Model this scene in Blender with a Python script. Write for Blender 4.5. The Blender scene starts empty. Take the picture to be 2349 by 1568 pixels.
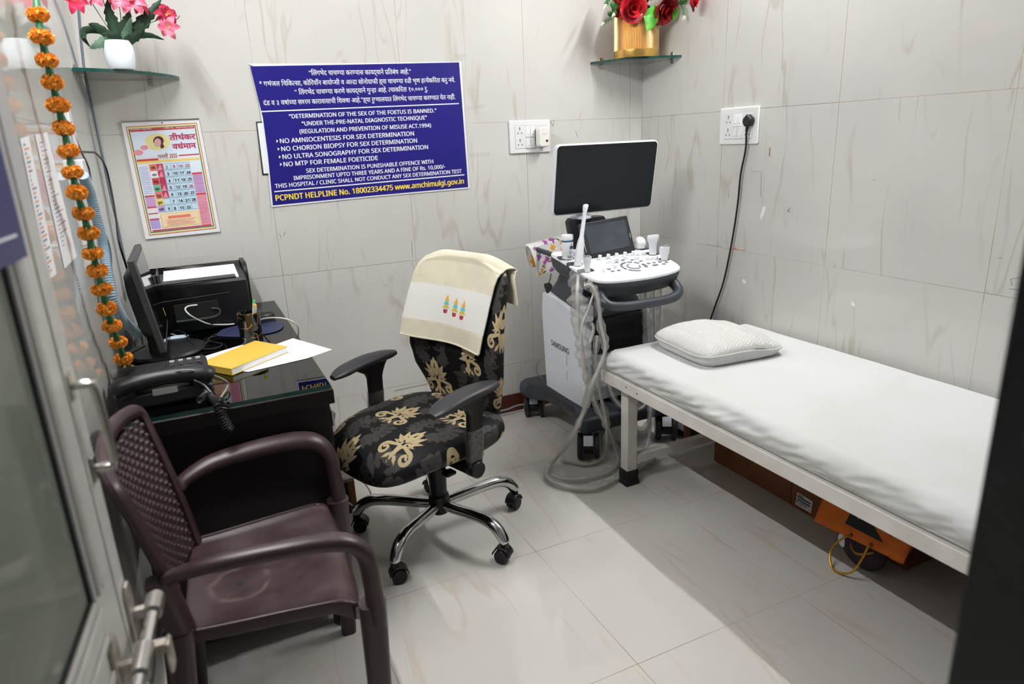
import bpy, math, random
import numpy as np
from mathutils import Matrix, Vector, noise as mnoise

C = bpy.context.scene.collection
scene = bpy.context.scene
rnd = random.Random(7)

# ------------------------------------------------------------------ camera
W, H = 2349, 1568
FPX = 1550.009
RC = np.array([[0.9009282, -0.4319051, -0.0422659], [-0.1607425, -0.2416521, -0.9569567], [0.4031008, 0.8689432, -0.2871367]])
CAM = np.array([0.0, 0.0, 1.38314])
cd = bpy.data.cameras.new('camera')
cam = bpy.data.objects.new('camera', cd)
C.objects.link(cam)
cd.sensor_width = 36.0
cd.lens = FPX * 36.0 / W
cd.clip_start = 0.02
cd.dof.use_dof = True
cd.dof.focus_distance = 2.55
cd.dof.aperture_fstop = 3.2
cam.matrix_world = Matrix((
    (RC[0][0], -RC[1][0], -RC[2][0], CAM[0]),
    (RC[0][1], -RC[1][1], -RC[2][1], CAM[1]),
    (RC[0][2], -RC[1][2], -RC[2][2], CAM[2]),
    (0, 0, 0, 1)))
scene.camera = cam

# measuring: a pixel of the photograph plus one known plane gives a place in the room
def ray(u, v):
    return RC.T @ np.array([(u - W / 2) / FPX, (v - H / 2) / FPX, 1.0])
def PX(u, v, x): r = ray(u, v); return CAM + r * x / r[0]
def PY(u, v, y): r = ray(u, v); return CAM + r * y / r[1]
def PZ(u, v, z): r = ray(u, v); return CAM + r * (z - CAM[2]) / r[2]

# ------------------------------------------------------------------ world, exposure
world = bpy.data.worlds.new('world')
scene.world = world
world.use_nodes = True
bg = world.node_tree.nodes['Background']
bg.inputs[0].default_value = (0.93, 0.96, 1.0, 1)
bg.inputs[1].default_value = 0.15
scene.view_settings.view_transform = 'Standard'
scene.view_settings.look = 'None'
scene.view_settings.gamma = 1
scene.view_settings.use_curve_mapping = False
scene.view_settings.exposure = 0.22
scene.cycles.use_denoising = True
scene.cycles.max_bounces = 10
scene.cycles.transparent_max_bounces = 16
scene.cycles.sample_clamp_indirect = 6.0

TUBE_LEFT = 360.0     # emission strength of the tube lamp on the left wall
TUBE_RIGHT = 415.0    # and on the right wall

XL, XR, YB, YF, ZC = -0.26, 2.204, 3.035, 0.278, 2.75

# ------------------------------------------------------------------ materials
def lin(c):
    c = c / 255.0
    return c / 12.92 if c <= 0.04045 else ((c + 0.055) / 1.055) ** 2.4
def col(r, g, b): return (lin(r), lin(g), lin(b), 1.0)

class NT:
    def __init__(s, name):
        s.m = bpy.data.materials.new(name)
        s.m.use_nodes = True
        s.t = s.m.node_tree
        s.b = s.t.nodes['Principled BSDF']
        s.out = s.t.nodes['Material Output']
    def n(s, kind, **kw):
        x = s.t.nodes.new(kind)
        for k, v in kw.items(): setattr(x, k, v)
        return x
    def l(s, a, b): s.t.links.new(a, b)
    def put(s, sock, v):
        if hasattr(v, 'is_output') or hasattr(v, 'links'): s.l(v, sock)
        else: sock.default_value = v
    def math(s, op, a, b=0.0, c=None, clamp=False):
        x = s.n('ShaderNodeMath', operation=op, use_clamp=clamp)
        s.put(x.inputs[0], a); s.put(x.inputs[1], b)
        if c is not None: s.put(x.inputs[2], c)
        return x.outputs[0]
    def mix(s, f, a, b):
        x = s.n('ShaderNodeMix', data_type='RGBA')
        s.put(x.inputs[0], f); s.put(x.inputs[6], a); s.put(x.inputs[7], b)
        return x.outputs[2]
    def rng(s, v, a, b, c=0.0, d=1.0):
        x = s.n('ShaderNodeMapRange', interpolation_type='SMOOTHSTEP')
        s.put(x.inputs[0], v)
        for i, k in enumerate((a, b, c, d)): x.inputs[i + 1].default_value = k
        return x.outputs[0]
    def coord(s, which='Object'):
        return s.n('ShaderNodeTexCoord').outputs[which]
    def noise(s, vec, scale, detail=2.0, rough=0.5, dist=0.0):
        x = s.n('ShaderNodeTexNoise')
        s.l(vec, x.inputs['Vector'])
        x.inputs['Scale'].default_value = scale
        x.inputs['Detail'].default_value = detail
        x.inputs['Roughness'].default_value = rough
        x.inputs['Distortion'].default_value = dist
        return x.outputs[0]
    def mapping(s, vec, scale=(1, 1, 1), loc=(0, 0, 0), rot=(0, 0, 0)):
        x = s.n('ShaderNodeMapping')
        s.l(vec, x.inputs[0])
        x.inputs['Scale'].default_value = scale
        x.inputs['Location'].default_value = loc
        x.inputs['Rotation'].default_value = rot
        return x.outputs[0]
    def bump(s, h, strength=0.2, dist=0.01):
        x = s.n('ShaderNodeBump')
        x.inputs['Strength'].default_value = strength
        x.inputs['Distance'].default_value = dist
        s.l(h, x.inputs['Height'])
        s.l(x.outputs[0], s.b.inputs['Normal'])

def pm(name, c, rough=0.5, metal=0.0, spec=0.5, var=0.06, scale=18.0, bump=0.0, bscale=120.0,
       trans=0.0, alpha=1.0, coat=0.0, sheen=0.0, ior=1.45, c2=None):
    """procedural principled material: base colour with a little cloudiness, optional fine bump"""
    k = NT(name)
    base = col(*c)
    v = k.coord()
    if var > 0 or c2:
        nz = k.noise(v, scale, 3.0)
        dark = col(*c2) if c2 else tuple(x * (1 - var) for x in base[:3]) + (1,)
        k.l(k.mix(k.rng(nz, 0.3, 0.7), dark, base), k.b.inputs['Base Color'])
    else:
        k.b.inputs['Base Color'].default_value = base
    k.b.inputs['Roughness'].default_value = rough
    k.b.inputs['Metallic'].default_value = metal
    k.b.inputs['Specular IOR Level'].default_value = spec
    k.b.inputs['IOR'].default_value = ior
    k.b.inputs['Transmission Weight'].default_value = trans
    k.b.inputs['Alpha'].default_value = alpha
    k.b.inputs['Coat Weight'].default_value = coat
    k.b.inputs['Sheen Weight'].default_value = sheen
    if bump > 0: k.bump(k.noise(v, bscale, 2.0), bump, 0.002)
    return k.m

def tile_mat(name, ax, base, vein, joint, ja, jb, rough, seed, spec=0.5, size=0.6, dirty=None, veinamt=0.55):
    """polished veined ceramic tiles; ax = the two world axes of the surface, second one along the veins"""
    k = NT(name)
    sep = k.n('ShaderNodeSeparateXYZ'); k.l(k.coord(), sep.inputs[0])
    a, b = sep.outputs['XYZ'.index(ax[0])], sep.outputs['XYZ'.index(ax[1])]
    cb = k.n('ShaderNodeCombineXYZ'); k.l(a, cb.inputs[0]); k.l(b, cb.inputs[1]); cb.inputs[2].default_value = seed
    p = cb.outputs[0]
    # every tile has its own stretch of veins
    ta = k.math('FLOOR', k.math('DIVIDE', k.math('SUBTRACT', a, ja), size))
    tb = k.math('FLOOR', k.math('DIVIDE', k.math('SUBTRACT', b, jb), size))
    cell = k.math('ADD', k.math('MULTIPLY', ta, 3.7), k.math('MULTIPLY', tb, 7.3))
    cb2 = k.n('ShaderNodeCombineXYZ'); k.l(a, cb2.inputs[0]); k.l(b, cb2.inputs[1]); k.l(k.math('ADD', cell, seed), cb2.inputs[2])
    q = cb2.outputs[0]
    n1 = k.noise(k.mapping(q, (4.6, 0.85, 1)), 1.0, 2.5, 0.55, 0.25)
    n2 = k.noise(k.mapping(q, (9.0, 1.3, 1), (3, 1, 0)), 1.0, 2.0, 0.5, 0.3)
    msk = k.rng(k.noise(k.mapping(q, (6, 2.6, 1), (9, 4, 0)), 1.0, 2.0), 0.47, 0.62)
    msk2 = k.rng(k.noise(k.mapping(q, (7, 2.2, 1), (1, 14, 0)), 1.0, 2.0), 0.5, 0.66)
    l1 = k.math('MULTIPLY', k.rng(k.math('ABSOLUTE', k.math('SUBTRACT', n1, 0.5)), 0.0, 0.020, 1, 0), msk)
    l2 = k.math('MULTIPLY', k.rng(k.math('ABSOLUTE', k.math('SUBTRACT', n2, 0.52)), 0.0, 0.022, 1, 0), msk2)
    v = k.math('MULTIPLY', k.math('MAXIMUM', l1, k.math('MULTIPLY', l2, 0.8)), veinamt, clamp=True)
    cloud = k.rng(k.noise(p, 2.2, 3.0), 0.35, 0.7)
    bc = k.mix(cloud, col(*base), tuple(x * 0.95 for x in col(*base)[:3]) + (1,))
    hue = k.mix(k.rng(k.noise(p, 5.0), 0.42, 0.58), col(*vein), tuple(x * 1.05 for x in col(*vein)[:2]) + (col(*vein)[2] * 0.72, 1))
    bc = k.mix(v, bc, hue)
    # joints
    def jl(x, off, w):
        f = k.math('FRACT', k.math('DIVIDE', k.math('SUBTRACT', x, off), size))
        d = k.math('MULTIPLY', k.math('MINIMUM', f, k.math('SUBTRACT', 1.0, f)), size)
        return k.rng(d, w * 0.5, w, 1, 0)
    jm = k.math('MULTIPLY', k.math('MAXIMUM', jl(a, ja, 0.0013), jl(b, jb, 0.0013)),
                k.rng(k.noise(p, 3.1, 2.0), 0.3, 0.6, 0.25, 0.9))
    bc = k.mix(jm, bc, k.mix(k.rng(k.noise(p, 1.3), 0.45, 0.6), col(*joint), col(168, 150, 105)))
    if dirty:
        bc = k.mix(k.math('MULTIPLY', k.rng(k.noise(p, 60.0, 1.0), 0.74, 0.78), 0.6), bc, col(*dirty))
    k.l(bc, k.b.inputs['Base Color'])
    k.b.inputs['Roughness'].default_value = rough
    k.b.inputs['Specular IOR Level'].default_value = spec
    k.bump(k.math('SUBTRACT', k.math('MULTIPLY', k.noise(p, 1.6, 1.0), 0.15), jm), 0.25, 0.002)
    return k.m

def attr_mat(name, ground, layers, rough=0.8, sheen=0.0, bump=0.15, bscale=500.0, var=0.06):
    """woven cloth: each layer is a (float attribute, colour) printed where the attribute is positive"""
    k = NT(name)
    v = k.coord()
    g = col(*ground)
    cur = k.mix(k.rng(k.noise(v, 9.0, 3.0), 0.3, 0.7), g, tuple(x * (1 - var) for x in g[:3]) + (1,))
    for an, c in layers:
        at = k.n('ShaderNodeAttribute', attribute_name=an)
        cur = k.mix(k.rng(at.outputs['Fac'], -0.0006, 0.0006), cur, col(*c))
    k.l(cur, k.b.inputs['Base Color'])
    k.b.inputs['Roughness'].default_value = rough
    k.b.inputs['Sheen Weight'].default_value = sheen
    k.b.inputs['Specular IOR Level'].default_value = 0.25
    if bump: k.bump(k.noise(v, bscale, 2.0), bump, 0.001)
    return k.m

def glass_mat(name, tint, clear, rough=0.02, ior=1.5):
    """thin pane: tinted see-through plus a mirror-like film that grows at grazing angles"""
    k = NT(name)
    t = k.n('ShaderNodeBsdfTransparent'); t.inputs[0].default_value = tuple(x * clear for x in col(*tint)[:3]) + (1,)
    g = k.n('ShaderNodeBsdfGlossy'); g.inputs[1].default_value = rough
    fr = k.n('ShaderNodeFresnel'); fr.inputs[0].default_value = ior
    mx = k.n('ShaderNodeMixShader')
    k.l(fr.outputs[0], mx.inputs[0]); k.l(t.outputs[0], mx.inputs[1]); k.l(g.outputs[0], mx.inputs[2])
    k.l(mx.outputs[0], k.out.inputs[0])
    return k.m

def film_mat(name, tint, amount, rough=0.1):
    """crinkled clear plastic film: mostly see-through, a little milky, with sharp glints on its creases"""
    k = NT(name)
    t = k.n('ShaderNodeBsdfTransparent'); t.inputs[0].default_value = (0.95, 0.95, 0.94, 1)
    d = k.n('ShaderNodeBsdfDiffuse'); d.inputs[0].default_value = col(*tint)
    gl = k.n('ShaderNodeBsdfGlossy'); gl.inputs[1].default_value = rough
    bp = k.n('ShaderNodeBump'); bp.inputs['Strength'].default_value = 1.0; bp.inputs['Distance'].default_value = 0.012
    k.l(k.noise(k.coord(), 38.0, 3.0, 0.6, 1.2), bp.inputs['Height']); k.l(bp.outputs[0], gl.inputs['Normal'])
    lw = k.n('ShaderNodeLayerWeight'); lw.inputs[0].default_value = 0.3; k.l(bp.outputs[0], lw.inputs['Normal'])
    m1 = k.n('ShaderNodeMixShader'); m1.inputs[0].default_value = amount * 0.34
    k.l(t.outputs[0], m1.inputs[1]); k.l(d.outputs[0], m1.inputs[2])
    m2 = k.n('ShaderNodeMixShader'); k.l(k.math('MULTIPLY_ADD', lw.outputs['Facing'], 0.45, 0.05, True), m2.inputs[0])
    k.l(m1.outputs[0], m2.inputs[1]); k.l(gl.outputs[0], m2.inputs[2]); k.l(m2.outputs[0], k.out.inputs[0])
    return k.m

def dusty_glass_mat(name, c, haze):
    """old tinted pane: see-through, with a dull film of dust and a mirror-like surface"""
    k = NT(name)
    t = k.n('ShaderNodeBsdfTransparent'); t.inputs[0].default_value = (0.62, 0.66, 0.60, 1)
    k.b.inputs['Base Color'].default_value = col(*c); k.b.inputs['Roughness'].default_value = 0.06
    k.b.inputs['Specular IOR Level'].default_value = 0.5
    mx = k.n('ShaderNodeMixShader')
    k.l(k.rng(k.noise(k.coord(), 3.0, 3.0), 0.3, 0.7, haze * 0.85, haze * 1.15), mx.inputs[0])
    k.l(t.outputs[0], mx.inputs[1]); k.l(k.b.outputs[0], mx.inputs[2]); k.l(mx.outputs[0], k.out.inputs[0])
    return k.m

def emit_mat(name, c, strength):
    k = NT(name)
    e = k.n('ShaderNodeEmission'); e.inputs[0].default_value = c; e.inputs[1].default_value = strength
    k.l(e.outputs[0], k.out.inputs[0])
    return k.m

# ------------------------------------------------------------------ mesh building
def spl(pts, n=8, closed=False):
    """Catmull-Rom through the points"""
    P = [np.array(p, float) for p in pts]
    m = len(P); out = []
    rngs = range(m if closed else m - 1)
    for i in rngs:
        p0 = P[(i - 1) % m] if (closed or i > 0) else 2 * P[0] - P[1]
        p1, p2 = P[i], P[(i + 1) % m]
        p3 = P[(i + 2) % m] if (closed or i + 2 < m) else 2 * P[-1] - P[-2]
        for k in range(n):
            t = k / n
            out.append(0.5 * ((2 * p1) + (-p0 + p2) * t + (2 * p0 - 5 * p1 + 4 * p2 - p3) * t * t + (-p0 + 3 * p1 - 3 * p2 + p3) * t ** 3))
    if not closed: out.append(P[-1])
    return out

class G:
    def __init__(s):
        s.v, s.f, s.mi, s.M, s.cur = [], [], [], Matrix.Identity(4), 0
    def at(s, x=0, y=0, z=0, rx=0, ry=0, rz=0, sc=1.0):
        s.M = Matrix.Translation((x, y, z)) @ Matrix.Rotation(rz, 4, 'Z') @ Matrix.Rotation(ry, 4, 'Y') @ Matrix.Rotation(rx, 4, 'X') @ Matrix.Scale(sc, 4)
        return s
    def frame(s, o, ex, ey, ez):
        s.M = Matrix(((ex[0], ey[0], ez[0], o[0]), (ex[1], ey[1], ez[1], o[1]), (ex[2], ey[2], ez[2], o[2]), (0, 0, 0, 1)))
        return s
    def add(s, vs, fs):
        b = len(s.v)
        s.v += [tuple(s.M @ Vector(tuple(float(c) for c in p))) for p in vs]
        for f in fs:
            s.f.append([b + i for i in f]); s.mi.append(s.cur)
        return s
    def box(s, x0, x1, y0, y1, z0, z1):
        return s.add([(x0, y0, z0), (x1, y0, z0), (x1, y1, z0), (x0, y1, z0), (x0, y0, z1), (x1, y0, z1), (x1, y1, z1), (x0, y1, z1)],
                     [(3, 2, 1, 0), (4, 5, 6, 7), (0, 1, 5, 4), (1, 2, 6, 5), (2, 3, 7, 6), (3, 0, 4, 7)])
    def quad(s, a, b, c, d): return s.add([a, b, c, d], [(0, 1, 2, 3)])
    def prism(s, poly, z0, z1):
        n = len(poly)
        vs = [(p[0], p[1], z0) for p in poly] + [(p[0], p[1], z1) for p in poly]
        fs = [tuple(range(n - 1, -1, -1)), tuple(range(n, 2 * n))] + [(i, (i + 1) % n, n + (i + 1) % n, n + i) for i in range(n)]
        return s.add(vs, fs)
    def loft(s, rings, caps=True, closed=False):
        n = len(rings[0]); vs = [p for r in rings for p in r]; fs = []
        m = len(rings)
        for i in range(m if closed else m - 1):
            j = (i + 1) % m
            for k in range(n):
                fs.append((i * n + k, i * n + (k + 1) % n, j * n + (k + 1) % n, j * n + k))
        if caps and not closed:
            fs.append(tuple(range(n - 1, -1, -1))); fs.append(tuple((m - 1) * n + k for k in range(n)))
        return s.add(vs, fs)
    def tube(s, pts, r, n=10, closed=False, caps=True, flat=None, up=None):
        P = [Vector(tuple(float(c) for c in p)) for p in pts]
        m = len(P)
        rr = r if hasattr(r, '__len__') else [r] * m
        if len(rr) != m: rr = list(np.interp(np.linspace(0, 1, m), np.linspace(0, 1, len(rr)), rr))
        T = []
        for i in range(m):
            a = P[(i - 1) % m] if (closed or i > 0) else P[i]
            b = P[(i + 1) % m] if (closed or i < m - 1) else P[i]
            t = (b - a)
            T.append(t.normalized() if t.length > 1e-9 else Vector((0, 0, 1)))
        u = Vector(up) if up else (Vector((0, 0, 1)) if abs(T[0].z) < 0.9 else Vector((1, 0, 0)))
        nrm = (u - T[0] * u.dot(T[0])).normalized()
        rings = []
        for i in range(m):
            if up:
                nrm = (Vector(up) - T[i] * Vector(up).dot(T[i]))
                nrm = nrm.normalized() if nrm.length > 1e-6 else Vector((1, 0, 0))
            else:
                nrm = (nrm - T[i] * nrm.dot(T[i])).normalized()
            bn = T[i].cross(nrm)
            fl = flat if flat else 1.0
            rings.append([P[i] + nrm * (math.cos(2 * math.pi * k / n) * rr[i] * fl) + bn * (math.sin(2 * math.pi * k / n) * rr[i]) for k in range(n)])
        return s.loft(rings, caps and not closed, closed)
    def lathe(s, prof, n=32, caps=True):
        rings = [[(r * math.cos(2 * math.pi * k / n), r * math.sin(2 * math.pi * k / n), z) for k in range(n)] for r, z in prof]
        return s.loft(rings, caps)
    def surf(s, fn, nu, nv, wrap_u=False, flip=False):
        vs = [fn(i / nu, j / nv) for j in range(nv + 1) for i in range(nu if wrap_u else nu + 1)]
        w = nu if wrap_u else nu + 1
        fs = []
        for j in range(nv):
            for i in range(nu):
                a, b = j * w + i, j * w + (i + 1) % w
                q = (a, b, b + w, a + w)
                fs.append(q[::-1] if flip else q)
        return s.add(vs, fs)
    def sphere(s, c, r, nu=18, nv=10):
        r = r if hasattr(r, '__len__') else (r, r, r)
        return s.surf(lambda u, v: (c[0] + r[0] * math.cos(2 * math.pi * u) * math.sin(math.pi * v), c[1] + r[1] * math.sin(2 * math.pi * u) * math.sin(math.pi * v), c[2] - r[2] * math.cos(math.pi * v)), nu, nv, True)

def rrect(w, d, r, n=5, cx=0, cy=0):
    out = []
    for (sx, sy, a0) in ((1, 1, 0), (-1, 1, 90), (-1, -1, 180), (1, -1, 270)):
        for k in range(n + 1):
            a = math.radians(a0 + 90 * k / n)
            out.append((cx + sx * (w / 2 - r) + r * math.cos(a), cy + sy * (d / 2 - r) + r * math.sin(a)))
    return out

def obj(name, g, mat, parent=None, smooth=40, bevel=0.0, seg=2, subsurf=0, solid=0.0, attrs=None, label=None, loc=None, rz=None):
    me = bpy.data.meshes.new(name)
    me.from_pydata(g.v, [], g.f)
    mats = mat if isinstance(mat, (list, tuple)) else [mat]
    for m in mats: me.materials.append(m)
    if len(mats) > 1: me.polygons.foreach_set('material_index', g.mi)
    if attrs:
        for an, arr in attrs.items():
            at = me.attributes.new(an, 'FLOAT', 'POINT'); at.data.foreach_set('value', np.asarray(arr, np.float32))
    me.update()
    if smooth:
        me.polygons.foreach_set('use_smooth', [True] * len(me.polygons))
        me.set_sharp_from_angle(angle=math.radians(smooth))
    o = bpy.data.objects.new(name, me)
    C.objects.link(o)
    if parent: o.parent = parent
    if solid:
        m = o.modifiers.new('solid', 'SOLIDIFY'); m.thickness = solid; m.offset = 0
    if bevel:
        m = o.modifiers.new('bevel', 'BEVEL'); m.width = bevel; m.segments = seg; m.limit_method = 'ANGLE'; m.angle_limit = math.radians(50)
    if subsurf:
        m = o.modifiers.new('sub', 'SUBSURF'); m.levels = subsurf; m.render_levels = subsurf
    if label: o['label'] = label
    if loc is not None: o.location = loc
    if rz is not None: o.rotation_euler = (0, 0, rz)
    return o

def thing(name, label, cat, loc=(0, 0, 0), rz=0.0, group=None):
    o = bpy.data.objects.new(name, None); C.objects.link(o)
    o.empty_display_size = 0.05
    o.location = tuple(float(x) for x in loc); o.rotation_euler = (0, 0, rz)
    return tag(o, label, cat, group)
def tag(o, label, cat, group=None):
    o['label'] = label; o['category'] = cat
    if group: o['group'] = group
    return o
def struct(o):
    o['kind'] = 'structure'; return o

# ------------------------------------------------------------------ lettering
FONT = None
try:
    import os
    fd = bpy.utils.system_resource('DATAFILES', path='fonts')
    FONT = bpy.data.fonts.load(os.path.join(fd, 'NotoSansHebrew-Regular.woff2'))
except Exception:
    FONT = None
_tc = {}
def raw_text(s, bold=0):
    """outline of a string at size 1 as (verts, faces, width)"""
    key = s
    if key in _tc: return _tc[key]
    def mesh(body):
        cu = bpy.data.curves.new('tmp', 'FONT'); cu.body = body; cu.size = 1.0; cu.resolution_u = 3
        if FONT and not any('\u0900' <= ch <= '\u097f' for ch in body[:max(1, len(s))]): cu.font = FONT
        o = bpy.data.objects.new('tmp', cu)
        me = bpy.data.meshes.new_from_object(o)
        vs = [tuple(v.co) for v in me.vertices]; fs = [tuple(p.vertices) for p in me.polygons]
        bpy.data.objects.remove(o); bpy.data.curves.remove(cu); bpy.data.meshes.remove(me)
        return vs, fs
    vs, fs = mesh(s)
    end = 'न' if any('\u0900' <= ch <= '\u097f' for ch in s) else 'H'
    tail, _ = mesh(s + end); one, _ = mesh(end)
    adv = (max(v[0] for v in tail) - max(v[0] for v in one)) if tail else 0.3
    _tc[key] = (vs, fs, adv)
    return _tc[key]

def clip_right(vs, fs, xmax):
    """keep the part of an outline left of xmax (half form of a Devanagari consonant)"""
    V, F = [], []
    for f in fs:
        poly = [vs[i] for i in f]; out = []
        for i in range(len(poly)):
            a, b = poly[i], poly[(i + 1) % len(poly)]
            ina, inb = a[0] <= xmax, b[0] <= xmax
            if ina: out.append(a)
            if ina != inb:
                t = (xmax - a[0]) / (b[0] - a[0]); out.append((xmax, a[1] + t * (b[1] - a[1]), 0))
        if len(out) >= 3:
            F.append(tuple(range(len(V), len(V) + len(out)))); V += out
    return V, F

def layout(s, bold):
    """Plain text, with Devanagari marks: {x} half form, ^ reph over the last glyph, ~ slanting rakar stroke, <x> small joined glyph"""
    V, F, x = [], [], 0.0
    toks = []
    j = 0
    while j < len(s):                       # the short-i sign is drawn before its consonant cluster
        if s[j] in '{<':
            e = s.index('}' if s[j] == '{' else '>', j); toks.append(s[j:e + 1]); j = e + 1
        else: toks.append(s[j]); j += 1
    for k, tk in enumerate(toks):
        if tk == 'ि':
            m = k - 1
            while m > 0 and (toks[m] in '~^्' or toks[m - 1].startswith('{') or toks[m - 1] == '्'): m -= 1
            toks.insert(m, toks.pop(k))
    s = ''.join(toks)
    def put(vs, fs, dx, sc=1.0, dy=0.0):
        b = len(V)
        V.extend((p[0] * sc + dx, p[1] * sc + dy, 0) for p in vs); F.extend(tuple(b + i for i in f) for f in fs)
    i, buf = 0, ''
    def flush():
        nonlocal buf, x
        if buf:
            vs, fs, a = raw_text(buf, bold); put(vs, fs, x); x += a; buf = ''
    while i < len(s):
        c = s[i]
        if c == '{':
            flush(); j = s.index('}', i); vs, fs, a = raw_text(s[i + 1:j], bold)
            cut = a - 0.175 if s[i + 1:j] not in 'कफ' else a - 0.13
            vs, fs = clip_right(vs, fs, cut); put(vs, fs, x); x += cut; i = j + 1; continue
        if c == '<':
            flush(); j = s.index('>', i); vs, fs, a = raw_text(s[i + 1:j], bold)
            put(vs, fs, x - 0.12, 0.72, -0.12); x += a * 0.72 - 0.1; i = j + 1; continue
        if c == '^':
            flush(); w = 0.035
            put([(-0.16, 0.66, 0), (-0.10, 0.84, 0), (-0.02, 0.80, 0), (-0.02, 0.80 - 2 * w, 0), (-0.09, 0.84 - 2 * w, 0), (-0.12, 0.66, 0)], [(0, 1, 4, 5), (1, 2, 3, 4)], x - 0.05)
            i += 1; continue
        if c == '~':
            flush()
            put([(-0.14, 0.26, 0), (-0.14, 0.17, 0), (-0.36, 0.0, 0), (-0.40, 0.06, 0)], [(0, 3, 2, 1)], x)
            i += 1; continue
        buf += c; i += 1
    flush()
    return V, F, x

_cap = {}
def capheight(s):
    c = 'न' if any('\u0900' <= ch <= '\u097f' for ch in s) else 'H'
    if c not in _cap: _cap[c] = max(v[1] for v in raw_text(c)[0])
    return _cap[c]

def write(g, s, a, b, size, nrm, bold=0.0, fit=True):
    """text along the 3-D baseline a->b with capitals of the given height, standing proud along nrm"""
    size = size / capheight(s)
    V, F, w = layout(s, bold)
    if not V: return
    a, b, nrm = Vector(tuple(a)), Vector(tuple(b)), Vector(nrm)
    ex = (b - a); L = ex.length; ex.normalize(); ey = nrm.cross(ex).normalized()
    x0 = min(p[0] for p in V); x1 = max(p[0] for p in V)
    sx = L / (x1 - x0) if fit else size
    old = g.M; g.M = Matrix.Identity(4)
    steps = [(0, 0)] if bold <= 0 else [(-bold, 0), (bold, 0), (0, -bold * 0.6), (0, bold * 0.6)]
    for k, (bx, by) in enumerate(steps):
        g.add([a + ex * ((p[0] - x0) * sx + bx * size) + ey * ((p[1] + by) * size) + nrm * (k * 0.00002) for p in V], F)
    g.M = old

# ------------------------------------------------------------------ palette
M = {}
M['wall_xz'] = tile_mat('wall_tile_back', 'XZ', (213, 211, 206), (160, 148, 130), (128, 124, 116), 0.331, 0.261, 0.05, 2.0, veinamt=0.34, spec=0.4)
M['wall_yz'] = tile_mat('wall_tile_side', 'YZ', (209, 208, 203), (156, 144, 128), (120, 116, 108), 0.033, 0.261, 0.05, 5.0, veinamt=0.34, spec=0.4)
M['floor'] = tile_mat('floor_tile', 'XY', (212, 208, 202), (188, 164, 142), (120, 112, 98), 0.910, 0.041, 0.05, 8.0, veinamt=0.3, spec=0.4)
M['ceiling'] = pm('ceiling_paint', (150, 148, 145), 0.8, var=0.03)
M['front'] = pm('grey_painted_wall', (112, 110, 106), 0.7, var=0.05)
M['skirt'] = pm('brown_skirting_tile', (96, 44, 30), 0.3, var=0.25, scale=30, c2=(70, 30, 22))
M['granite'] = pm('black_granite', (17, 21, 21), 0.3, var=0.4, scale=60)
M['alu'] = pm('aluminium_section', (206, 204, 199), 0.36, 0.12, var=0.10, scale=25)
M['rubber'] = pm('black_rubber', (22, 22, 22), 0.6)
M['doorglass'] = dusty_glass_mat('dusty_tinted_door_glass', (150, 156, 144), 0.62)
M['chrome'] = pm('chrome', (205, 205, 205), 0.09, 1.0, var=0.02)
M['steel'] = pm('brushed_steel', (180, 178, 172), 0.28, 1.0, var=0.1)
M['rust'] = pm('worn_steel', (196, 192, 184), 0.35, 0.6, c2=(150, 136, 120), scale=40)
M['white_pl'] = pm('white_plastic', (236, 237, 236), 0.28, var=0.01)
M['black_pl'] = pm('black_plastic', (24, 24, 26), 0.42, var=0.15)
M['dark_hole'] = pm('dark_socket_hole', (22, 20, 20), 0.6)
M['paper'] = pm('white_paper', (238, 240, 243), 0.7, var=0.015)
M['navy'] = pm('printed_navy_vinyl', (33, 28, 122), 0.35, spec=0.4, var=0.1, scale=6)
M['navy_d'] = pm('printed_dark_blue_vinyl', (24, 28, 96), 0.4, var=0.1)
M['ink_w'] = pm('white_ink', (240, 240, 246), 0.5, var=0.0)
M['ink_y'] = pm('yellow_ink', (250, 222, 72), 0.5, var=0.0)
M['lamp_body'] = pm('white_lamp_housing', (235, 235, 232), 0.4)
M['tubeL'] = emit_mat('tube_light_left', (0.985, 0.99, 1.0, 1), TUBE_LEFT)
M['tubeR'] = emit_mat('tube_light_right', (0.985, 0.99, 1.0, 1), TUBE_RIGHT)

# ------------------------------------------------------------------ the room
g = G(); g.box(-1.6, XR + 0.12, -2.2, YB + 0.12, -0.1, 0.0)
struct(obj('floor', g, M['floor'], smooth=0))
g = G(); g.box(XL - 0.12, XR + 0.12, YB, YB + 0.12, 0.0, ZC)
wall_back = struct(obj('wall_back', g, M['wall_xz'], smooth=0))
g = G(); g.box(XL - 0.12, XL, YF - 0.13, YB, 0.0, ZC)
wall_left = struct(obj('wall_left', g, M['wall_yz'], smooth=0))
g = G(); g.box(XR, XR + 0.12, YF - 0.13, YB, 0.0, ZC)
wall_right = struct(obj('wall_right', g, M['wall_yz'], smooth=0))
JX = 0.555
g = G(); g.box(JX + 0.03, XR, YF - 0.13, YF, 0.0, ZC); g.box(XL, JX + 0.03, YF - 0.13, YF, 2.15, ZC)
struct(obj('wall_front', g, M['front'], smooth=0))
g = G(); g.box(JX, JX + 0.03, YF - 0.16, YF + 0.012, 0.0, 2.12); g.box(XL, JX + 0.03, YF - 0.16, YF + 0.012, 2.12, 2.15)
struct(obj('trim_1', g, M['granite'], smooth=0, bevel=0.004))
g = G(); g.box(XL - 0.12, XR + 0.12, YF - 0.13, YB + 0.12, ZC, ZC + 0.1)
struct(obj('ceiling', g, M['ceiling'], smooth=0))
g = G(); g.box(XL, XR, YB - 0.008, YB, 0.0, 0.095)
struct(obj('baseboard_back', g, M['skirt'], smooth=0))
g = G(); g.box(XR - 0.008, XR, YF, YB - 0.008, 0.0, 0.095)
struct(obj('baseboard_right', g, M['skirt'], smooth=0))

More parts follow.
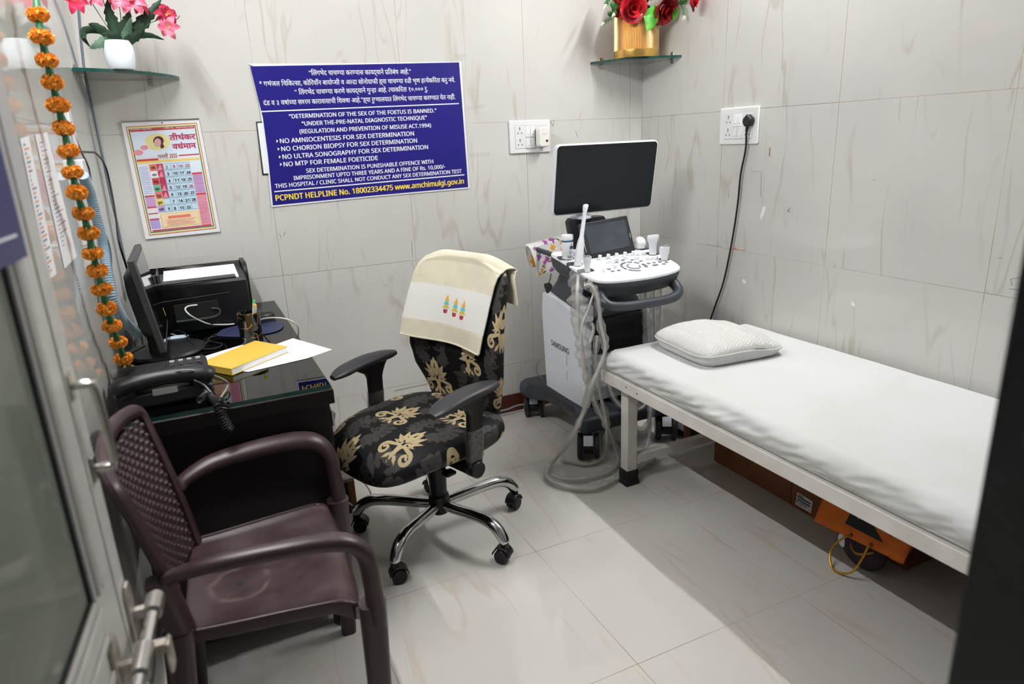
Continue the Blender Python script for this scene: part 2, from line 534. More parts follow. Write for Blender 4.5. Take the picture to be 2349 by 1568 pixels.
# marks on the right-hand wall: paint chips, a painted-on glint, pencil and rust marks
M['chip_glint'] = pm('white_chip_and_glint', (240, 242, 246), 0.3, var=0)
M['pencil'] = pm('pencil_mark', (96, 92, 86), 0.8, var=0)
M['rustmark'] = pm('rust_mark', (150, 104, 52), 0.8, var=0.2)
M['redmark'] = pm('red_crayon_mark', (206, 130, 110), 0.8, var=0.2)
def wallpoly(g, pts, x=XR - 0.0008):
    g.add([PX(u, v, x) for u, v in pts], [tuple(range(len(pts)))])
g = G(); wallpoly(g, [(1750, 474), (1757, 473), (1752, 493), (1744, 504), (1744, 494)])  # glint on the tiles put in as a white patch; the dots below are chips
for cx, cy, r in ((1707, 645, 5), (1957, 697, 5)):
    wallpoly(g, [(cx + r * math.cos(a) * 0.9, cy + r * 1.15 * math.sin(a + 0.3)) for a in np.arange(0, 6.2, 0.7)])
obj('chip_and_glint', g, M['chip_glint'], wall_right, smooth=0)
def wallline(g, pts, w=0.0006, x=XR - 0.001):
    g.tube([PX(u, v, x) for u, v in pts], w, 5)
g = G()
for pts in ([(1723, 393), (1747, 394), (1745, 450)], [(1672, 436), (1671, 453)], [(1805, 483), (1810, 479), (1807, 486), (1812, 484)], [(1810, 478), (1814, 476)],
            [(1620, 560), (1655, 565)], [(1648, 555), (1647, 565)], [(1645, 584), (1645, 612)], [(2322, 655), (2318, 640), (2340, 636), (2349, 644)], [(2315, 662), (2349, 665)], [(2290, 592), (2300, 590)], [(2002, 413), (2008, 413)]):
    wallline(g, pts)
obj('pencil_mark', g, M['pencil'], wall_right)
g = G(); wallline(g, [(1766, 338), (1765, 358)], 0.0018); obj('rust_mark', g, M['rustmark'], wall_right)
g = G(); wallline(g, [(1684, 562), (1690, 572), (1710, 574)], 0.0012); wallline(g, [(1680, 570), (1690, 570)], 0.003); obj('crayon_mark', g, M['redmark'], wall_right)
# scratches and clear-tape remnants on the back wall
g = G()
for pts in ([(640, 535), (646, 545)], [(650, 540), (655, 530)], [(1320, 300), (1326, 314)], [(1262, 276), (1270, 290)], [(1270, 275), (1270, 288)], [(944, 552), (947, 590)], [(980, 880), (905, 896)]):
    g.tube([PY(u, v, YB - 0.001) for u, v in pts], 0.0006, 5)
obj('pencil_mark', g, M['pencil'], wall_back)
M['tape'] = pm('clear_tape', (232, 232, 228), 0.12, alpha=0.22)
for q in (((1066, 246), (1110, 238), (1112, 246), (1068, 253)), ((1075, 352), (1124, 348), (1125, 356), (1077, 359)), ((1040, 126), (1072, 122), (1072, 127), (1058, 140)), ((640, 478), (655, 476), (655, 487), (642, 488))):
    g = G(); g.quad(*[PY(u, v, YB - 0.0012) for u, v in q]); obj('adhesive_tape', g, M['tape'], wall_back, smooth=0)

# ------------------------------------------------------------------ tube lamps on the two side walls (above the frame)
def tube_lamp(x, sx, y0, y1, z, mat, label):
    t = thing('tube_light', label, 'lamp', (x, (y0 + y1) / 2, z), 0, 'tube lights on the side walls')
    L = (y1 - y0) / 2
    g = G(); g.box(min(0, sx * 0.028), max(0, sx * 0.028), -L - 0.03, L + 0.03, -0.022, 0.022); obj('batten', g, M['lamp_body'], t, bevel=0.004)
    g = G(); g.tube([(sx * 0.043, -L, 0), (sx * 0.043, L, 0)], 0.008, 12); obj('tube', g, mat, t)
    for s in (-1, 1):
        g = G(); g.box(min(sx * 0.026, sx * 0.062), max(sx * 0.026, sx * 0.062), s * L - 0.016, s * L + 0.016, -0.02, 0.02); obj('end_cap', g, M['lamp_body'], t, bevel=0.003)
    return t
tube_lamp(XL, 1, 1.15, 2.40, 2.42, M['tubeL'], 'white fluorescent batten lamp on the left wall above the desk')
tube_lamp(XR, -1, 1.25, 2.35, 2.45, M['tubeR'], 'white fluorescent batten lamp on the right wall above the bed')

# ------------------------------------------------------------------ the glazed aluminium door, swung open along the left wall
DA = math.atan2(1.0, 0.089)
door = thing('door_1', 'open aluminium framed glass door at the left edge', 'door', (-0.2282, 0.29, 0), DA)
del door['category']; del door['label']; struct(door)
DL = 0.713
g = G(); g.box(0.58, DL, 0.0, 0.04, 0.01, 2.1); obj('stile', g, M['alu'], door, bevel=0.003)
g = G(); g.box(0.0, 0.06, 0.0, 0.04, 0.01, 2.1); obj('stile', g, M['alu'], door, bevel=0.003)
g = G()
for x in (0.588, 0.606): g.tube([(x, -0.001, 0.863), (x, -0.001, 2.0)], 0.004, 6)
g.box(0.597, 0.611, -0.004, 0.0, 0.87, 2.0); g.box(0.66, 0.664, -0.002, 0.0, 0.02, 2.1)
obj('glazing_bead', g, M['alu'], door)
for z0, z1, nm in ((0.72, 0.86, 'middle_rail'), (0.01, 0.12, 'bottom_rail'), (2.0, 2.1, 'top_rail')):
    g = G(); g.box(0.06, 0.58, 0.0, 0.04, z0, z1)
    if nm == 'middle_rail': g.box(0.06, 0.58, -0.005, 0.0, 0.835, 0.85); g.box(0.06, 0.58, -0.004, 0.0, 0.80, 0.812); g.box(0.06, 0.58, -0.004, 0.0, 0.75, 0.765)
    obj(nm, g, M['alu'], door, bevel=0.003)
g = G()
g.box(0.573, 0.58, 0.0035, 0.007, 0.86, 2.0)
g.box(0.06, 0.58, 0.0035, 0.007, 0.86, 0.866)
obj('rubber_gasket', g, M['rubber'], door)
g = G(); g.box(0.05, 0.585, 0.007, 0.012, 0.855, 2.01); obj('glass_pane', g, M['doorglass'], door, smooth=0)
g = G(); g.box(0.05, 0.585, 0.014, 0.024, 0.115, 0.725); obj('lower_panel', g, M['alu'], door, smooth=0)
h = G()
h.tube(spl([(0.677, 0.0, 1.108), (0.677, -0.018, 1.11), (0.678, -0.026, 1.102), (0.685, -0.027, 1.05), (0.692, -0.026, 0.995), (0.692, -0.018, 0.987), (0.692, 0.0, 0.989)], 5), 0.0055, 8)
hd = obj('door_handle', h, M['steel'], door)
for z, x in ((1.109, 0.677), (0.989, 0.692)):
    h = G(); h.box(x - 0.010, x + 0.010, -0.004, 0.0, z - 0.018, z + 0.018); h.box(x - 0.007, x + 0.007, -0.030, -0.004, z - 0.004, z + 0.004); obj('handle_bracket', h, M['steel'], hd, bevel=0.002)
h = G(); h.tube([(0.735, -0.03, 0.752), (0.25, -0.03, 0.752)], 0.0095, 12)
bolt = obj('sliding_bolt', h, M['chrome'], door)
for x0, x1 in ((0.69, 0.728), (0.56, 0.615), (0.40, 0.44)):
    h = G(); h.tube([(x0, -0.03, 0.752), (x1, -0.03, 0.752)], 0.0135, 14); obj('bolt_sleeve', h, M['steel'], bolt)
for x in (0.70, 0.585, 0.42):
    h = G(); h.prism([(x - 0.016, 0.715), (x + 0.016, 0.715), (x + 0.016, 0.79), (x + 0.008, 0.803), (x - 0.008, 0.803), (x - 0.016, 0.79)], 0, 0.005)
    h.v = [(a, -b - 0.0005 if True else 0, c) for a, c, b in h.v]
    h.box(x - 0.006, x + 0.006, -0.03, -0.004, 0.744, 0.76)
    obj('bolt_plate', h, M['rust'], bolt, bevel=0.001)
h = G(); h.box(0.606, 0.624, -0.058, -0.028, 0.742, 0.756); h.box(0.602, 0.628, -0.061, -0.055, 0.71, 0.757); obj('bolt_hasp', h, M['rust'], bolt, bevel=0.003)

# blue notice stuck on the door glass
t = thing('poster', 'dark blue poster stuck on the glass door at the left edge', 'poster', door.location, DA)
g = G(); g.box(0.19, 0.618, -0.0075, -0.0055, 1.282, 1.86); obj('poster_sheet', g, M['navy_d'], t, smooth=0)
g = G(); g.box(0.24, 0.597, -0.0082, -0.0074, 1.306, 1.309); obj('white_rule', g, M['ink_w'], t, smooth=0)
g = G(); g.box(0.24, 0.535, -0.0082, -0.0074, 1.352, 1.366); obj('yellow_band', g, M['ink_y'], t, smooth=0)

# ------------------------------------------------------------------ notices on the back wall
NY = (0, -1, 0)
t = thing('poster', 'large navy blue notice with white and yellow lettering on the back wall', 'poster', (0, 0, 0))
yp = YB - 0.004
def wq(g, pts, y): g.add([PY(u, v, y) for u, v in pts], [tuple(range(len(pts)))])
def solidq(g, pts, y, th):
    a = [PY(u, v, y) for u, v in pts]; n = len(a)
    b = [p + np.array([0, th, 0]) for p in a]
    g.add(a + b, [tuple(range(n)), tuple(range(2 * n - 1, n - 1, -1))] + [(i, n + i, n + (i + 1) % n, (i + 1) % n) for i in range(n)])
g = G(); solidq(g, [(569, 147), (580, 151), (600, 270), (612, 360), (623, 475), (850, 452), (1078, 432), (1068, 290), (1058, 141), (820, 145), (576, 146)], yp, 0.002); obj('poster_sheet', g, M['paper'], t, smooth=0)
g = G(); wq(g, [(574, 152), (810, 148), (1053, 143), (1064, 290), (1074, 429), (850, 449), (626, 471), (615, 360), (603, 270)], yp - 0.0006); obj('blue_field', g, M['navy'], t, smooth=0)
def cp(x, y): return (550 + x / 3.919, 100 + y / 3.919)
def pl(g, s, x0, y0, x1, y1, cap, bold=0.0, capem=0.73):
    a = PY(*cp(x0, y0), yp - 0.0012); b = PY(*cp(x1, y1), yp - 0.0012)
    c = PY(*cp(x0, y0 - cap), yp - 0.0012)
    write(g, s, a, b, (c[2] - a[2]) * (capem / 0.73), NY, bold)
g = G()
B = 0.012
pl(g, '‘‘लिंगभेद चाच{ण}या कर{ण}यास काय द्याने प~्रतिबंध आहे.’’'.replace('प~्र', 'प~').replace('काय द', 'कायद'), 625, 285, 1540, 272, 44, B, 0.66)
pl(g, '* गर्भजल चिकि{त}सा, कोरियाँन बायो{प}सी व अ{ल}ट्रा सोनोग~ाफी ह्या चाच{ण}या स्त्री भृण ह{त}येकरिता करु नये.'.replace('गर्भ', 'गभ^').replace('ट्रा', 'ट~ा').replace('स्त्री', '{स}त~ी'), 180, 382, 1935, 345, 44, B, 0.66)
pl(g, '‘‘ लिंगभेद चाच{ण}या करणे कायद्याने गु{न}हा आहे. {त}याकरिता १०.००० रु.', 497, 458, 1690, 425, 44, B, 0.66)
pl(g, 'दंड व ३ वषा^{च}या स{श}रम कारावासाची शि{क}षा आहे.’’ह्या रु{ग}णालयात लिंगभेद चाच{ण}या कर{ण}यात येत नाही.', 215, 555, 1938, 498, 44, B, 0.66)
B = 0.022
pl(g, '"DETERMINATION OF THE SEX OF THE FOETUS IS BANNED."', 447, 672, 1768, 617, 37, B)
pl(g, '"UNDER THE-PRE-NATAL DIAGNOSTIC TECHNIQUE"', 562, 738, 1683, 680, 37, B)
pl(g, '(REGULATION AND PREVENTION OF MISUSE ACT.1994)', 540, 808, 1720, 750, 37, B)
for s, a in (('NO AMNIOCENTESIS FOR SEX DETERMINATION', (365, 895, 1567, 825)), ('NO CHORION BIOPSY FOR SEX DETERMINATION', (377, 966, 1595, 888)), ('NO ULTRA SONOGRAPHY FOR SEX DETERMINATION', (388, 1037, 1693, 946)), ('NO MTP FOR FEMALE FOETICIDE', (398, 1104, 1243, 1045))):
    pl(g, s, *a, 40, B)
    x, y = a[0] - 36, a[1] - 5
    wq(g, [cp(x, y), cp(x + 18, y - 14), cp(x, y - 28)], yp - 0.0012)
pl(g, 'SEX DETERMINATION IS PUNISHABLE OFFENCE WITH', 600, 1160, 1740, 1075, 36, B)
pl(g, 'IMPRISONMENT UPTO THREE YEARS AND A FINE OF Rs. 10,000/-', 487, 1226, 1848, 1120, 36, B)
pl(g, 'THIS HOSPITAL / CLINIC SHALL NOT CONDUCT ANY SEX DETERMINATION TEST', 320, 1298, 1995, 1160, 36, B)
obj('white_lettering', g, M['ink_w'], t, smooth=0)
g = G(); wq(g, [cp(195, 616), cp(1970, 543), cp(1970, 534), cp(195, 605)], yp - 0.0012); obj('white_rule', g, M['ink_w'], t, smooth=0)
g = G(); wq(g, [cp(310, 1335), cp(2020, 1183), cp(2020, 1173), cp(310, 1325)], yp - 0.0012); obj('white_rule', g, M['ink_w'], t, smooth=0)
g = G(); pl(g, 'PCPNDT HELPLINE No. 18002334475 www.amchimulgi.gov.in', 327, 1412, 2015, 1256, 50, 0.026); obj('yellow_lettering', g, M['ink_y'], t, smooth=0)

g = G(); solidq(g, [(587, 279), (640, 277), (660, 398), (602, 402)], YB - 0.0025, 0.002)
fr = tag(obj('framed_notice', g, pm('black_frame', (35, 36, 38), 0.5), smooth=0), 'thin black edged white notice peeking out behind the navy poster', 'notice')
g = G(); wq(g, [(590, 282), (640, 280), (658, 395), (605, 398)], YB - 0.0031); obj('notice_sheet', g, M['paper'], fr, smooth=0)

# ------------------------------------------------------------------ wall calendar
t = thing('wall_calendar', 'wall calendar with a month of dates hanging above the printer', 'calendar', (0, 0, 0))
yc = YB - 0.008
def cc(x, y): return (260 + x / 5.227, 260 + y / 5.227)
g = G(); solidq(g, [cc(90, 98), cc(1026, 62), cc(1285, 1416), cc(388, 1508)], yc, 0.004); obj('calendar_sheet', g, M['paper'], t, smooth=0)
g = G(); solidq(g, [cc(90, 92), cc(1026, 58), cc(1028, 74), cc(92, 110)], yc - 0.002, 0.007); obj('metal_strip', g, M['steel'], t, smooth=0)
CORN = [np.array(cc(*p)) for p in ((150, 160), (1000, 112), (1235, 1378), (432, 1465))]
def bil(s, q):     # s across 0..1, q down 0..1 of the printed border
    a, b, c, d = CORN
    return tuple((a * (1 - s) + b * s) * (1 - q) + (d * (1 - s) + c * s) * q)
def crect(g, s0, q0, s1, q1, k=1): wq(g, [bil(s0, q0), bil(s1, q0), bil(s1, q1), bil(s0, q1)], yc - 0.0005 * k)
pal = {'cal_red': (200, 70, 78), 'cal_yellow': (238, 212, 110), 'cal_green': (70, 110, 105), 'cal_cream': (236, 234, 238), 'cal_sky': (226, 238, 250), 'cal_crimson': (190, 50, 90),
       'cal_pink': (236, 150, 165), 'cal_lilac': (205, 160, 205), 'cal_cell': (205, 230, 245), 'cal_cell_line': (150, 195, 222), 'cal_black': (40, 42, 48), 'cal_peach': (246, 222, 186),
       'cal_violet': (185, 165, 220), 'cal_brown': (150, 60, 60), 'cal_mint': (120, 190, 160), 'cal_white': (246, 248, 250), 'cal_skin': (224, 180, 170), 'cal_hair': (90, 40, 50), 'cal_orange': (228, 128, 104), 'cal_gold': (238, 226, 160)}
for k, c in pal.items(): M[k] = pm(k, c, 0.6, var=0.05)
def cpart(name, key, rects):
    for r in rects:
        g = G(); crect(g, *r); obj(name, g, M[key], t, smooth=0)
cpart('border_line', 'cal_red', [(0, 0, 1, 1, 1)]); cpart('border_line', 'cal_gold', [(0.008, 0.006, 0.992, 0.994, 2)]); cpart('border_line', 'cal_green', [(0.028, 0.022, 0.972, 0.978, 3)])
cpart('printed_page', 'cal_cream', [(0.042, 0.03, 0.958, 0.97, 4)])
cpart('heading_band', 'cal_red', [(0.045, 0.027, 0.95, 0.05, 5), (0.05, 0.305, 0.36, 0.325, 5), (0.66, 0.288, 0.95, 0.30, 5), (0.06, 0.955, 0.94, 0.968, 5)])
cpart('title_panel', 'cal_sky', [(0.055, 0.052, 0.945, 0.29, 5)])
cpart('text_band', 'cal_yellow', [(0.055, 0.325, 0.945, 0.345, 5)])
g = G()
ctr = np.array(bil(0.40, 0.155))
wq(g, [tuple(ctr + np.array([29 * math.cos(a), 19 * math.sin(a)])) for a in np.arange(0, 6.28, 0.3)], yc - 0.003); obj('portrait_vignette', g, M['cal_gold'], t, smooth=0)
g = G(); wq(g, [tuple(ctr + np.array([2 + 12 * math.cos(a), -2 + 11 * math.sin(a)])) for a in np.arange(0, 6.28, 0.3)], yc - 0.0035)
wq(g, [tuple(ctr + np.array(p)) for p in ((10, 0), (16, 12), (8, 16), (5, 6))], yc - 0.0038); obj('portrait_hair', g, M['cal_hair'], t, smooth=0)
g = G(); wq(g, [tuple(ctr + np.array([0 + 8 * math.cos(a), 2 + 10 * math.sin(a)])) for a in np.arange(0, 6.28, 0.3)], yc - 0.004); obj('portrait_face', g, M['cal_skin'], t, smooth=0)
g = G()
for x, y, r in ((300, 470, 11), (370, 410, 9)):
    wq(g, [tuple(np.array(cc(x, y)) + np.array([r * math.cos(a), r * 0.6 * math.sin(a)])) for a in np.arange(0, 6.28, 0.4)], yc - 0.003)
obj('petal_print', g, M['cal_pink'], t, smooth=0)
def ct(g, s, p, q, cap, bold=0.0, capem=0.73, k=8):
    a = PY(*p, yc - 0.0005 * k); b = PY(*q, yc - 0.0005 * k); c = PY(p[0], p[1] - cap, yc - 0.0005 * k)
    write(g, s, a, b, (c[2] - a[2]) * (capem / 0.73), NY, bold)
g = G()
ct(g, 'तीथ^ंकर', cc(680, 322), cc(990, 305), 12.5, 0.03, 0.66); ct(g, 'वध^मान', cc(715, 428), cc(996, 412), 12.5, 0.03, 0.66)
obj('title_lettering', g, M['cal_crimson'], t, smooth=0)
g = G(); wq(g, [cc(535, 500), cc(775, 482), cc(778, 530), cc(540, 545)], yc - 0.0035); obj('month_panel', g, M['cal_white'], t, smooth=0)
g = G(); ct(g, 'फरवरी 2025', cc(542, 540), cc(770, 524), 8, 0.02, 0.7); obj('month_lettering', g, M['cal_brown'], t, smooth=0)
g = G(); ct(g, 'भगवान महावीर', cc(200, 205), cc(460, 192), 2.8, 0.0); ct(g, 'जैन समाज', cc(600, 186), cc(960, 168), 2.8, 0.0); obj('heading_lettering', g, M['cal_white'], t, smooth=0)
# side columns
cpart('side_column', 'cal_sky', [(0.055, 0.365, 0.195, 0.635, 5), (0.80, 0.352, 0.945, 0.46, 5)])
cpart('side_column', 'cal_lilac', [(0.055, 0.655, 0.195, 0.74, 5), (0.80, 0.48, 0.945, 0.655, 5)])
cpart('side_column', 'cal_pink', [(0.80, 0.675, 0.945, 0.955, 5)])
cpart('side_column', 'cal_violet', [(0.055, 0.865, 0.195, 0.945, 5)])
cpart('side_column', 'cal_cream', [(0.055, 0.755, 0.195, 0.85, 5)])
cpart('column_heading', 'cal_red', [(0.055, 0.638, 0.195, 0.652, 6), (0.80, 0.463, 0.945, 0.478, 6), (0.80, 0.657, 0.945, 0.672, 6), (0.055, 0.742, 0.195, 0.754, 6), (0.055, 0.80, 0.195, 0.81, 6), (0.055, 0.852, 0.195, 0.864, 6)])
rows = [0.357 + i * (0.805 - 0.357) / 7 for i in range(8)]
daycol = ['cal_orange', 'cal_white', 'cal_red', 'cal_mint', 'cal_orange', 'cal_yellow', 'cal_violet']
days = ['रवि', 'सोम', 'मंगल', 'बुध', 'गुरु', 'शु{क}र', 'शनि']
xs = [0.21, 0.315, 0.41, 0.515, 0.61, 0.705, 0.795]
gd, gr, gb = G(), G(), G()
gl, gc, gpi = G(), G(), G()
nums = [[2, 9, 16, 23], [3, 10, 17, 24], [4, 11, 18, 25], [5, 12, 19, 26], [6, 13, 20, 27], [7, 14, 21, 28], [1, 8, 15, 22]]
for i in range(7):
    q0, q1 = rows[i], rows[i + 1]
    g = G(); crect(g, xs[0], q0, xs[1] - 0.006, q1 - 0.004, 6); obj('weekday_cell', g, M[daycol[i]], t, smooth=0)
    a, b = bil(xs[0] + 0.018, q0 + 0.045), bil(xs[1] - 0.022, q0 + 0.045)
    ct(gd, days[i], a, b, 5.0, 0.02, 0.66, 9)
    for j in range(5):
        crect(gl, xs[j + 1], q0, xs[j + 2] - 0.004, q1 - 0.003, 5)
        crect(gc, xs[j + 1] + 0.005, q0 + 0.006, xs[j + 2] - 0.009, q1 - 0.008, 6)
    pic = 0 if i < 6 else 5
    if pic == 0 and i != 5:
        crect(gpi, xs[1], q0, xs[2] - 0.006, q1 - 0.004, 7)
    for j, nn in enumerate(nums[i]):
        kx = xs[2 + j] if i < 6 else xs[1 + j]; kw = 0.055 if nn > 9 else 0.026
        m = kx + 0.047
        red = i == 0 or nn == 26
        ct(gr if red else gb, str(nn), bil(m - kw / 2, q0 + 0.047), bil(m + kw / 2, q0 + 0.047), 6.2, 0.03, 0.73, 9)
obj('weekday_lettering', gd, M['cal_black'], t, smooth=0)
obj('date_cell_border', gl, M['cal_cell_line'], t, smooth=0); obj('date_cell', gc, M['cal_cell'], t, smooth=0)
obj('picture_cell', gpi, M['cal_crimson'], t, smooth=0)
g = G()
for i in (0, 1, 3, 4):
    c0 = np.array(bil((xs[1] + xs[2]) / 2 - 0.003, (rows[i] + rows[i + 1]) / 2 + 0.004))
    wq(g, [tuple(c0 + np.array(p)) for p in ((-6, 6), (6, 5), (3, -1), (2, -6), (-2, -6), (-3, -1))], yc - 0.0042)
obj('seated_silhouette', g, M['cal_pink'], t, smooth=0)
obj('date_lettering', gb, M['cal_black'], t, smooth=0); obj('holiday_lettering', gr, M['cal_red'], t, smooth=0)
cpart('bottom_panel', 'cal_yellow', [(0.22, 0.815, 0.79, 0.945, 5)]); cpart('bottom_panel_inset', 'cal_peach', [(0.235, 0.822, 0.775, 0.938, 6)])
cpart('bottom_heading', 'cal_orange', [(0.33, 0.84, 0.66, 0.865, 7)])
g = G()
for k in range(5): crect(g, 0.29 + 0.02 * (k % 2), 0.877 + k * 0.012, 0.72 - 0.03 * (k % 3), 0.880 + k * 0.012, 8)
obj('small_print', g, M['cal_orange'], t, smooth=0)
g = G()
for k in range(16): crect(g, 0.062, 0.375 + k * 0.016, 0.185, 0.379 + k * 0.016, 7)
obj('small_print', g, M['cal_violet'], t, smooth=0); g = G()
for k in range(14): crect(g, 0.81, 0.69 + k * 0.018, 0.935 - 0.02 * (k % 3), 0.693 + k * 0.018, 7)
obj('small_print', g, M['cal_violet'], t, smooth=0); g = G()
for k in range(9): crect(g, 0.81, 0.49 + k * 0.018, 0.93 - 0.02 * (k % 2), 0.493 + k * 0.018, 7)
obj('small_print', g, M['cal_violet'], t, smooth=0)
g = G(); g.tube([PY(*cc(585, 112), yc - 0.004), PY(*cc(585, 112), yc)], 0.0022, 8); obj('hanging_nail', g, M['black_pl'], t)

# ------------------------------------------------------------------ switchboards
def board(name, label, o, ex, ey, ez, w, h):
    """modular switch plate; o = lower left corner on the wall, ez points out of the wall"""
    t = thing(name, label, 'switchboard', o, 0, 'switchboards')
    m = Matrix(((ex[0], ey[0], ez[0], o[0]), (ex[1], ey[1], ez[1], o[1]), (ex[2], ey[2], ez[2], o[2]), (0, 0, 0, 1)))
    t.matrix_world = m
    g = G(); g.prism(rrect(w, h, 0.006, 4, w / 2, h / 2), 0, 0.009); obj('frame_plate', g, M['white_pl'], t, bevel=0.004, seg=3)
    x0, x1, y0, y1 = w * 0.13, w * 0.87, h * 0.15, h * 0.83
    g = G(); g.box(x0, x1, y0, y1, 0.006, 0.0105); obj('module_plate', g, pm('white_module', (232, 233, 233), 0.35, var=0), t, bevel=0.001)
    g = G(); 
    for a, b in (((x0, y0), (x1, y0)), ((x1, y0), (x1, y1)), ((x1, y1), (x0, y1)), ((x0, y1), (x0, y0))):
        g.tube([(a[0], a[1], 0.0093), (b[0], b[1], 0.0093)], 0.0006, 4)
    obj('plate_seam', g, M['pencil'], t)
    mw = (x1 - x0)
    for k, (cx, cy) in enumerate(((x0 + mw * 0.15, y0 + h * 0.51), (x0 + mw * 0.15, y0 + h * 0.16), (x0 + mw * 0.83, y0 + h * 0.51), (x0 + mw * 0.83, y0 + h * 0.16))):
        g = G()
        for dx, dy, rx, ry in ((0, 0.016, 0.0031, 0.0036), (0, 0.0085, 0.0024, 0.0029), (-0.010, -0.007, 0.0025, 0.0035), (0.010, -0.007, 0.0025, 0.0035)):
            g.add([(cx + dx + rx * math.cos(a) + (0.3 * dx / 0.01) * 0.002 * math.sin(a), cy + dy + ry * math.sin(a), 0.0109) for a in np.arange(0, 6.28, 0.5)], [tuple(range(13))])
        obj('socket_holes', g, M['dark_hole'], t, smooth=0)
    for j, cx in enumerate((x0 + mw * 0.41, x0 + mw * 0.57)):
        for cy in (y0 + h * 0.50, y0 + h * 0.16):
            hw, hh = mw * 0.065, h * 0.155
            g = G(); g.add([(cx - hw, cy - hh, 0.0105), (cx + hw, cy - hh, 0.0105), (cx + hw, cy + hh, 0.0105), (cx - hw, cy + hh, 0.0105), (cx - hw, cy - hh, 0.0155), (cx + hw, cy - hh, 0.0155), (cx + hw, cy + hh, 0.0118), (cx - hw, cy + hh, 0.0118)],
                       [(3, 2, 1, 0), (4, 5, 6, 7), (0, 1, 5, 4), (1, 2, 6, 5), (2, 3, 7, 6), (3, 0, 4, 7)])
            s = obj('switch', g, M['white_pl'], t, bevel=0.0008)
            g = G(); g.box(cx - 0.0035, cx + 0.0035, cy - hh * 0.55 - 0.001, cy - hh * 0.55 + 0.001, 0.0146, 0.0153); obj('switch_mark', g, M['dark_hole'], s, smooth=0)
    return t
sw1 = board('switchboard', 'white switchboard on the back wall left of the tall monitor', (1.439, YB - 0.0005, 1.315), (1, 0, 0), (0, 0, 1), (0, -1, 0), 0.221, 0.152)
sw2 = board('switchboard', 'white switchboard on the right wall with a black plug', (XR - 0.0005, 2.441, 1.320), (0, -1, 0), (0, 0, 1), (-1, 0, 0), 0.228, 0.152)
# plug-in night lamp on the left board
t = thing('plug_adapter', 'white plug in adapter with a red button on the switchboard', 'adapter', (1.598, YB - 0.011, 1.335))
g = G(); g.prism(rrect(0.058, 0.092, 0.014, 5, 0, 0.052), 0.012, 0.052); g.v = [(a, -c, b) for a, b, c in g.v]; obj('adapter_shell', g, pm('cream_plastic', (238, 236, 228), 0.3, var=0), t, bevel=0.006, seg=3)
g = G(); g.prism(rrect(0.05, 0.084, 0.012, 5, 0, 0.052), 0.0, 0.014); g.v = [(a, -c, b) for a, b, c in g.v]; obj('adapter_base', g, M['black_pl'], t, bevel=0.003)
g = G(); g.tube([(0.012, -0.050, 0.034), (0.012, -0.0545, 0.034)], 0.0058, 16); obj('red_button', g, pm('red_lens', (110, 14, 24), 0.2), t)
g = G(); write(g, 'ON/OFF', (-0.012, -0.0526, 0.062), (0.012, -0.0526, 0.062), 0.006, NY, 0.0); obj('small_lettering', g, pm('faded_red_ink', (220, 170, 164), 0.6), t, smooth=0)
# black plug with its lead
yq, zq = PX(1714, 283, XR - 0.03)[1:]
t = thing('mains_lead', 'black three-pin plug and its long lead hanging down the right wall', 'cable', (XR - 0.011, yq, zq))
g = G(); g.prism([(-0.014, -0.012), (0.014, -0.012), (0.024, 0.006), (0.022, 0.02), (0.0, 0.038), (-0.022, 0.02), (-0.024, 0.006)], 0.0, 0.026)
g.v = [(-c, -a, b) for a, b, c in g.v]; obj('plug', g, M['black_pl'], t, bevel=0.005, seg=3)
pts = [np.array([XR - 0.028, yq, zq - 0.008]), np.array([XR - 0.03, yq + 0.001, zq - 0.035])] + [PX(u, v, XR - 0.016) for u, v in ((1710, 345), (1699, 400), (1692, 470), (1678, 560), (1660, 645), (1641, 700), (1626, 745))]
pts += [np.array([XR - 0.014, 2.49, 0.34]), np.array([XR - 0.016, 2.54, 0.16])]
o = np.array([XR - 0.011, yq, zq])
g = G(); g.tube([p - o for p in spl(pts, 6)], 0.0042, 8); obj('cord', g, M['black_pl'], t)
g = G(); g.tube([pts[0] - o + np.array([0, 0, 0.0]), pts[1] - o], [0.008, 0.0055], 10); obj('strain_relief', g, M['black_pl'], t)

# ================================================================== DESK AND WHAT IS ON IT
M['wenge'] = pm('dark_wenge_laminate', (22, 13, 14), 0.45, c2=(15, 10, 11), scale=14, spec=0.3)
M['wenge_in'] = pm('dark_desk_inside', (30, 20, 20), 0.5)
M['deskglass_edge'] = pm('green_glass_edge', (26, 66, 62), 0.1, spec=0.8, var=0.1)
M['deskglass'] = glass_mat('desk_glass', (196, 208, 202), 0.92, 0.015, 1.52)
M['desktop'] = pm('dark_desktop_laminate', (62, 62, 58), 0.5, c2=(52, 52, 50), scale=6)
DT = 0.753           # top of the desk board; the glass on it is 12 mm
GT = 0.765
desk = thing('office_desk', 'dark brown desk with a glass top along the left wall', 'desk', (0.02, 2.40, 0))
dx, dy = 0.02, 2.40
g = G(); g.box(-0.262, 0.262, -0.62, 0.60, 0.715, DT); obj('desk_top', g, M['desktop'], desk, bevel=0.002)
g = G(); g.box(-0.263, 0.263, -0.623, -0.6, 0.712, DT - 0.0005); g.box(0.255, 0.264, -0.6, 0.60, 0.714, DT - 0.0005); obj('edge_band', g, M['wenge'], desk, bevel=0.002)
g = G(); g.box(-0.252, 0.245, -0.605, -0.585, 0.075, 0.714); obj('end_panel', g, M['wenge'], desk, bevel=0.002)
g = G(); g.box(-0.252, 0.245, 0.57, 0.59, 0.075, 0.714); obj('end_panel', g, M['wenge'], desk, bevel=0.002)
g = G(); g.box(-0.25, -0.232, -0.585, 0.57, 0.25, 0.714); obj('modesty_panel', g, M['wenge_in'], desk)
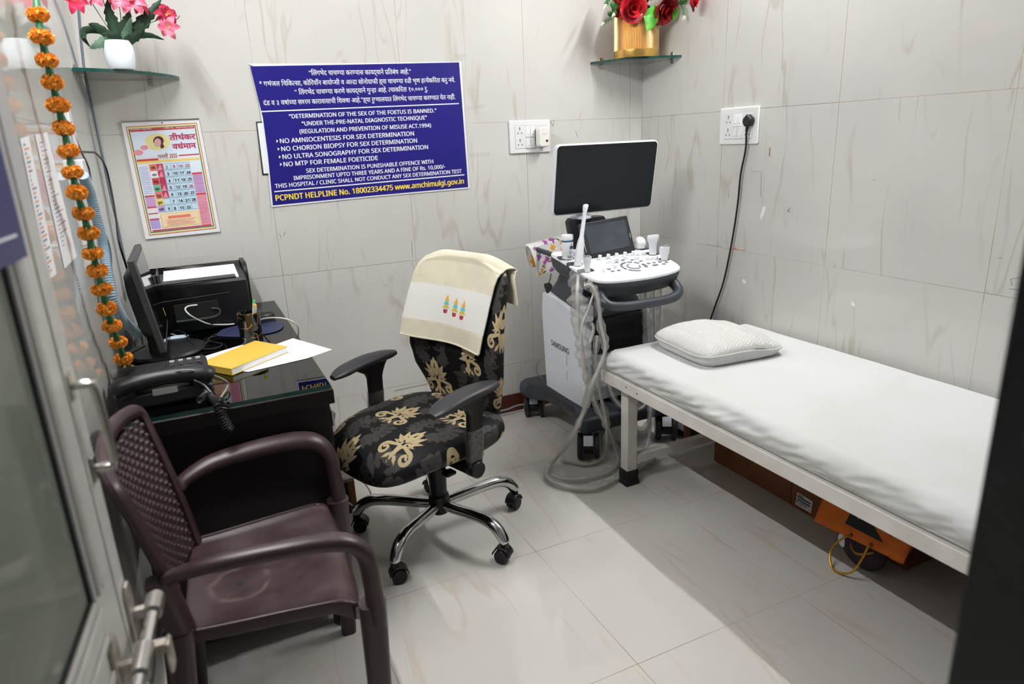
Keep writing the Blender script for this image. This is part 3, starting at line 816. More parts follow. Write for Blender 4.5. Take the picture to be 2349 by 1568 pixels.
g = G(); g.box(-0.20, 0.235, -0.585, -0.565, 0.08, 0.71); g.box(-0.20, 0.235, -0.18, -0.16, 0.08, 0.71); g.box(-0.2, 0.235, -0.565, -0.18, 0.075, 0.095); obj('pedestal', g, M['wenge_in'], desk)
for z0, z1 in ((0.58, 0.705), (0.40, 0.575), (0.10, 0.395)):
    g = G(); g.box(0.236, 0.254, -0.583, -0.165, z0, z1); d = obj('drawer', g, M['wenge'], desk, bevel=0.002)
    if z0 > 0.5:
        g = G(); g.tube([(0.254, -0.56, 0.655), (0.268, -0.56, 0.655)], 0.011, 14); obj('drawer_lock', g, M['steel'], d)
        g = G(); g.box(0.254, 0.262, -0.585, -0.545, 0.63, 0.675); obj('lock_plate', g, M['steel'], d, bevel=0.002)
for x in (-0.21, 0.205):
    for y in (-0.595, 0.57):
        g = G(); g.at(x, y + 0.005, 0).lathe([(0.017, 0.0), (0.021, 0.004), (0.021, 0.06), (0.018, 0.076)], 18); obj('foot', g, M['black_pl'], desk)
glass = thing('glass_sheet', 'clear glass sheet lying on the dark desk', 'glass', (dx, dy, DT))
g = G(); g.box(-0.258, 0.258, -0.615, 0.60, 0.0008, 0.0115); obj('glass_plate', g, [M['deskglass'], M['deskglass_edge']], glass, smooth=0)
me = glass.children[0].data
me.polygons.foreach_set('material_index', [0 if abs(p.normal.z) > 0.5 else 1 for p in me.polygons])
def onD(u, v, z=GT): return PZ(u, v, z)

# ---- flat-screen monitor seen from its edge, facing the office chair
M['mon_grey'] = pm('dark_grey_shell', (60, 61, 63), 0.45, var=0.1)
M['screen'] = pm('black_glossy_screen', (16, 18, 22), 0.06, spec=0.6, var=0.0)
t = thing('computer_monitor', 'black computer monitor seen edge-on at the left side of the desk', 'monitor', (-0.128, 2.405, GT))
tilt = math.radians(-7.5)
g = G(); g.at(0, 0, 0.05, ry=tilt); g.box(-0.012, 0.008, -0.205, 0.205, 0.0, 0.285); obj('bezel', g, M['mon_grey'], t, bevel=0.003)
g = G(); g.at(0, 0, 0.05, ry=tilt); g.box(0.0081, 0.0090, -0.19, 0.19, 0.018, 0.27); obj('screen', g, M['screen'], t, smooth=0)
g = G(); g.at(-0.012, 0, 0.05, ry=tilt); g.loft([[(0, y, z) for y, z in rrect(0.36, 0.22, 0.02, 4, 0, 0.145)], [(-0.028, y, z) for y, z in rrect(0.33, 0.19, 0.03, 4, 0, 0.14)], [(-0.036, y, z) for y, z in rrect(0.26, 0.14, 0.03, 4, 0, 0.13)]]); obj('back_shell', g, M['black_pl'], t)
g = G(); g.loft([[(x - 0.035, y, 0.012) for x, y in rrect(0.03, 0.09, 0.008)], [(x - 0.04, y, 0.15) for x, y in rrect(0.022, 0.06, 0.008)]]); obj('neck', g, M['black_pl'], t)
g = G(); g.at(-0.005, 0.0, 0).lathe([(0.118, 0.0), (0.12, 0.004), (0.116, 0.012), (0.06, 0.016), (0.0, 0.017)], 40); obj('base', g, M['black_pl'], t)
g = G(); g.at(0, 0, 0.05, ry=tilt); g.box(0.008, 0.0092, 0.175, 0.19, 0.03, 0.06); obj('yellow_sticker', g, M['ink_y'], t, smooth=0)

# ---- laser printer with paper on top
t = thing('printer', 'black laser printer with white paper loaded on its top', 'printer', (0.005, 2.80, GT))
L0, L1 = -0.19, 0.155
prof = [(-0.175, 0.004), (-0.18, 0.06), (-0.178, 0.168), (-0.17, 0.177), (0.06, 0.182), (0.09, 0.196), (0.12, 0.2), (0.155, 0.19), (0.175, 0.15), (0.18, 0.05), (0.178, 0.004)]
g = G(); g.loft([[(x, y, z) for y, z in prof] for x in (L0, L0 + 0.004, L1 - 0.004, L1)]); obj('body', g, M['black_pl'], t, bevel=0.006)
g = G(); g.loft([[(x, y, z) for y, z in rrect(0.2, 0.195, 0.05, 6, 0.085, 0.108)] for x in (L1, L1 + 0.018)]); obj('side_cover', g, M['black_pl'], t, bevel=0.004)
g = G(); g.box(L0 + 0.02, L1 - 0.035, -0.165, 0.07, 0.178, 0.184); obj('paper_tray', g, M['mon_grey'], t, bevel=0.002)
for x in (L0 + 0.05,):
    g = G(); g.box(x, x + 0.004, -0.15, 0.05, 0.183, 0.212); g.box(x - 0.01, x + 0.014, -0.15, -0.145, 0.183, 0.212); obj('paper_guide', g, M['mon_grey'], t)
g = G(); g.box(L0 + 0.022, L0 + 0.045, -0.14, -0.10, 0.184, 0.202); obj('blue_lever', g, pm('blue_plastic', (40, 96, 200), 0.4), t, bevel=0.003)
g = G(); g.box(-0.10, 0.045, -0.183, -0.178, 0.045, 0.108); obj('front_recess', g, pm('matt_black', (12, 12, 13), 0.7), t, bevel=0.002)
g = G(); g.tube(spl([(-0.1, -0.186, 0.048), (0.0, -0.188, 0.047), (0.035, -0.187, 0.052), (0.046, -0.186, 0.062), (0.044, -0.185, 0.075), (0.02, -0.184, 0.08)], 4), 0.004, 6); obj('recess_lip', g, M['mon_grey'], t)
g = G(); g.tube([(-0.17, -0.1805, 0.122), (0.09, -0.1805, 0.13)], 0.0012, 5); obj('seam_line', g, M['mon_grey'], t)
t2 = thing('paper_stack', 'stack of blank white paper lying on the printer top', 'paper', (0.01, 2.755, GT + 0.191))
g = G(); g.at(0, 0, -0.0055, rx=0.06); g.box(-0.125, 0.125, -0.115, 0.11, -0.004, 0.0025); obj('sheets', g, M['paper'], t2, smooth=0)

# ---- pen cup and pens
def cupmat():
    k = NT('black_gold_marbled_ceramic')
    v = k.coord()
    vo = k.n('ShaderNodeTexVoronoi', feature='DISTANCE_TO_EDGE'); vo.inputs['Scale'].default_value = 34
    dn = k.n('ShaderNodeMix', data_type='VECTOR'); dn.inputs[0].default_value = 0.012
    nt = k.n('ShaderNodeTexNoise'); nt.inputs['Scale'].default_value = 40; k.l(v, nt.inputs['Vector'])
    k.l(v, dn.inputs[4]); k.l(nt.outputs[1], dn.inputs[5]); k.l(dn.outputs[1], vo.inputs['Vector'])
    msk = k.math('MULTIPLY', k.rng(vo.outputs[0], 0.012, 0.035, 1, 0), k.rng(k.noise(v, 30.0, 1.0), 0.48, 0.58))
    k.l(k.mix(msk, col(18, 17, 20), col(196, 160, 84)), k.b.inputs['Base Color'])
    k.l(k.math('MULTIPLY', msk, 0.6), k.b.inputs['Metallic']); k.b.inputs['Roughness'].default_value = 0.08
    return k.m
t = thing('pen_cup', 'black cup veined with gold standing on the desk', 'cup', (0.13, 2.355, GT))
g = G(); g.lathe([(0.0, 0.001), (0.033, 0.0), (0.036, 0.004), (0.037, 0.1), (0.0375, 0.105), (0.034, 0.106), (0.033, 0.1), (0.031, 0.01), (0.0, 0.009)], 36, False); obj('cup_body', g, cupmat(), t)
M['pen'] = pm('clear_white_pen', (214, 220, 214), 0.2)
for k, (x, y, ax, ay, c, lb) in enumerate(((0.004, 0.008, -0.10, 0.12, (60, 190, 90), 'white pen with a green cap in the black cup'), (0.012, -0.002, 0.06, 0.02, (240, 180, 50), 'white pen with a yellow cap in the black cup'))):
    p = thing('pen', lb, 'pen', (0.13 + x, 2.355 + y, GT + 0.0105), 0, 'pens in the black cup')
    e = np.array([math.sin(-ax) * 0.128, math.sin(ay) * 0.128, 0.124]); 
    e = np.array([ax * -0.128, ay * 0.128, 0.124]) if k else np.array([0.022, 0.018, 0.126])
    if k: e = np.array([0.014, -0.006, 0.118])
    g = G(); g.tube([(0, 0, 0), e * 0.94], [0.003, 0.0048, 0.0048], 10); obj('barrel', g, M['pen'], p)
    g = G(); g.tube([e * 0.93, e, e * 1.02], [0.0050, 0.0050, 0.003], 10); obj('cap', g, pm('pen_cap', c, 0.35), p)

# ---- mouse, mouse pad, book, loose papers
t = thing('mouse_pad', 'dark blue rounded mouse pad on the desk under the mouse', 'mouse pad', (0.15, 2.53, GT))
o = np.array([0.15, 2.53, GT])
P = [onD(u, v) - o for u, v in ((498, 770), (512, 757), (548, 748), (590, 742), (620, 738), (645, 741), (650, 750), (636, 760), (600, 768), (560, 773), (520, 773))]
g = G(); g.prism([(p[0], p[1]) for p in spl(P, 4, True)], 0.0003, 0.004); obj('pad', g, pm('dark_blue_fabric', (38, 46, 88), 0.55, c2=(46, 48, 70), scale=30), t, bevel=0.0012)
cm = onD(603, 742)
t = thing('computer_mouse', 'small black computer mouse on the dark blue pad', 'mouse', (cm[0], cm[1] + 0.02, GT + 0.0042), 0.35)
g = G(); g.surf(lambda u, v: (0.055 * math.cos(2 * math.pi * u) * min(1, math.sin(math.pi / 2 * v) ** 0.5 * 1.0), 0.032 * math.sin(2 * math.pi * u) * math.sin(math.pi / 2 * v) ** 0.5, 0.036 * math.cos(math.pi / 2 * v) ** 0.7 if v < 1 else 0.0), 28, 8, True); obj('shell', g, M['black_pl'], t)
g = G(); g.tube([(-0.03, -0.003, 0.028), (-0.03, 0.003, 0.028)], 0.008, 12); obj('scroll_wheel', g, M['mon_grey'], t)
M['yellow_cover'] = pm('bright_yellow_cover', (226, 184, 74), 0.5, var=0.02)
B4 = [onD(u, v) for u, v in ((458, 848), (533, 862), (662, 809), (588, 795))]
bc = sum(B4) / 4
t = thing('book', 'thick yellow book lying on the loose sheets of the desk', 'book', (bc[0], bc[1], GT + 0.0014))
q = [(p[0] - bc[0], p[1] - bc[1]) for p in B4]
g = G(); g.prism([(a * 0.975, b * 0.975) for a, b in q], 0.0015, 0.0185); obj('page_block', g, M['paper'], t, smooth=0)
g = G(); g.prism(q, 0.0185, 0.0202); g.prism(q, 0, 0.0015); e0, e1 = np.array(q[0]), np.array(q[1]); ins = (np.array(q[3]) - e0) * 0.012
g.prism([tuple(e0), tuple(e1), tuple(e1 + ins), tuple(e0 + ins)], 0.001, 0.0195); obj('cover', g, M['yellow_cover'], t, smooth=0)
for nm, pts, z, lb in (('paper_sheet', ((440, 826), (560, 789), (612, 793), (540, 852)), 0.0002, 'white sheet sticking out left of the yellow book'),
                       ('paper_sheet', ((588, 806), (672, 776), (762, 802), (705, 822), (570, 853), (542, 850)), 0.0007, 'white sheet overhanging the desk edge right of the yellow book')):
    P4 = [onD(u, v) for u, v in pts]; c0 = sum(P4) / len(P4)
    t = thing(nm, lb, 'paper', (c0[0], c0[1], GT + z))
    g = G(); g.prism([(p[0] - c0[0], p[1] - c0[1]) for p in P4], 0, 0.0004); obj('sheet', g, M['paper'], t, smooth=0)

# ---- telephone
ph = thing('telephone', 'black desk telephone at the front left of the desk', 'telephone', (-0.125, 1.955, GT), math.radians(2))
prof = [(-0.085, 0.0), (-0.092, 0.008), (-0.09, 0.036), (-0.045, 0.040), (-0.025, 0.055), (0.085, 0.068), (0.092, 0.062), (0.09, 0.0)]
g = G(); g.loft([[(x, y * s, z * s2) for y, z in prof] for x, s, s2 in ((-0.112, 0.94, 0.9), (-0.106, 1, 1), (0.106, 1, 1), (0.112, 0.94, 0.9))]); obj('base', g, M['black_pl'], ph, bevel=0.004)
g = G()
pp = [(-0.112, -0.070, 0.048), (-0.098, -0.070, 0.058), (-0.05, -0.070, 0.066), (0.0, -0.070, 0.069), (0.05, -0.070, 0.066), (0.098, -0.070, 0.058), (0.112, -0.070, 0.048)]
g.tube(spl(pp, 4), [0.025, 0.031, 0.028, 0.026, 0.028, 0.031, 0.025], 14, flat=0.8, up=(0, 0, 1))
for s in (-1, 1): g.at(s * 0.086, -0.068, 0.022).lathe([(0.0, 0.004), (0.02, 0.004), (0.027, 0.012), (0.027, 0.03), (0.015, 0.036)], 18)
obj('handset', g, M['black_pl'], ph)
g = G(); g.box(-0.03, 0.028, -0.0955, -0.0905, 0.030, 0.046); obj('name_window', g, pm('clear_label_window', (150, 150, 146), 0.12), ph, smooth=0)
M['key_dot'] = pm('silver_key', (190, 192, 194), 0.35)
g = G(); g.box(0.008, 0.1, 0.012, 0.08, 0.055, 0.067); 
obj('keypad', g, M['black_pl'], ph, bevel=0.003)
for r in range(3):
    for c in range(4):
        g = G(); x, y = 0.018 + c * 0.022, 0.02 + r * 0.02; z = 0.0665; g.box(x, x + 0.012, y, y + 0.010, z, z + 0.004); obj('key', g, M['key_dot'] if r == 2 else M['mon_grey'], ph, bevel=0.001)
def coil(pts, R, r, turns, n=10):
    P = [np.array(p) for p in spl(pts, 24)]
    seg = np.r_[0, np.cumsum([np.linalg.norm(P[i + 1] - P[i]) for i in range(len(P) - 1)])]
    out = []
    m = turns * n
    for i in range(m + 1):
        s = seg[-1] * i / m
        p = np.array([np.interp(s, seg, [q[k] for q in P]) for k in range(3)])
        p2 = np.array([np.interp(min(seg[-1], s + 0.004), seg, [q[k] for q in P]) for k in range(3)])
        p1 = np.array([np.interp(max(0, s - 0.004), seg, [q[k] for q in P]) for k in range(3)])
        tt = p2 - p1; tt /= np.linalg.norm(tt)
        a = np.cross(tt, [0.31, 0.9, 0.2]); a /= np.linalg.norm(a); b = np.cross(tt, a)
        th = 2 * math.pi * i / n
        out.append(p + R * (a * math.cos(th) + b * math.sin(th)))
    return out
def wp(u, v, y): return PY(u, v, y)
o = np.array([-0.125, 1.955, GT])
ycd = 1.755
g = G(); g.tube(coil([onD(458, 918, 0.79), onD(475, 905, 0.785), onD(488, 915, 0.778), np.array([0.012, 1.775, 0.772]), wp(512, 950, ycd), wp(530, 985, ycd), wp(520, 984, ycd - 0.01), wp(505, 950, ycd - 0.012), np.array([-0.01, 1.765, 0.776]), onD(470, 893, 0.78)], 0.0078, 0.0017, 58), 0.0024, 5)
g.v = [tuple(np.array(p) - o) for p in g.v]
cc_ = obj('coiled_cord', g, M['black_pl'], ph); cc_.rotation_euler = (0, 0, -math.radians(2))

# ---- leads on the desk
def lead(name, label, cat, pts, r, mat, n=6, k=8, group=None):
    pts = [np.array([min(max(p[0], XL + r * 2 + 0.002), XR - r * 2 - 0.002), p[1], p[2]]) for p in pts]; o = pts[0]
    t = thing(name, label, cat, o, 0, group)
    g = G(); g.tube([p - o for p in spl(pts, n)], r, k); obj('lead', g, mat, t)
    return t
M['grey_lead'] = pm('light_grey_cable', (150, 152, 152), 0.45)
M['white_lead'] = pm('white_cable', (226, 224, 216), 0.45)
Z = GT + 0.004
lead('cable', 'white cable curving from the printer front across the desk', 'cable', [PY(452, 699, 2.612), PY(432, 702, 2.59), PY(425, 710, 2.57), PY(440, 725, 2.55), onD(478, 742, Z + 0.02), onD(520, 744, Z + 0.01), onD(548, 741, Z + 0.004), onD(585, 735, Z + 0.012), onD(618, 729, Z + 0.046), onD(650, 730, Z + 0.046), onD(672, 738, Z + 0.03), onD(684, 752, Z), np.array([0.292, 2.50, 0.70])], 0.0026, M['white_lead'])
lead('cable', 'thin black mouse lead running from the mouse pad to the monitor', 'cable', [onD(575, 752, Z), onD(540, 753, Z), onD(515, 765, Z), onD(470, 778, Z), onD(440, 795, Z), onD(410, 803, Z), onD(400, 800, Z)], 0.0014, M['black_pl'])
lead('cable', 'black looped cable lying in front of the printer', 'cable', [onD(385, 785, Z), onD(430, 787, Z + 0.005), onD(480, 783, Z), onD(508, 788, Z), onD(500, 797, Z), onD(470, 800, Z), onD(445, 790, Z + 0.01), onD(425, 765, Z + 0.02), onD(405, 757, Z + 0.02), onD(395, 765, Z)], 0.0026, M['black_pl'])
lead('cable', 'grey cable looping over the telephone and the desk front', 'cable', [onD(268, 845, Z), onD(300, 858, Z + 0.01), onD(340, 861, Z + 0.03), onD(380, 856, Z + 0.07), onD(430, 848, Z + 0.08), onD(480, 857, Z + 0.05), onD(518, 873, Z + 0.02), onD(522, 885, Z + 0.004), onD(508, 908, Z), onD(500, 918, Z), onD(470, 884, Z + 0.03), onD(445, 871, Z + 0.05)], 0.002, M['grey_lead'])
lead('cable', 'black cables tangled between the monitor and the telephone', 'cable', [onD(332, 794, Z + 0.02), onD(300, 812, Z + 0.02), onD(272, 838, Z + 0.01), onD(268, 848, Z), onD(280, 860, Z), onD(300, 848, Z), onD(330, 842, Z + 0.02), onD(352, 850, Z + 0.01), onD(365, 840, Z + 0.02), onD(385, 846, Z + 0.012), onD(400, 856, Z), onD(430, 838, Z + 0.01), onD(457, 828, Z + 0.012), onD(432, 856, Z + 0.045), onD(420, 852, Z + 0.01), onD(408, 857, Z)], 0.0022, M['black_pl'])
lead('cable', 'short black lead curling beside the telephone and the printed chart', 'cable', [onD(462, 880, Z + 0.03), onD(485, 884, Z + 0.01), onD(492, 895, Z), onD(484, 904, Z), onD(470, 890, Z), onD(462, 893, Z + 0.02)], 0.0016, M['black_pl'])
lead('cable', 'pale adapter lead lying behind the monitor base', 'cable', [onD(384, 764, Z), onD(400, 768, Z + 0.002), onD(418, 776, Z), onD(427, 785, Z)], 0.0035, M['grey_lead'])
t = thing('power_adapter', 'pale blue flat plug lying on the desk behind the monitor', 'adapter', onD(400, 782, GT), 0.3)
g = G(); g.surf(lambda u, v: (0.05 * math.cos(2 * math.pi * u) * math.sin(math.pi * v), 0.017 * math.sin(2 * math.pi * u) * math.sin(math.pi * v), 0.009 - 0.009 * math.cos(math.pi * v)), 20, 8, True); obj('shell', g, pm('pale_blue_plastic', (188, 204, 216), 0.4), t)

# ---- leads, conduit and socket on the left wall corner
M['conduit'] = None
def conduit_mat():
    k = NT('blue_grey_corrugated_tube')
    k.b.inputs['Base Color'].default_value = col(138, 162, 176); k.b.inputs['Roughness'].default_value = 0.45
    return k.m
M['conduit'] = conduit_mat()
t = thing('cable_conduit', 'blue grey corrugated conduit hanging down the corner behind the monitor', 'conduit', (0, 0, 0))
cpts = [PX(u, v, x) for u, v, x in ((190, 402, -0.235), (206, 440, -0.232), (222, 500, -0.23), (237, 560, -0.228), (246, 620, -0.226), (262, 690, -0.222), (285, 735, -0.215), (318, 768, -0.19))]
cs = spl(cpts, 40)
g = G(); g.tube(cs, [0.0125 + 0.0018 * (i % 3 == 0) for i in range(len(cs))], 12); obj('corrugated_tube', g, M['conduit'], t, smooth=30)
p0 = PX(186, 395, -0.25)
t = thing('wall_socket', 'small white outlet box above the corrugated conduit', 'socket', (XL + 0.0005, p0[1], p0[2]))
g = G(); g.box(0, 0.022, -0.045, 0.035, -0.03, 0.035); obj('box', g, M['white_pl'], t, bevel=0.003)
g = G(); g.box(0, 0.012, -0.02, 0.05, 0.045, 0.17); obj('trunking', g, M['white_pl'], t, bevel=0.002)
lead('cable', 'black barrel plug lead swinging down in front of the corner', 'cable', [PX(182, 348, -0.235), PX(205, 349, -0.225), PX(222, 353, -0.215), PX(242, 382, -0.21), PX(256, 440, -0.207), PX(266, 500, -0.205), PX(274, 560, -0.203), PX(300, 640, -0.20), PX(318, 690, -0.195)], 0.003, M['black_pl'])
g0 = G()
lead('cable', 'dark blue lead running down the corner beside the conduit', 'cable', [PX(112, 120, -0.25), PX(140, 250, -0.25), PX(165, 300, -0.25), PX(185, 345, -0.248), PX(205, 390, -0.246), PX(212, 450, -0.244), PX(225, 500, -0.243), PX(245, 545, -0.24), PX(255, 590, -0.238), PX(252, 650, -0.236), PX(246, 680, -0.236), PX(262, 760, -0.23), PX(292, 790, -0.2)], 0.0026, pm('dark_blue_cable', (62, 66, 92), 0.45))
lead('cable', 'grey cable coming from the ceiling behind the corner shelf', 'cable', [PY(178, -40, YB - 0.012), PY(181, 40, YB - 0.012), PY(190, 155, YB - 0.012), PY(197, 185, YB - 0.012), PY(205, 240, YB - 0.012), PY(222, 300, YB - 0.012), PY(234, 380, YB - 0.012), PY(250, 450, YB - 0.012), PY(268, 510, YB - 0.012), PY(285, 590, YB - 0.012), PY(305, 680, YB - 0.012)], 0.004, pm('blue_grey_cable', (108, 118, 130), 0.5))
# papers taped on the left wall
for nm, pts, lb, rows in (('paper_sheet', ((80, 308), (108, 303), (176, 588), (148, 616)), 'white typed sheet taped to the left wall beside the garland', 1),
                          ('paper_sheet', ((46, 318), (66, 312), (130, 628), (112, 642)), 'sheet with coloured lines taped beside the door edge', 2)):
    P4 = [PX(u, v, XL + 0.0012) for u, v in pts]; c0 = sum(P4) / 4
    t = thing(nm, lb, 'paper', c0)
    a, b, c_, d = [p - c0 for p in P4]
    g = G(); g.quad(a, b, c_, d); obj('sheet', g, M['paper'], t, smooth=0)
    def bl(s, q): return (a * (1 - s) + b * s) * (1 - q) + (d * (1 - s) + c_ * s) * q + np.array([0.0006, 0, 0])
    gs = [G(), G()]
    for k in range(26 if rows == 1 else 30):
        q = 0.06 + k * 0.031 if rows == 1 else 0.04 + k * 0.031
        s1 = 0.25 + 0.6 * rnd.random()
        gs[k % 2 if rows == 2 else 0].quad(bl(0.18, q), bl(s1, q), bl(s1, q + 0.008 * rows), bl(0.18, q + 0.008 * rows))
    obj('typed_lines', gs[0], pm('grey_print', (150, 152, 166), 0.7), t, smooth=0)
    if rows == 2: obj('coloured_lines', gs[1], pm('orange_print', (232, 170, 140), 0.7), t, smooth=0)

# ================================================================== DAMASK PRINT (signed distance of tapered strokes)
def strokes_sdf(U, V, S):
    best = np.full(U.shape, -9.0)
    for pts, r0, r1 in S:
        P = np.array(pts, float); n = len(P) - 1
        for i in range(n):
            a, b = P[i], P[i + 1]; ra = r0 + (r1 - r0) * i / n; rb = r0 + (r1 - r0) * (i + 1) / n
            d = b - a; L2 = d @ d + 1e-12
            t = np.clip(((U - a[0]) * d[0] + (V - a[1]) * d[1]) / L2, 0, 1)
            best = np.maximum(best, ra + (rb - ra) * t - np.hypot(U - a[0] - t * d[0], V - a[1] - t * d[1]))
    return best
def leaf(bx, by, ang, L, w, bend=0.3):
    """a lens shaped leaflet as two tapered strokes"""
    p = []; a = ang
    x, y = bx, by
    for k in range(5):
        p.append((x, y)); x += math.cos(a) * L / 4; y += math.sin(a) * L / 4; a += bend / 4
    return [(p[:3], w * 0.25, w), (p[2:], w, 0.004)]
def spiral(cx, cy, r0, r1, a0, turns, w0, w1):
    n = int(12 * abs(turns)) + 4
    return [([(cx + (r0 + (r1 - r0) * k / n) * math.cos(a0 + turns * 2 * math.pi * k / n), cy + (r0 + (r1 - r0) * k / n) * math.sin(a0 + turns * 2 * math.pi * k / n)) for k in range(n + 1)], w0, w1)]
GOLD, SLIT, GREY, GSLIT = [], [], [], []
for s in (1, -1):
    for ang, L, w in ((68, 0.62, 0.105), (38, 0.66, 0.11), (8, 0.62, 0.105), (-22, 0.5, 0.09)):
        a = math.radians(ang if s == 1 else 180 - ang)
        GOLD += leaf(0.12 * s * math.cos(math.radians(ang)), 0.08 + 0.1 * math.sin(math.radians(ang)), a, L, w, 0.55 * s)
    GOLD += spiral(0.56 * s, -0.52, 0.27, 0.06, math.radians(100 if s == 1 else 80), (-1.25 if s == 1 else 1.25), 0.075, 0.045)
    GOLD += [([(0.04 * s, -0.15), (0.25 * s, -0.2), (0.5 * s, -0.26)], 0.06, 0.08)]
    GOLD += leaf(0.1 * s, -0.55, math.radians(-60 if s == 1 else 240), 0.42, 0.08, 0.5 * s)
    SLIT += [([(0.05 * s, 0.0), (0.22 * s, 0.25), (0.34 * s, 0.5)], 0.018, 0.006), ([(0.06 * s, -0.02), (0.3 * s, 0.12), (0.55 * s, 0.26)], 0.018, 0.006), ([(0.2 * s, -0.1), (0.4 * s, -0.04), (0.58 * s, 0.0)], 0.016, 0.006)]
GOLD += leaf(0, 0.18, math.pi / 2, 0.82, 0.14, 0.0) + [([(0, 0.1), (0, -0.35)], 0.17, 0.12), ([(0, -0.35), (0, -0.95)], 0.12, 0.01)]
SLIT += [([(0, 0.42), (0, 0.62)], 0.045, 0.02), ([(0, -0.05), (0, -0.12)], 0.06, 0.06)]
for s in (1, -1):
    sp = [(0.1 * s, -0.95), (0.45 * s, -0.75), (0.75 * s, -0.3), (0.7 * s, 0.25), (0.3 * s, 0.7), (0.15 * s, 1.0)]
    sp = [tuple(p) for p in spl([(x, y, 0) for x, y in sp], 4)]
    GREY += [([(p[0], p[1]) for p in sp], 0.07, 0.05)]
    for i in range(2, len(sp) - 2, 2):
        t = math.atan2(sp[i + 1][1] - sp[i - 1][1], sp[i + 1][0] - sp[i - 1][0])
        GREY += leaf(sp[i][0], sp[i][1], t - 0.75 * s, 0.55, 0.15, -0.8 * s)
        GREY += leaf(sp[i][0], sp[i][1], t + 0.8 * s, 0.42, 0.12, 0.9 * s)
    GREY += spiral(0.36 * s, 0.05, 0.26, 0.05, math.radians(200 if s == 1 else -20), (1.2 if s == 1 else -1.2), 0.07, 0.045)
    GSLIT += [([(p[0], p[1]) for p in sp[3:-3]], 0.016, 0.012)]
def damask(u, v, off=(0.0, 0.0)):
    """returns (gold, grey) fields in metres for a half-drop repeat"""
    u = np.asarray(u, float) + off[0]; v = np.asarray(v, float) + off[1]
    A, Bv, sc = 0.19, 0.25, 0.088
    def cell(u, v, du):
        k = np.round((u + du) / A); x = (u + du) - k * A
        y = v + 0.5 * Bv * (np.abs(k) % 2); y = y - np.round(y / Bv) * Bv
        return x / sc, y / sc
    x, y = cell(u, v, 0.0)
    gold = np.minimum(strokes_sdf(x, y, GOLD), -strokes_sdf(x, y, SLIT)) * sc
    x, y = cell(u, v + Bv * 0.5, 0.0)
    grey = np.minimum(strokes_sdf(x, y / 0.78, GREY), -strokes_sdf(x, y / 0.78, GSLIT)) * sc
    return gold, grey
M['damask'] = attr_mat('black_damask_cloth', (9, 10, 14), (('grey', (60, 57, 55)), ('gold', (184, 166, 128))), 0.6, 0.0)

# ================================================================== OFFICE CHAIR
CHX, CHY, CHR = 0.600, 2.102, math.radians(200)
BX = -0.068          # the star base stands a little behind the middle of the seat
sqz = lambda z: 0.425 + (z - 0.425) * 0.945
ch = thing('office_chair', 'swivel office chair in black cloth with gold damask motifs', 'chair', (CHX, CHY, 0), CHR)
# seat cushion
nu, nv = 230, 110
us, vs2 = [], []
g = G(); V = []; UV = []
for j in range(nv + 1):
    s = j / nv * 1.5
    for i in range(nu):
        th = 2 * math.pi * i / nu
        c, sn = math.cos(th), math.sin(th)
        k = (abs(c) ** 3.2 + abs(sn) ** 3.2) ** (-1 / 3.2)
        ex, ey = 0.252 * c * k, 0.252 * sn * k * (1.0 - 0.05 * (c * k))
        if c > 0: ex *= 1.06
        r = min(s, 1.0) ** 0.8
        x, y = ex * r, ey * r
        z = 0.492 - 0.03 * r ** 6 - 0.012 * (1 - r) - 0.05 * max(0, x / 0.25) ** 3 * (0.6 + 0.4 * r)
        if s > 1.0:
            q = (s - 1.0) / 0.5
            bul = 0.012 * math.sin(math.pi * q) - 0.03 * q ** 3
            x += c * bul; y += sn * bul; z -= 0.075 * q * (1 - 0.25 * max(0, c) * q)
        V.append((x, y, z)); UV.append((ex * (r + 0.28 * max(0, s - 1)), ey * (r + 0.28 * max(0, s - 1))))
F = []
for j in range(nv):
    for i in range(nu):
        a, b = j * nu + i, j * nu + (i + 1) % nu
        F.append((a, b, b + nu, a + nu))
F.append(tuple(range((nv + 1) * nu - 1, nv * nu - 1, -1)))
g.add(V, F)
UV = np.array(UV); au, ag = damask(UV[:, 1], -UV[:, 0], (0.06, 0.02))
obj('seat', g, M['damask'], ch, smooth=60, attrs={'gold': au, 'grey': ag})
g = G(); g.prism(rrect(0.40, 0.40, 0.06, 6, -0.02, 0), 0.395, 0.425); g.box(-0.25, -0.17, -0.16, 0.16, 0.37, 0.43); obj('seat_shell', g, M['black_pl'], ch, bevel=0.01)
# backrest
nu, nv = 230, 130
zs = [0.425, 0.47, 0.53, 0.60, 0.68, 0.78, 0.88, 0.96, 1.0, 1.022, 1.032]
hw = [0.165, 0.175, 0.195, 0.226, 0.240, 0.242, 0.236, 0.228, 0.208, 0.165, 0.06]
xf = [-0.215, -0.212, -0.205, -0.192, -0.186, -0.198, -0.222, -0.246, -0.258, -0.264, -0.268]
tk = [0.05, 0.055, 0.06, 0.066, 0.068, 0.062, 0.055, 0.05, 0.044, 0.032, 0.012]
V, UV, F = [], [], []
def bprof(z):
    return [float(np.interp(z, zs, a)) for a in (hw, xf, tk)]
for j in range(nv + 1):
    q = j / nv
    z = 0.425 + (1.032 - 0.425) * (1 - (1 - q) ** 1.25)
    w, x0, t = bprof(z)
    for i in range(nu):
        th = 2 * math.pi * i / nu
        c, sn = math.cos(th), math.sin(th)
        y = w * math.copysign(abs(sn) ** 0.45, sn)
        f = math.copysign(abs(c) ** 0.6, c)
        x = x0 + 0.035 * (y / 0.24) ** 2 - t / 2 + f * t / 2
        V.append((x, y, sqz(z))); UV.append((y + (0.03 * (1 - abs(f)) * math.copysign(1, y)), z))
for j in range(nv):
    for i in range(nu):
        a, b = j * nu + i, j * nu + (i + 1) % nu
        F.append((a, b, b + nu, a + nu))
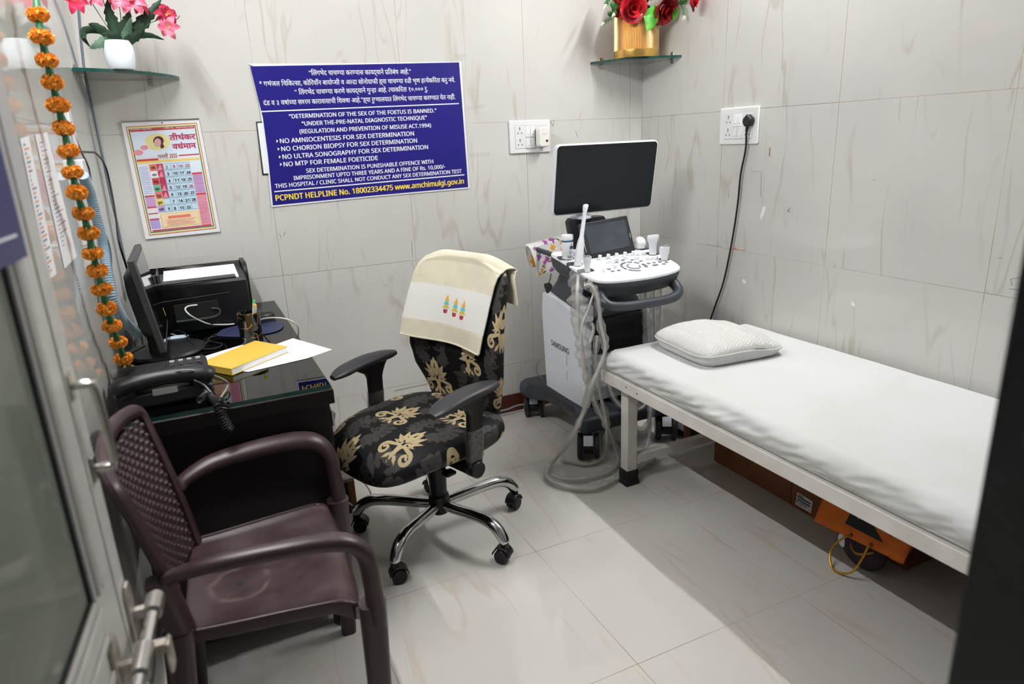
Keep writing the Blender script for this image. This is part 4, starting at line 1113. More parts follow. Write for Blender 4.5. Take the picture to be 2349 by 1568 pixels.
F.append(tuple(range(nu - 1, -1, -1))); F.append(tuple(nv * nu + k for k in range(nu)))
g = G(); g.add(V, F); UV = np.array(UV); au, ag = damask(UV[:, 0], UV[:, 1], (0.115, -0.56))
obj('backrest', g, M['damask'], ch, smooth=60, attrs={'gold': au, 'grey': ag})
g = G(); g.tube(spl([(-0.10, 0, 0.385), (-0.20, 0, 0.385), (-0.262, 0, 0.42), (-0.268, 0, 0.52), (-0.262, 0, 0.60)], 5), 0.028, 10, flat=0.4, up=(0, 1, 0)); obj('back_bracket', g, M['black_pl'], ch)
# arms
M['arm_pad'] = pm('grey_black_polyurethane', (50, 50, 53), 0.42, var=0.15, bump=0.1, bscale=500)
M['tape_wrap'] = film_mat('clear_tape_wrap', (205, 205, 202), 0.16, 0.2)
for s in (1, -1):
    arm = None
    g = G()
    rings = []
    for k in range(17):
        q = k / 16; x = -0.125 + 0.27 * q
        w = 0.042 * (0.55 + 0.45 * math.sin(math.pi * min(1, q * 1.5 + 0.12) * 0.62)) * (1 - 0.55 * max(0, (q - 0.82) / 0.18) ** 2) * (1 - 0.35 * max(0, (0.18 - q) / 0.18) ** 2)
        zc = 0.638 - 0.034 * (max(0, q - 0.35) / 0.65) ** 1.8 - 0.006 * (1 - q)
        h = 0.016 * (1 - 0.5 * max(0, (q - 0.8) / 0.2)) * (1 - 0.4 * max(0, (0.15 - q) / 0.15))
        rings.append([(x, s * 0.275 + w * math.copysign(abs(math.cos(a)) ** 0.8, math.cos(a)), zc + h * math.copysign(abs(math.sin(a)) ** 0.8, math.sin(a))) for a in np.linspace(0, 2 * math.pi, 20, endpoint=False)])
    g.loft(rings); pad = obj('armrest', g, M['arm_pad'], ch)
    g = G()
    rr = []
    for z, x0, x1, hy in ((0.622, -0.085, 0.095, 0.02), (0.604, -0.072, 0.052, 0.019), (0.58, -0.062, 0.012, 0.017), (0.56, -0.056, 0.004, 0.016), (0.50, -0.052, 0.006, 0.016), (0.43, -0.048, 0.012, 0.016), (0.375, -0.04, 0.016, 0.016), (0.36, -0.03, 0.008, 0.014)):
        yc = s * (0.275 if z > 0.5 else 0.272)
        rr.append([(x, y, z) for x, y in rrect(x1 - x0, hy * 2, min(0.012, hy * 0.8), 3, (x0 + x1) / 2, yc)])
    g.loft(rr); post = obj('arm_post', g, M['black_pl'], ch)
    g = G(); g.loft([[(x, y, z) for x, y in rrect(0.066, 0.038, 0.014, 3, -0.02 + dx, s * 0.2725)] for z, dx in ((0.51, -0.003), (0.475, 0.0), (0.44, 0.002), (0.405, 0.004))], False)
    obj('tape_wrap', g, M['tape_wrap'], post)
    g = G(); g.tube([(-0.012, s * 0.252, 0.372), (-0.012, s * 0.297, 0.372)], 0.028, 20); obj('adjusting_knob', g, M['black_pl'], post, bevel=0.004)
    g = G(); g.box(-0.045, 0.02, min(s * 0.16, s * 0.27), max(s * 0.16, s * 0.27), 0.362, 0.38); obj('arm_bracket', g, M['black_pl'], post, bevel=0.003)
g = G(); g.box(-0.13, 0.06, -0.07, 0.07, 0.352, 0.395); g.tube([(0.05, 0.0, 0.37), (0.05, 0.21, 0.365)], 0.006, 8); g.box(0.03, 0.07, 0.2, 0.235, 0.355, 0.368); obj('mechanism', g, M['black_pl'], ch, bevel=0.005)
g = G(); g.at(BX); g.lathe([(0.026, 0.12), (0.03, 0.125), (0.033, 0.24), (0.033, 0.34), (0.026, 0.352)], 24); obj('gas_column', g, M['black_pl'], ch)
g = G(); g.at(BX); g.lathe([(0.03, 0.085), (0.036, 0.09), (0.04, 0.12), (0.037, 0.155), (0.03, 0.16)], 24); obj('hub', g, M['black_pl'], ch)
g = G(); g.at(BX); g.lathe([(0.0, 0.076), (0.016, 0.076), (0.019, 0.082), (0.019, 0.10)], 18); obj('hub_pin', g, M['chrome'], ch)
for wd in (222, 294, 4, 150, 79):
    a = math.radians(wd) - CHR
    g = G(); g.at(BX, 0, 0, rz=a)
    g.tube(spl([(0.025, 0, 0.118), (0.10, 0, 0.124), (0.18, 0, 0.131), (0.245, 0, 0.131), (0.287, 0, 0.113), (0.312, 0, 0.084), (0.318, 0, 0.074)], 5), [0.018, 0.0195, 0.0205, 0.021, 0.021, 0.0195, 0.016], 14, flat=1.0)
    leg = obj('base_leg', g, M['chrome'], ch)
    ca = a + rnd.uniform(-0.9, 0.9)
    cx, cy = BX + 0.318 * math.cos(a), 0.318 * math.sin(a)
    g = G(); g.at(cx, cy, 0, rz=ca); g.tube([(0, 0, 0.060), (0, 0, 0.076)], 0.011, 12)
    g.surf(lambda u, v: (-0.012 + 0.031 * math.cos(math.pi * (0.05 + 0.9 * u)), (v - 0.5) * 0.042, 0.027 + 0.034 * math.sin(math.pi * (0.05 + 0.9 * u))), 14, 4)
    cas = obj('caster', g, M['black_pl'], leg, solid=0.003)
    for sy in (-1, 1):
        g = G(); g.at(cx, cy, 0, rz=ca); g.tube([(-0.012, sy * 0.004, 0.026), (-0.012, sy * 0.021, 0.026)], 0.0255, 24); obj('caster_wheel', g, M['black_pl'], leg, bevel=0.004)

# hand towel draped over the backrest
Rz = Matrix.Rotation(CHR, 4, 'Z')
tw = thing('towel', 'cream hand towel with three small potted trees over the chair backrest', 'towel', (CHX, CHY, 0), CHR)
nu, nv = 170, 230
V, UV = [], []
Lf, Lb = 0.305, 0.115
path = []
for z in np.linspace(0.722, 1.012, 60):
    w, x0, t = bprof(z); path.append((x0 + 0.010, z))
path += [(-0.252, 1.033), (-0.262, 1.043), (-0.276, 1.046), (-0.292, 1.043), (-0.304, 1.03), (-0.309, 1.01)]
for z in np.linspace(0.99, 0.88, 20): path.append((-0.306 + 0.1 * (0.99 - z) * 0.1, z))
path = np.array(path); seg = np.r_[0, np.cumsum(np.hypot(*np.diff(path, axis=0).T))]
SM = seg[-1]
for j in range(nv + 1):
    s = SM * j / nv
    for i in range(nu + 1):
        q = i / nu                      # 0 far side .. 1 near side
        x, z = np.interp(s, seg, path[:, 0]), np.interp(s, seg, path[:, 1])
        f = max(0.0, 1 - s / 0.33)       # 1 at the front hem
        y = -0.232 + 0.426 * q + 0.018 - 0.03 * f - 0.022 * f * (q - 0.5)
        if s > 0.33: y += 0.02 * (s - 0.33) / 0.12
        front = 1.0 if s < 0.36 else -1.0
        w, x0, t = bprof(min(1.02, max(0.5, z)))
        wl = float(np.interp(z, zs, hw))
        curve = 0.035 * (min(abs(y), wl) / 0.24) ** 2
        topc = -0.028 * max(0, (z - 0.955) / 0.09) * max(0, (abs(y + 0.01) - 0.1) / 0.1) ** 1.4
        wav = 0.0035 * math.sin(9 * q + 14 * s) * (0.3 + f) + 0.008 * f ** 2 * math.sin(5 * q + 1.0) + 0.010 * f * f
        V.append((x + curve + front * max(-0.002, wav) , y, sqz(z + topc + 0.014 * f * (0.5 - q))))
        UV.append((q, s))
UV = np.array(UV)
F = [(j * (nu + 1) + i, j * (nu + 1) + i + 1, (j + 1) * (nu + 1) + i + 1, (j + 1) * (nu + 1) + i) for j in range(nv) for i in range(nu)]
U_, S_ = UV[:, 0] * 0.42, UV[:, 1]
white = np.minimum(S_ - 0.066, 0.205 - S_)
def tri(cx, cy, w, h): return np.minimum(S_ - cy, w * (1 - (S_ - cy) / h) - np.abs(U_ - cx))
yel = np.full(U_.shape, -1.0); tea = yel.copy(); oli = yel.copy(); red = yel.copy()
for cx, cy in ((0.188, 0.108), (0.238, 0.103), (0.281, 0.100)):
    oli = np.maximum(oli, np.minimum(tri(cx, cy + 0.014, 0.020, 0.024), cy + 0.030 - S_))
    tea = np.maximum(tea, np.minimum(tri(cx, cy + 0.029, 0.016, 0.022), cy + 0.043 - S_))
    yel = np.maximum(yel, tri(cx, cy + 0.042, 0.012, 0.026))
    red = np.maximum(red, np.minimum(np.minimum(S_ - (cy - 0.004), cy + 0.011 - S_), 0.0095 + (S_ - cy) * 0.25 - np.abs(U_ - cx)))
g = G(); g.add(V, F)
M['towel'] = attr_mat('cream_terry_cloth', (230, 222, 198), (('white', (230, 229, 223)), ('oli', (206, 186, 84)), ('tea', (92, 196, 196)), ('yel', (228, 170, 66)), ('red', (172, 44, 66))), 0.9, 0.3, 0.5, 700, 0.14)
obj('cloth', g, M['towel'], tw, smooth=80, solid=0.004, attrs={'white': white, 'yel': yel, 'tea': tea, 'oli': oli, 'red': red})
g = G()
n1 = nu + 1
g.tube([np.array(V[i]) + np.array([0.002, 0, -0.001]) for i in range(0, n1, 4)], 0.0032, 6); obj('hem', g, pm('cream_hem', (228, 220, 196), 0.9), tw)

# ================================================================== MAROON PLASTIC ARMCHAIR
def maroon_mat():
    k = NT('dusty_maroon_plastic')
    v = k.coord()
    base = k.mix(k.rng(k.noise(v, 5.0, 3.0), 0.35, 0.7), col(48, 28, 33), col(55, 35, 39))
    sep = k.n('ShaderNodeSeparateXYZ'); k.l(v, sep.inputs[0])
    # dried water ring around the drain hole and dust in the rear of the seat
    mp = k.mapping(v, (1, 1, 0), (0.075, 0.03, 0))
    ln = k.n('ShaderNodeVectorMath', operation='LENGTH'); k.l(mp, ln.inputs[0])
    wob = k.math('ADD', ln.outputs[1], k.math('MULTIPLY', k.noise(v, 14.0, 3.0), 0.05))
    ring = k.math('MULTIPLY', k.rng(k.math('ABSOLUTE', k.math('SUBTRACT', wob, 0.088)), 0.0, 0.010, 1, 0), k.rng(k.noise(v, 20.0, 1.0), 0.35, 0.6))
    up = k.n('ShaderNodeNewGeometry'); sn = k.n('ShaderNodeSeparateXYZ'); k.l(up.outputs['Normal'], sn.inputs[0])
    dust = k.math('MULTIPLY', k.rng(k.noise(v, 9.0, 4.0), 0.3, 0.75), 0.26)
    isup = k.rng(sn.outputs[2], 0.6, 0.9)
    amt = k.math('MULTIPLY', k.math('ADD', dust, k.math('MULTIPLY', ring, 0.28)), isup, clamp=True)
    k.l(k.mix(amt, base, col(128, 116, 114)), k.b.inputs['Base Color'])
    k.b.inputs['Roughness'].default_value = 0.38
    k.bump(k.noise(v, 260.0, 2.0), 0.06, 0.001)
    return k.m
M['maroon'] = maroon_mat()
mc = thing('plastic_armchair', 'maroon plastic armchair with woven back in front of the desk end', 'armchair', (0.05, 1.50, 0), math.radians(-3))
def seatz(x, y):
    return 0.452 - 0.018 * max(0, 1 - ((x + 0.02) / 0.2) ** 2) * max(0, 1 - (y / 0.21) ** 2) - 0.03 * max(0, (x - 0.11) / 0.06) ** 2
g = G()
def sfn(u, v):
    x = -0.185 + 0.355 * u; hwid = 0.185 + 0.045 * u
    y = (v * 2 - 1) * hwid
    if u > 0.9: x -= 0.012 * (2 * v - 1) ** 4
    z = seatz(x, y)
    if abs(2 * v - 1) > 0.9: z += 0.01 * (abs(2 * v - 1) - 0.9) / 0.1
    return (x, y, z)
g.surf(sfn, 40, 40)
obj('seat', g, M['maroon'], mc, solid=0.006)
g = G(); g.at(-0.075, -0.03, seatz(-0.075, -0.03) + 0.0032); g.lathe([(0.0, 0), (0.008, 0.0002)], 14, False); obj('drain_hole', g, M['dark_hole'], mc, smooth=0)
g = G()
bd = [sfn(u, 1.0) for u in np.linspace(0, 0.97, 14)] + [sfn(0.995, v) for v in np.linspace(0.97, 0.03, 14)] + [sfn(u, 0.0) for u in np.linspace(0.97, 0, 14)]
hp = [np.array(p) for p in bd]
g.loft([[p + np.array([0, 0, 0.004]), p * np.array([1.004, 1.012, 1]) + np.array([0, 0, -0.006]), p * np.array([1.0, 1.0, 1]) + np.array([0, 0, -0.030 - 0.012 * (p[0] > 0.12)]), p * np.array([0.97, 0.96, 1]) + np.array([0, 0, -0.030]), p * np.array([0.96, 0.96, 1]) + np.array([0, 0, 0.0])] for p in hp])
obj('apron', g, M['maroon'], mc, bevel=0.004)
# woven backrest: strands really go over and under
def backp(u, v):
    z = 0.455 + (0.80 - 0.455) * v
    hwid = 0.168 + 0.026 * v
    y = (u * 2 - 1) * hwid
    x = -0.172 - 0.045 * v - 0.02 * v * v - 0.028 * (1 - (u * 2 - 1) ** 2)
    return x, y, z
g = G()
NR, NC = 26, 22
def wfn(u, v):
    x, y, z = backp(u, v)
    r = v * NR; k = int(min(NR - 1, r)); fr = r - k
    ph = math.cos(2 * math.pi * (u * NC * 0.5) + math.pi * (k % 2))
    hgt = 0.0036 * ph * math.sin(math.pi * fr) ** 0.7 - 0.0022 * (1 - math.sin(math.pi * fr))
    return (x + hgt, y, z)
g.surf(wfn, 200, 252)
obj('woven_back', g, M['maroon'], mc, smooth=70, solid=0.003)
g = G()
bp = [backp(-0.03, t) for t in np.linspace(-0.03, 1.0, 9)] + [backp(0.04, 1.055), backp(0.25, 1.085), backp(0.5, 1.09), backp(0.75, 1.085), backp(0.96, 1.055)] + [backp(1.03, t) for t in np.linspace(1.0, -0.03, 9)]
g.tube(spl(bp, 4), 0.017, 10, flat=0.75); obj('back_frame', g, M['maroon'], mc)
for s in (1, -1):
    g = G()
    path = spl([(-0.188, s * 0.196, 0.595), (-0.17, s * 0.214, 0.612), (-0.10, s * 0.240, 0.632), (0.02, s * 0.258, 0.638), (0.11, s * 0.266, 0.634), (0.158, s * 0.267, 0.615), (0.182, s * 0.264, 0.575), (0.190, s * 0.256, 0.50), (0.192, s * 0.25, 0.44), (0.190, s * 0.246, 0.41)], 6)
    g.tube(path, [0.018, 0.022, 0.027, 0.030, 0.031, 0.030, 0.028, 0.028, 0.030, 0.031], 14, flat=0.62, up=None)
    obj('armrest', g, M['maroon'], mc)
    for nm, a, b in (('front', (0.187, s * 0.24, 0.45), (0.172, s * 0.262, 0.0)), ('rear', (-0.19, s * 0.188, 0.47), (-0.235, s * 0.20, 0.0))):
        g = G(); A, Bp = np.array(a), np.array(b)
        rings = []
        for q in np.linspace(0, 1, 8):
            p = A + (Bp - A) * q; w = 0.029 - 0.008 * q
            rings.append([(p[0] + dx, p[1] + dyy, p[2]) for dx, dyy in rrect(w * 2, w * 1.7, w * 0.6, 3)])
        g.loft(rings); obj('leg', g, M['maroon'], mc)
    g = G(); g.loft([[(x + dx, s * y + dyy, z) for dx, dyy in rrect(0.042, 0.045, 0.012, 3)] for x, y, z in ((-0.185, 0.185, 0.45), (-0.196, 0.19, 0.52), (-0.205, 0.196, 0.60))]); obj('back_post', g, M['maroon'], mc)

# ================================================================== CORNER SHELVES WITH ARTIFICIAL FLOWERS
M['shelf_edge'] = pm('green_shelf_edge', (22, 74, 66), 0.12, spec=0.8, var=0.1)
M['shelf_glass'] = glass_mat('shelf_glass', (214, 228, 222), 0.95, 0.01, 1.5)
def corner_shelf(cx, cy, z, sx, R, label, bracket):
    """quarter round glass; sx = +1 grows to the right of the corner, -1 to the left"""
    t = thing('glass_shelf', label, 'shelf', (cx, cy, z), 0, 'glass corner shelves')
    arc = [(sx * R * math.cos(a), -R * math.sin(a)) for a in np.linspace(0.0, math.pi / 2, 28)]
    # flattened front
    arc = [(x * (1 - 0.10 * math.sin(2 * k)), y * (1 - 0.10 * math.sin(2 * k))) for (x, y), k in zip(arc, np.linspace(0, math.pi / 2, 28))]
    poly = [(sx * 0.002, -0.002)] + [(x if abs(x) > 0.002 else sx * 0.002, y if abs(y) > 0.002 else -0.002) for x, y in arc]
    if sx < 0: poly = poly[::-1]
    g = G(); g.prism(poly, -0.011, 0.0); o = obj('glass_plate', g, [M['shelf_glass'], M['shelf_edge']], t, smooth=0)
    o.data.polygons.foreach_set('material_index', [0 if abs(p.normal.z) > 0.5 else 1 for p in o.data.polygons])
    for bx, by in bracket:
        g = G()
        if by is None: g.box(bx - 0.009, bx + 0.009, -0.004, 0, -0.032, 0.02); g.box(bx - 0.006, bx + 0.006, -0.025, -0.004, 0.0005, 0.004); g.box(bx - 0.006, bx + 0.006, -0.025, -0.004, -0.0145, -0.0115)
        else: g.box(min(0, sx * 0.004), max(0, sx * 0.004), by - 0.009, by + 0.009, -0.032, 0.02); g.box(min(sx * 0.004, sx * 0.025), max(sx * 0.004, sx * 0.025), by - 0.006, by + 0.006, 0.0005, 0.004); g.box(min(sx * 0.004, sx * 0.025), max(sx * 0.004, sx * 0.025), by - 0.006, by + 0.006, -0.0145, -0.0115)
        obj('bracket', g, M['steel'], t, bevel=0.0015)
    return t
SZL, SZR = 1.664, 1.7265
corner_shelf(XL, YB, SZL, 1, 0.318, 'quarter round glass corner shelf at the left under the white vase', [(0.216, None), (None, -0.21)])
corner_shelf(XR, YB, SZR, -1, 0.308, 'quarter round glass corner shelf at the right under the gold pot', [(-0.25, None), (None, -0.24)])

def blade(g, pts, w, serr=0.0, n=14, curl=0.25, tip=0.02, up=(0, 0, 1), teeth=6):
    """a leaf blade along a curved midrib, optionally toothed"""
    P = [np.array(p, float) for p in spl(pts, max(2, n // (len(pts) - 1)))]
    m = len(P); rows = []
    for i, p in enumerate(P):
        q = i / (m - 1)
        t = P[min(m - 1, i + 1)] - P[max(0, i - 1)]; t /= np.linalg.norm(t) + 1e-9
        b = np.cross(t, up); b = b / (np.linalg.norm(b) + 1e-9); nn = np.cross(b, t)
        ww = w * math.sin(math.pi * min(1, 0.06 + 0.94 * q) ** 0.8) ** 0.8 + 0.0004
        if serr: ww *= 1 - serr * ((q * teeth) % 1.0)
        sh = t * (-serr * 0.4 * ww)
        rows.append([p - b * ww + nn * ww * curl + sh * 0, p - b * ww * 0.5 + nn * ww * curl * 0.3, p, p + b * ww * 0.5 + nn * ww * curl * 0.3, p + b * ww + nn * ww * curl])
    vs = [v for r in rows for v in r]
    fs = [(i * 5 + k, i * 5 + k + 1, (i + 1) * 5 + k + 1, (i + 1) * 5 + k) for i in range(m - 1) for k in range(4)]
    g.add(vs, fs)

M['leaf_dark'] = pm('dark_green_silk_leaf', (42, 74, 48), 0.55, c2=(24, 46, 34), scale=40)
M['leaf_dusty'] = pm('grey_green_silk_leaf', (104, 136, 112), 0.6, c2=(70, 104, 80), scale=30)
M['leaf_lime'] = pm('fresh_green_silk_leaf', (96, 178, 58), 0.4, c2=(62, 140, 44), scale=30)
M['leaf_mid'] = pm('mid_green_silk_leaf', (50, 120, 52), 0.45, c2=(30, 84, 40), scale=30)
M['stem'] = pm('grey_green_stem', (96, 116, 86), 0.6)
M['petal_pink'] = pm('pink_silk_petal', (238, 92, 130), 0.6, c2=(246, 150, 170), scale=40)
M['petal_crimson'] = pm('crimson_silk_petal', (196, 32, 74), 0.6, c2=(150, 18, 52), scale=40)
M['petal_red'] = pm('red_silk_rose', (206, 36, 44), 0.5, c2=(130, 16, 28), scale=25)
M['pistil'] = pm('yellow_pistil', (230, 200, 110), 0.6)
M['white_fl'] = pm('white_floret', (238, 240, 226), 0.6, c2=(206, 216, 160), scale=60)

# ---- left: white vase with toothed leaves and pink blossoms
vx, vy = PZ(281, 160, SZL)[:2]
vase = thing('flower_vase', 'small white vase of pink artificial flowers on the left corner shelf', 'vase', (vx, vy, SZL + 0.0005))
g = G(); g.lathe([(0.0, 0.0), (0.037, 0.0), (0.041, 0.006), (0.046, 0.03), (0.0475, 0.055), (0.044, 0.08), (0.0405, 0.089), (0.038, 0.089), (0.037, 0.08), (0.0, 0.075)], 36, False); obj('vase_body', g, pm('white_glazed_ceramic', (232, 240, 246), 0.18, var=0.0), vase)
o = np.array([vx, vy, SZL])
def L(u, v, dy=0.0):
    p = PY(u, v, vy + dy)
    return (p if p[0] > XL + 0.05 else PX(u, v, XL + 0.05)) - o
base = lambda u, dy=0.0: L(u, 106, dy)
leaves = [('leaf_dusty', [(262, 103), (238, 98), (206, 112)], -0.05, 0.020, 0.35), ('leaf_dark', [(266, 100), (248, 82), (222, 62), (202, 55)], -0.02, 0.016, 0.2), ('leaf_dark', [(266, 100), (235, 72), (196, 70), (192, 88), (208, 110)], 0.0, 0.012, 0.1),
          ('leaf_dark', [(270, 102), (262, 62), (250, 30), (246, -2)], -0.02, 0.021, 0.35), ('leaf_dark', [(272, 104), (258, 66), (243, 40)], 0.02, 0.015, 0.35), ('leaf_dark', [(278, 104), (288, 60), (298, 25)], -0.03, 0.022, 0.35),
          ('leaf_dusty', [(276, 104), (292, 72), (300, 40)], -0.05, 0.015, 0.3), ('leaf_dark', [(284, 104), (312, 70), (342, 34), (372, -4)], 0.01, 0.024, 0.4), ('leaf_dark', [(282, 104), (316, 78), (330, 52)], -0.03, 0.018, 0.35),
          ('leaf_dark', [(288, 104), (312, 84), (345, 82), (378, 92)], 0.03, 0.011, 0.15), ('leaf_dark', [(280, 105), (266, 84), (230, 78)], -0.04, 0.013, 0.3), ('leaf_dark', [(280, 105), (300, 90), (330, 68)], -0.05, 0.016, 0.3)]
for mt, pts, dy, w, se in leaves:
    g = G(); P = [L(u, v, dy * (i / (len(pts) - 1))) for i, (u, v) in enumerate(pts)]
    blade(g, P, w, se, 26, 0.25, up=(0.1, 1, 0.25)); obj('leaf', g, M[mt], vase, smooth=30)
stems = [[(274, 104), (232, 40), (200, -10)], [(276, 104), (240, 12), (232, -20)], [(282, 104), (276, 30), (268, -15)], [(284, 104), (292, 50), (300, 0)], [(288, 100), (340, 56), (382, 40)]]
for s in stems:
    g = G(); g.tube(spl([L(u, v, 0.01 * i) for i, (u, v) in enumerate(s)], 6), 0.0013, 6); obj('stem', g, M['stem'], vase)
def blossom(c, mat, R, tiltx, tiltz, parent, n=6):
    g = G()
    mt = Matrix.Rotation(tiltz, 3, 'Z') @ Matrix.Rotation(tiltx, 3, 'X')
    for k in range(n):
        a = 2 * math.pi * k / n + rnd.uniform(-0.2, 0.2); r = R * rnd.uniform(0.85, 1.1)
        pts = [Vector((0.004 * math.cos(a), 0.004 * math.sin(a), 0)), Vector((r * 0.55 * math.cos(a), r * 0.55 * math.sin(a), 0.012)), Vector((r * math.cos(a), r * math.sin(a), 0.002 - 0.01 * rnd.random()))]
        blade(g, [np.array(mt @ p) + c for p in pts], R * 0.30, 0, 10, 0.3, up=tuple(mt @ Vector((0, 0, 1))))
    b = obj('blossom', g, M[mat], parent, smooth=60)
    g = G()
    for k in range(5):
        a = k * 1.26; e = mt @ Vector((0.006 * math.cos(a), 0.006 * math.sin(a), 0.02)); g.tube([c, c + np.array(e)], 0.0009, 5)
    obj('pistil', g, M['pistil'], b)
for (u, v), dy, mt, R, tx, tz in [((168, 4), 0.0, 'petal_crimson', 0.042, 1.2, 0.3), ((186, -2), 0.02, 'petal_crimson', 0.04, 0.9, -0.4), ((205, -14), -0.02, 'petal_pink', 0.045, 1.1, 0.2), ((225, -8), -0.03, 'petal_pink', 0.042, 1.3, -0.3), ((262, -14), -0.02, 'petal_pink', 0.045, 1.2, 0.1), ((258, -5), 0.02, 'petal_crimson', 0.04, 1.0, 0.4),
                               ((298, 4), -0.04, 'petal_pink', 0.05, 1.3, 0.2), ((312, 14), 0.0, 'petal_crimson', 0.042, 0.9, 0.5), ((278, -6), -0.05, 'petal_pink', 0.045, 1.5, 0.0), ((382, 34), 0.02, 'petal_crimson', 0.042, 1.3, 0.5), ((388, 62), 0.01, 'petal_pink', 0.040, 1.7, -0.3), ((376, 50), 0.03, 'petal_crimson', 0.03, 1.0, 0.3)]:
    blossom(L(u, v, dy), mt, R, tx, tz, vase)
g = G(); g.tube(spl([L(380, 46, 0.01), L(405, 44, 0.02), L(412, 36, 0.02)], 4), 0.0016, 6); obj('stem', g, M['stem'], vase)

# ---- right: ribbed gold pot with red roses
px_, py_ = 2.03, 2.87
c0 = PZ(1464, 128, SZR); px_, py_ = float(c0[0]) + 0.06, float(c0[1]) + 0.12
px_, py_ = 2.066, 2.894
pot = thing('flower_pot', 'ribbed gold pot of red artificial roses on the right corner shelf', 'flower pot', (px_, py_, SZR + 0.0005))
M['gold'] = pm('satin_gold', (224, 186, 130), 0.32, 0.8, var=0.05)
M['goldband'] = pm('polished_gold_band', (228, 184, 104), 0.24, 0.88, var=0.03)
PR = 0.104
g = G(); n = 176
g.loft([[((PR + 0.0024 * (1 if k % 2 else -1)) * math.cos(2 * math.pi * k / n), (PR + 0.0024 * (1 if k % 2 else -1)) * math.sin(2 * math.pi * k / n), z) for k in range(n)] for z in (0.03, 0.198)], True); obj('ribbed_pot', g, M['gold'], pot, smooth=0)
g = G(); g.lathe([(0.0, 0.0), (PR + 0.003, 0.0), (PR + 0.004, 0.002), (PR + 0.004, 0.034), (PR + 0.001, 0.036)], 64); obj('base_band', g, M['goldband'], pot)
o = np.array([px_, py_, SZR])
def Lr(u, v, dy=0.0, m=0.03):
    p = PY(u, v, py_ + dy)
    return (p if p[0] < XR - m else PX(u, v, XR - m)) - o      # foliage stays clear of the wall
g = G(); g.sphere((0, 0, 0.20), (0.075, 0.075, 0.045), 20, 10); obj('moss', g, pm('dark_foliage', (26, 44, 26), 0.8, c2=(10, 16, 12), scale=60, bump=0.6), pot)
def rose(c, R, ax, parent):
    """cupped rose: rings of curled petals around an axis"""
    ax = np.array(ax, float); ax /= np.linalg.norm(ax)
    e1 = np.cross(ax, (0.3, 0.2, 1)); e1 /= np.linalg.norm(e1); e2 = np.cross(ax, e1)
    g = G()
    for ring, (rr, hh, n, op) in enumerate(((0.32, 0.95, 3, 0.1), (0.6, 0.9, 4, 0.35), (0.95, 0.7, 5, 0.75))):
        for k in range(n):
            a0 = 2 * math.pi * k / n + ring * 0.5
            def fn(u, v):
                a = a0 + (u - 0.5) * 2.0 * math.pi / n * 1.35
                rad = R * rr * (0.25 + 0.75 * v ** 0.7) * (1 + 0.18 * op * v * v)
                h = R * hh * (v * (1 - 0.22 * (2 * u - 1) ** 2)) - R * 0.35 * op * max(0, v - 0.7) * 2.0
                return c + e1 * rad * math.cos(a) + e2 * rad * math.sin(a) + ax * h
            g.surf(fn, 8, 8)
    obj('rose', g, M['petal_red'], parent, smooth=70)
for (u, v), dy, R, ax in [((1447, 16), -0.09, 0.062, (-0.15, -0.9, -0.25)), ((1520, 18), -0.09, 0.062, (0.1, -0.8, -0.5)), ((1583, 2), -0.13, 0.042, (0.6, -0.6, -0.1)), ((1432, -4), -0.05, 0.05, (-0.6, -0.6, 0.1)), ((1482, -22), -0.07, 0.06, (0, -0.8, 0.3)), ((1545, -20), -0.06, 0.055, (0.3, -0.7, 0.3)), ((1422, 20), -0.04, 0.035, (-0.4, -0.7, -0.3))]:
    rose(Lr(u, v, dy, 0.075), R, ax, pot)
for mt, pts, dy, w in [('leaf_lime', [(1490, 18), (1496, 38), (1486, 72)], -0.13, 0.042), ('leaf_lime', [(1552, 16), (1550, 32), (1546, 50)], -0.06, 0.016), ('leaf_mid', [(1400, 8), (1418, 14), (1436, 12)], -0.05, 0.018), ('leaf_mid', [(1536, 14), (1548, 6), (1556, -6)], -0.04, 0.02), ('leaf_mid', [(1466, 14), (1478, 4), (1492, -6)], -0.09, 0.02), ('leaf_mid', [(1560, 12), (1570, 2), (1574, -12)], -0.03, 0.018), ('leaf_mid', [(1394, 30), (1408, 34), (1416, 30)], -0.05, 0.012)]:
    g = G(); blade(g, [Lr(u, v, dy) for u, v in pts], w, 0, 16, 0.3, up=(0.15, 1, 0.1)); obj('leaf', g, M[mt], pot, smooth=60)
def sprig(pts, dy, parent, fl=True):
    P = spl([Lr(u, v, dy) for u, v in pts], 6)
    g = G(); g.tube(P, 0.0012, 5)
    for i in range(2, len(P)):
        for s in (-1, 1):
            d = P[i] - P[i - 1]; b = np.cross(d, (0, 1, 0)); b = b / (np.linalg.norm(b) + 1e-9)
            e = P[i] + b * s * 0.012 + d * 0.9 + np.array([0, rnd.uniform(-0.008, 0.008), 0]); g.tube([P[i], e], [0.0016, 0.0006], 5)
    s_ = obj('sprig', g, M['leaf_mid'], parent)
    if fl:
        g = G(); c = P[-1]; d = P[-1] - P[-3]; d = d / np.linalg.norm(d)
        for k in range(7):
            a = k * 0.9; e = c + d * 0.014 + np.array([0.010 * math.cos(a), 0.008 * math.sin(a) - 0.004, 0.010 * math.sin(a * 1.3)]); g.tube([c, e], [0.0026, 0.0008], 5)
        obj('floret', g, M['white_fl'], s_)
for pts, dy in [([(1425, 8), (1412, 18), (1408, 30)], -0.09), ([(1416, 34), (1400, 44), (1386, 52)], -0.05), ([(1484, 12), (1478, 20), (1474, 27)], -0.11), ([(1556, 6), (1566, 20), (1568, 36)], -0.06), ([(1513, 34), (1513, 46), (1512, 55)], -0.09), ([(1404, -4), (1394, 4), (1390, 10)], -0.06)]:
    sprig(pts, dy, pot)
g = G(); c = Lr(1505, 9, -0.12)
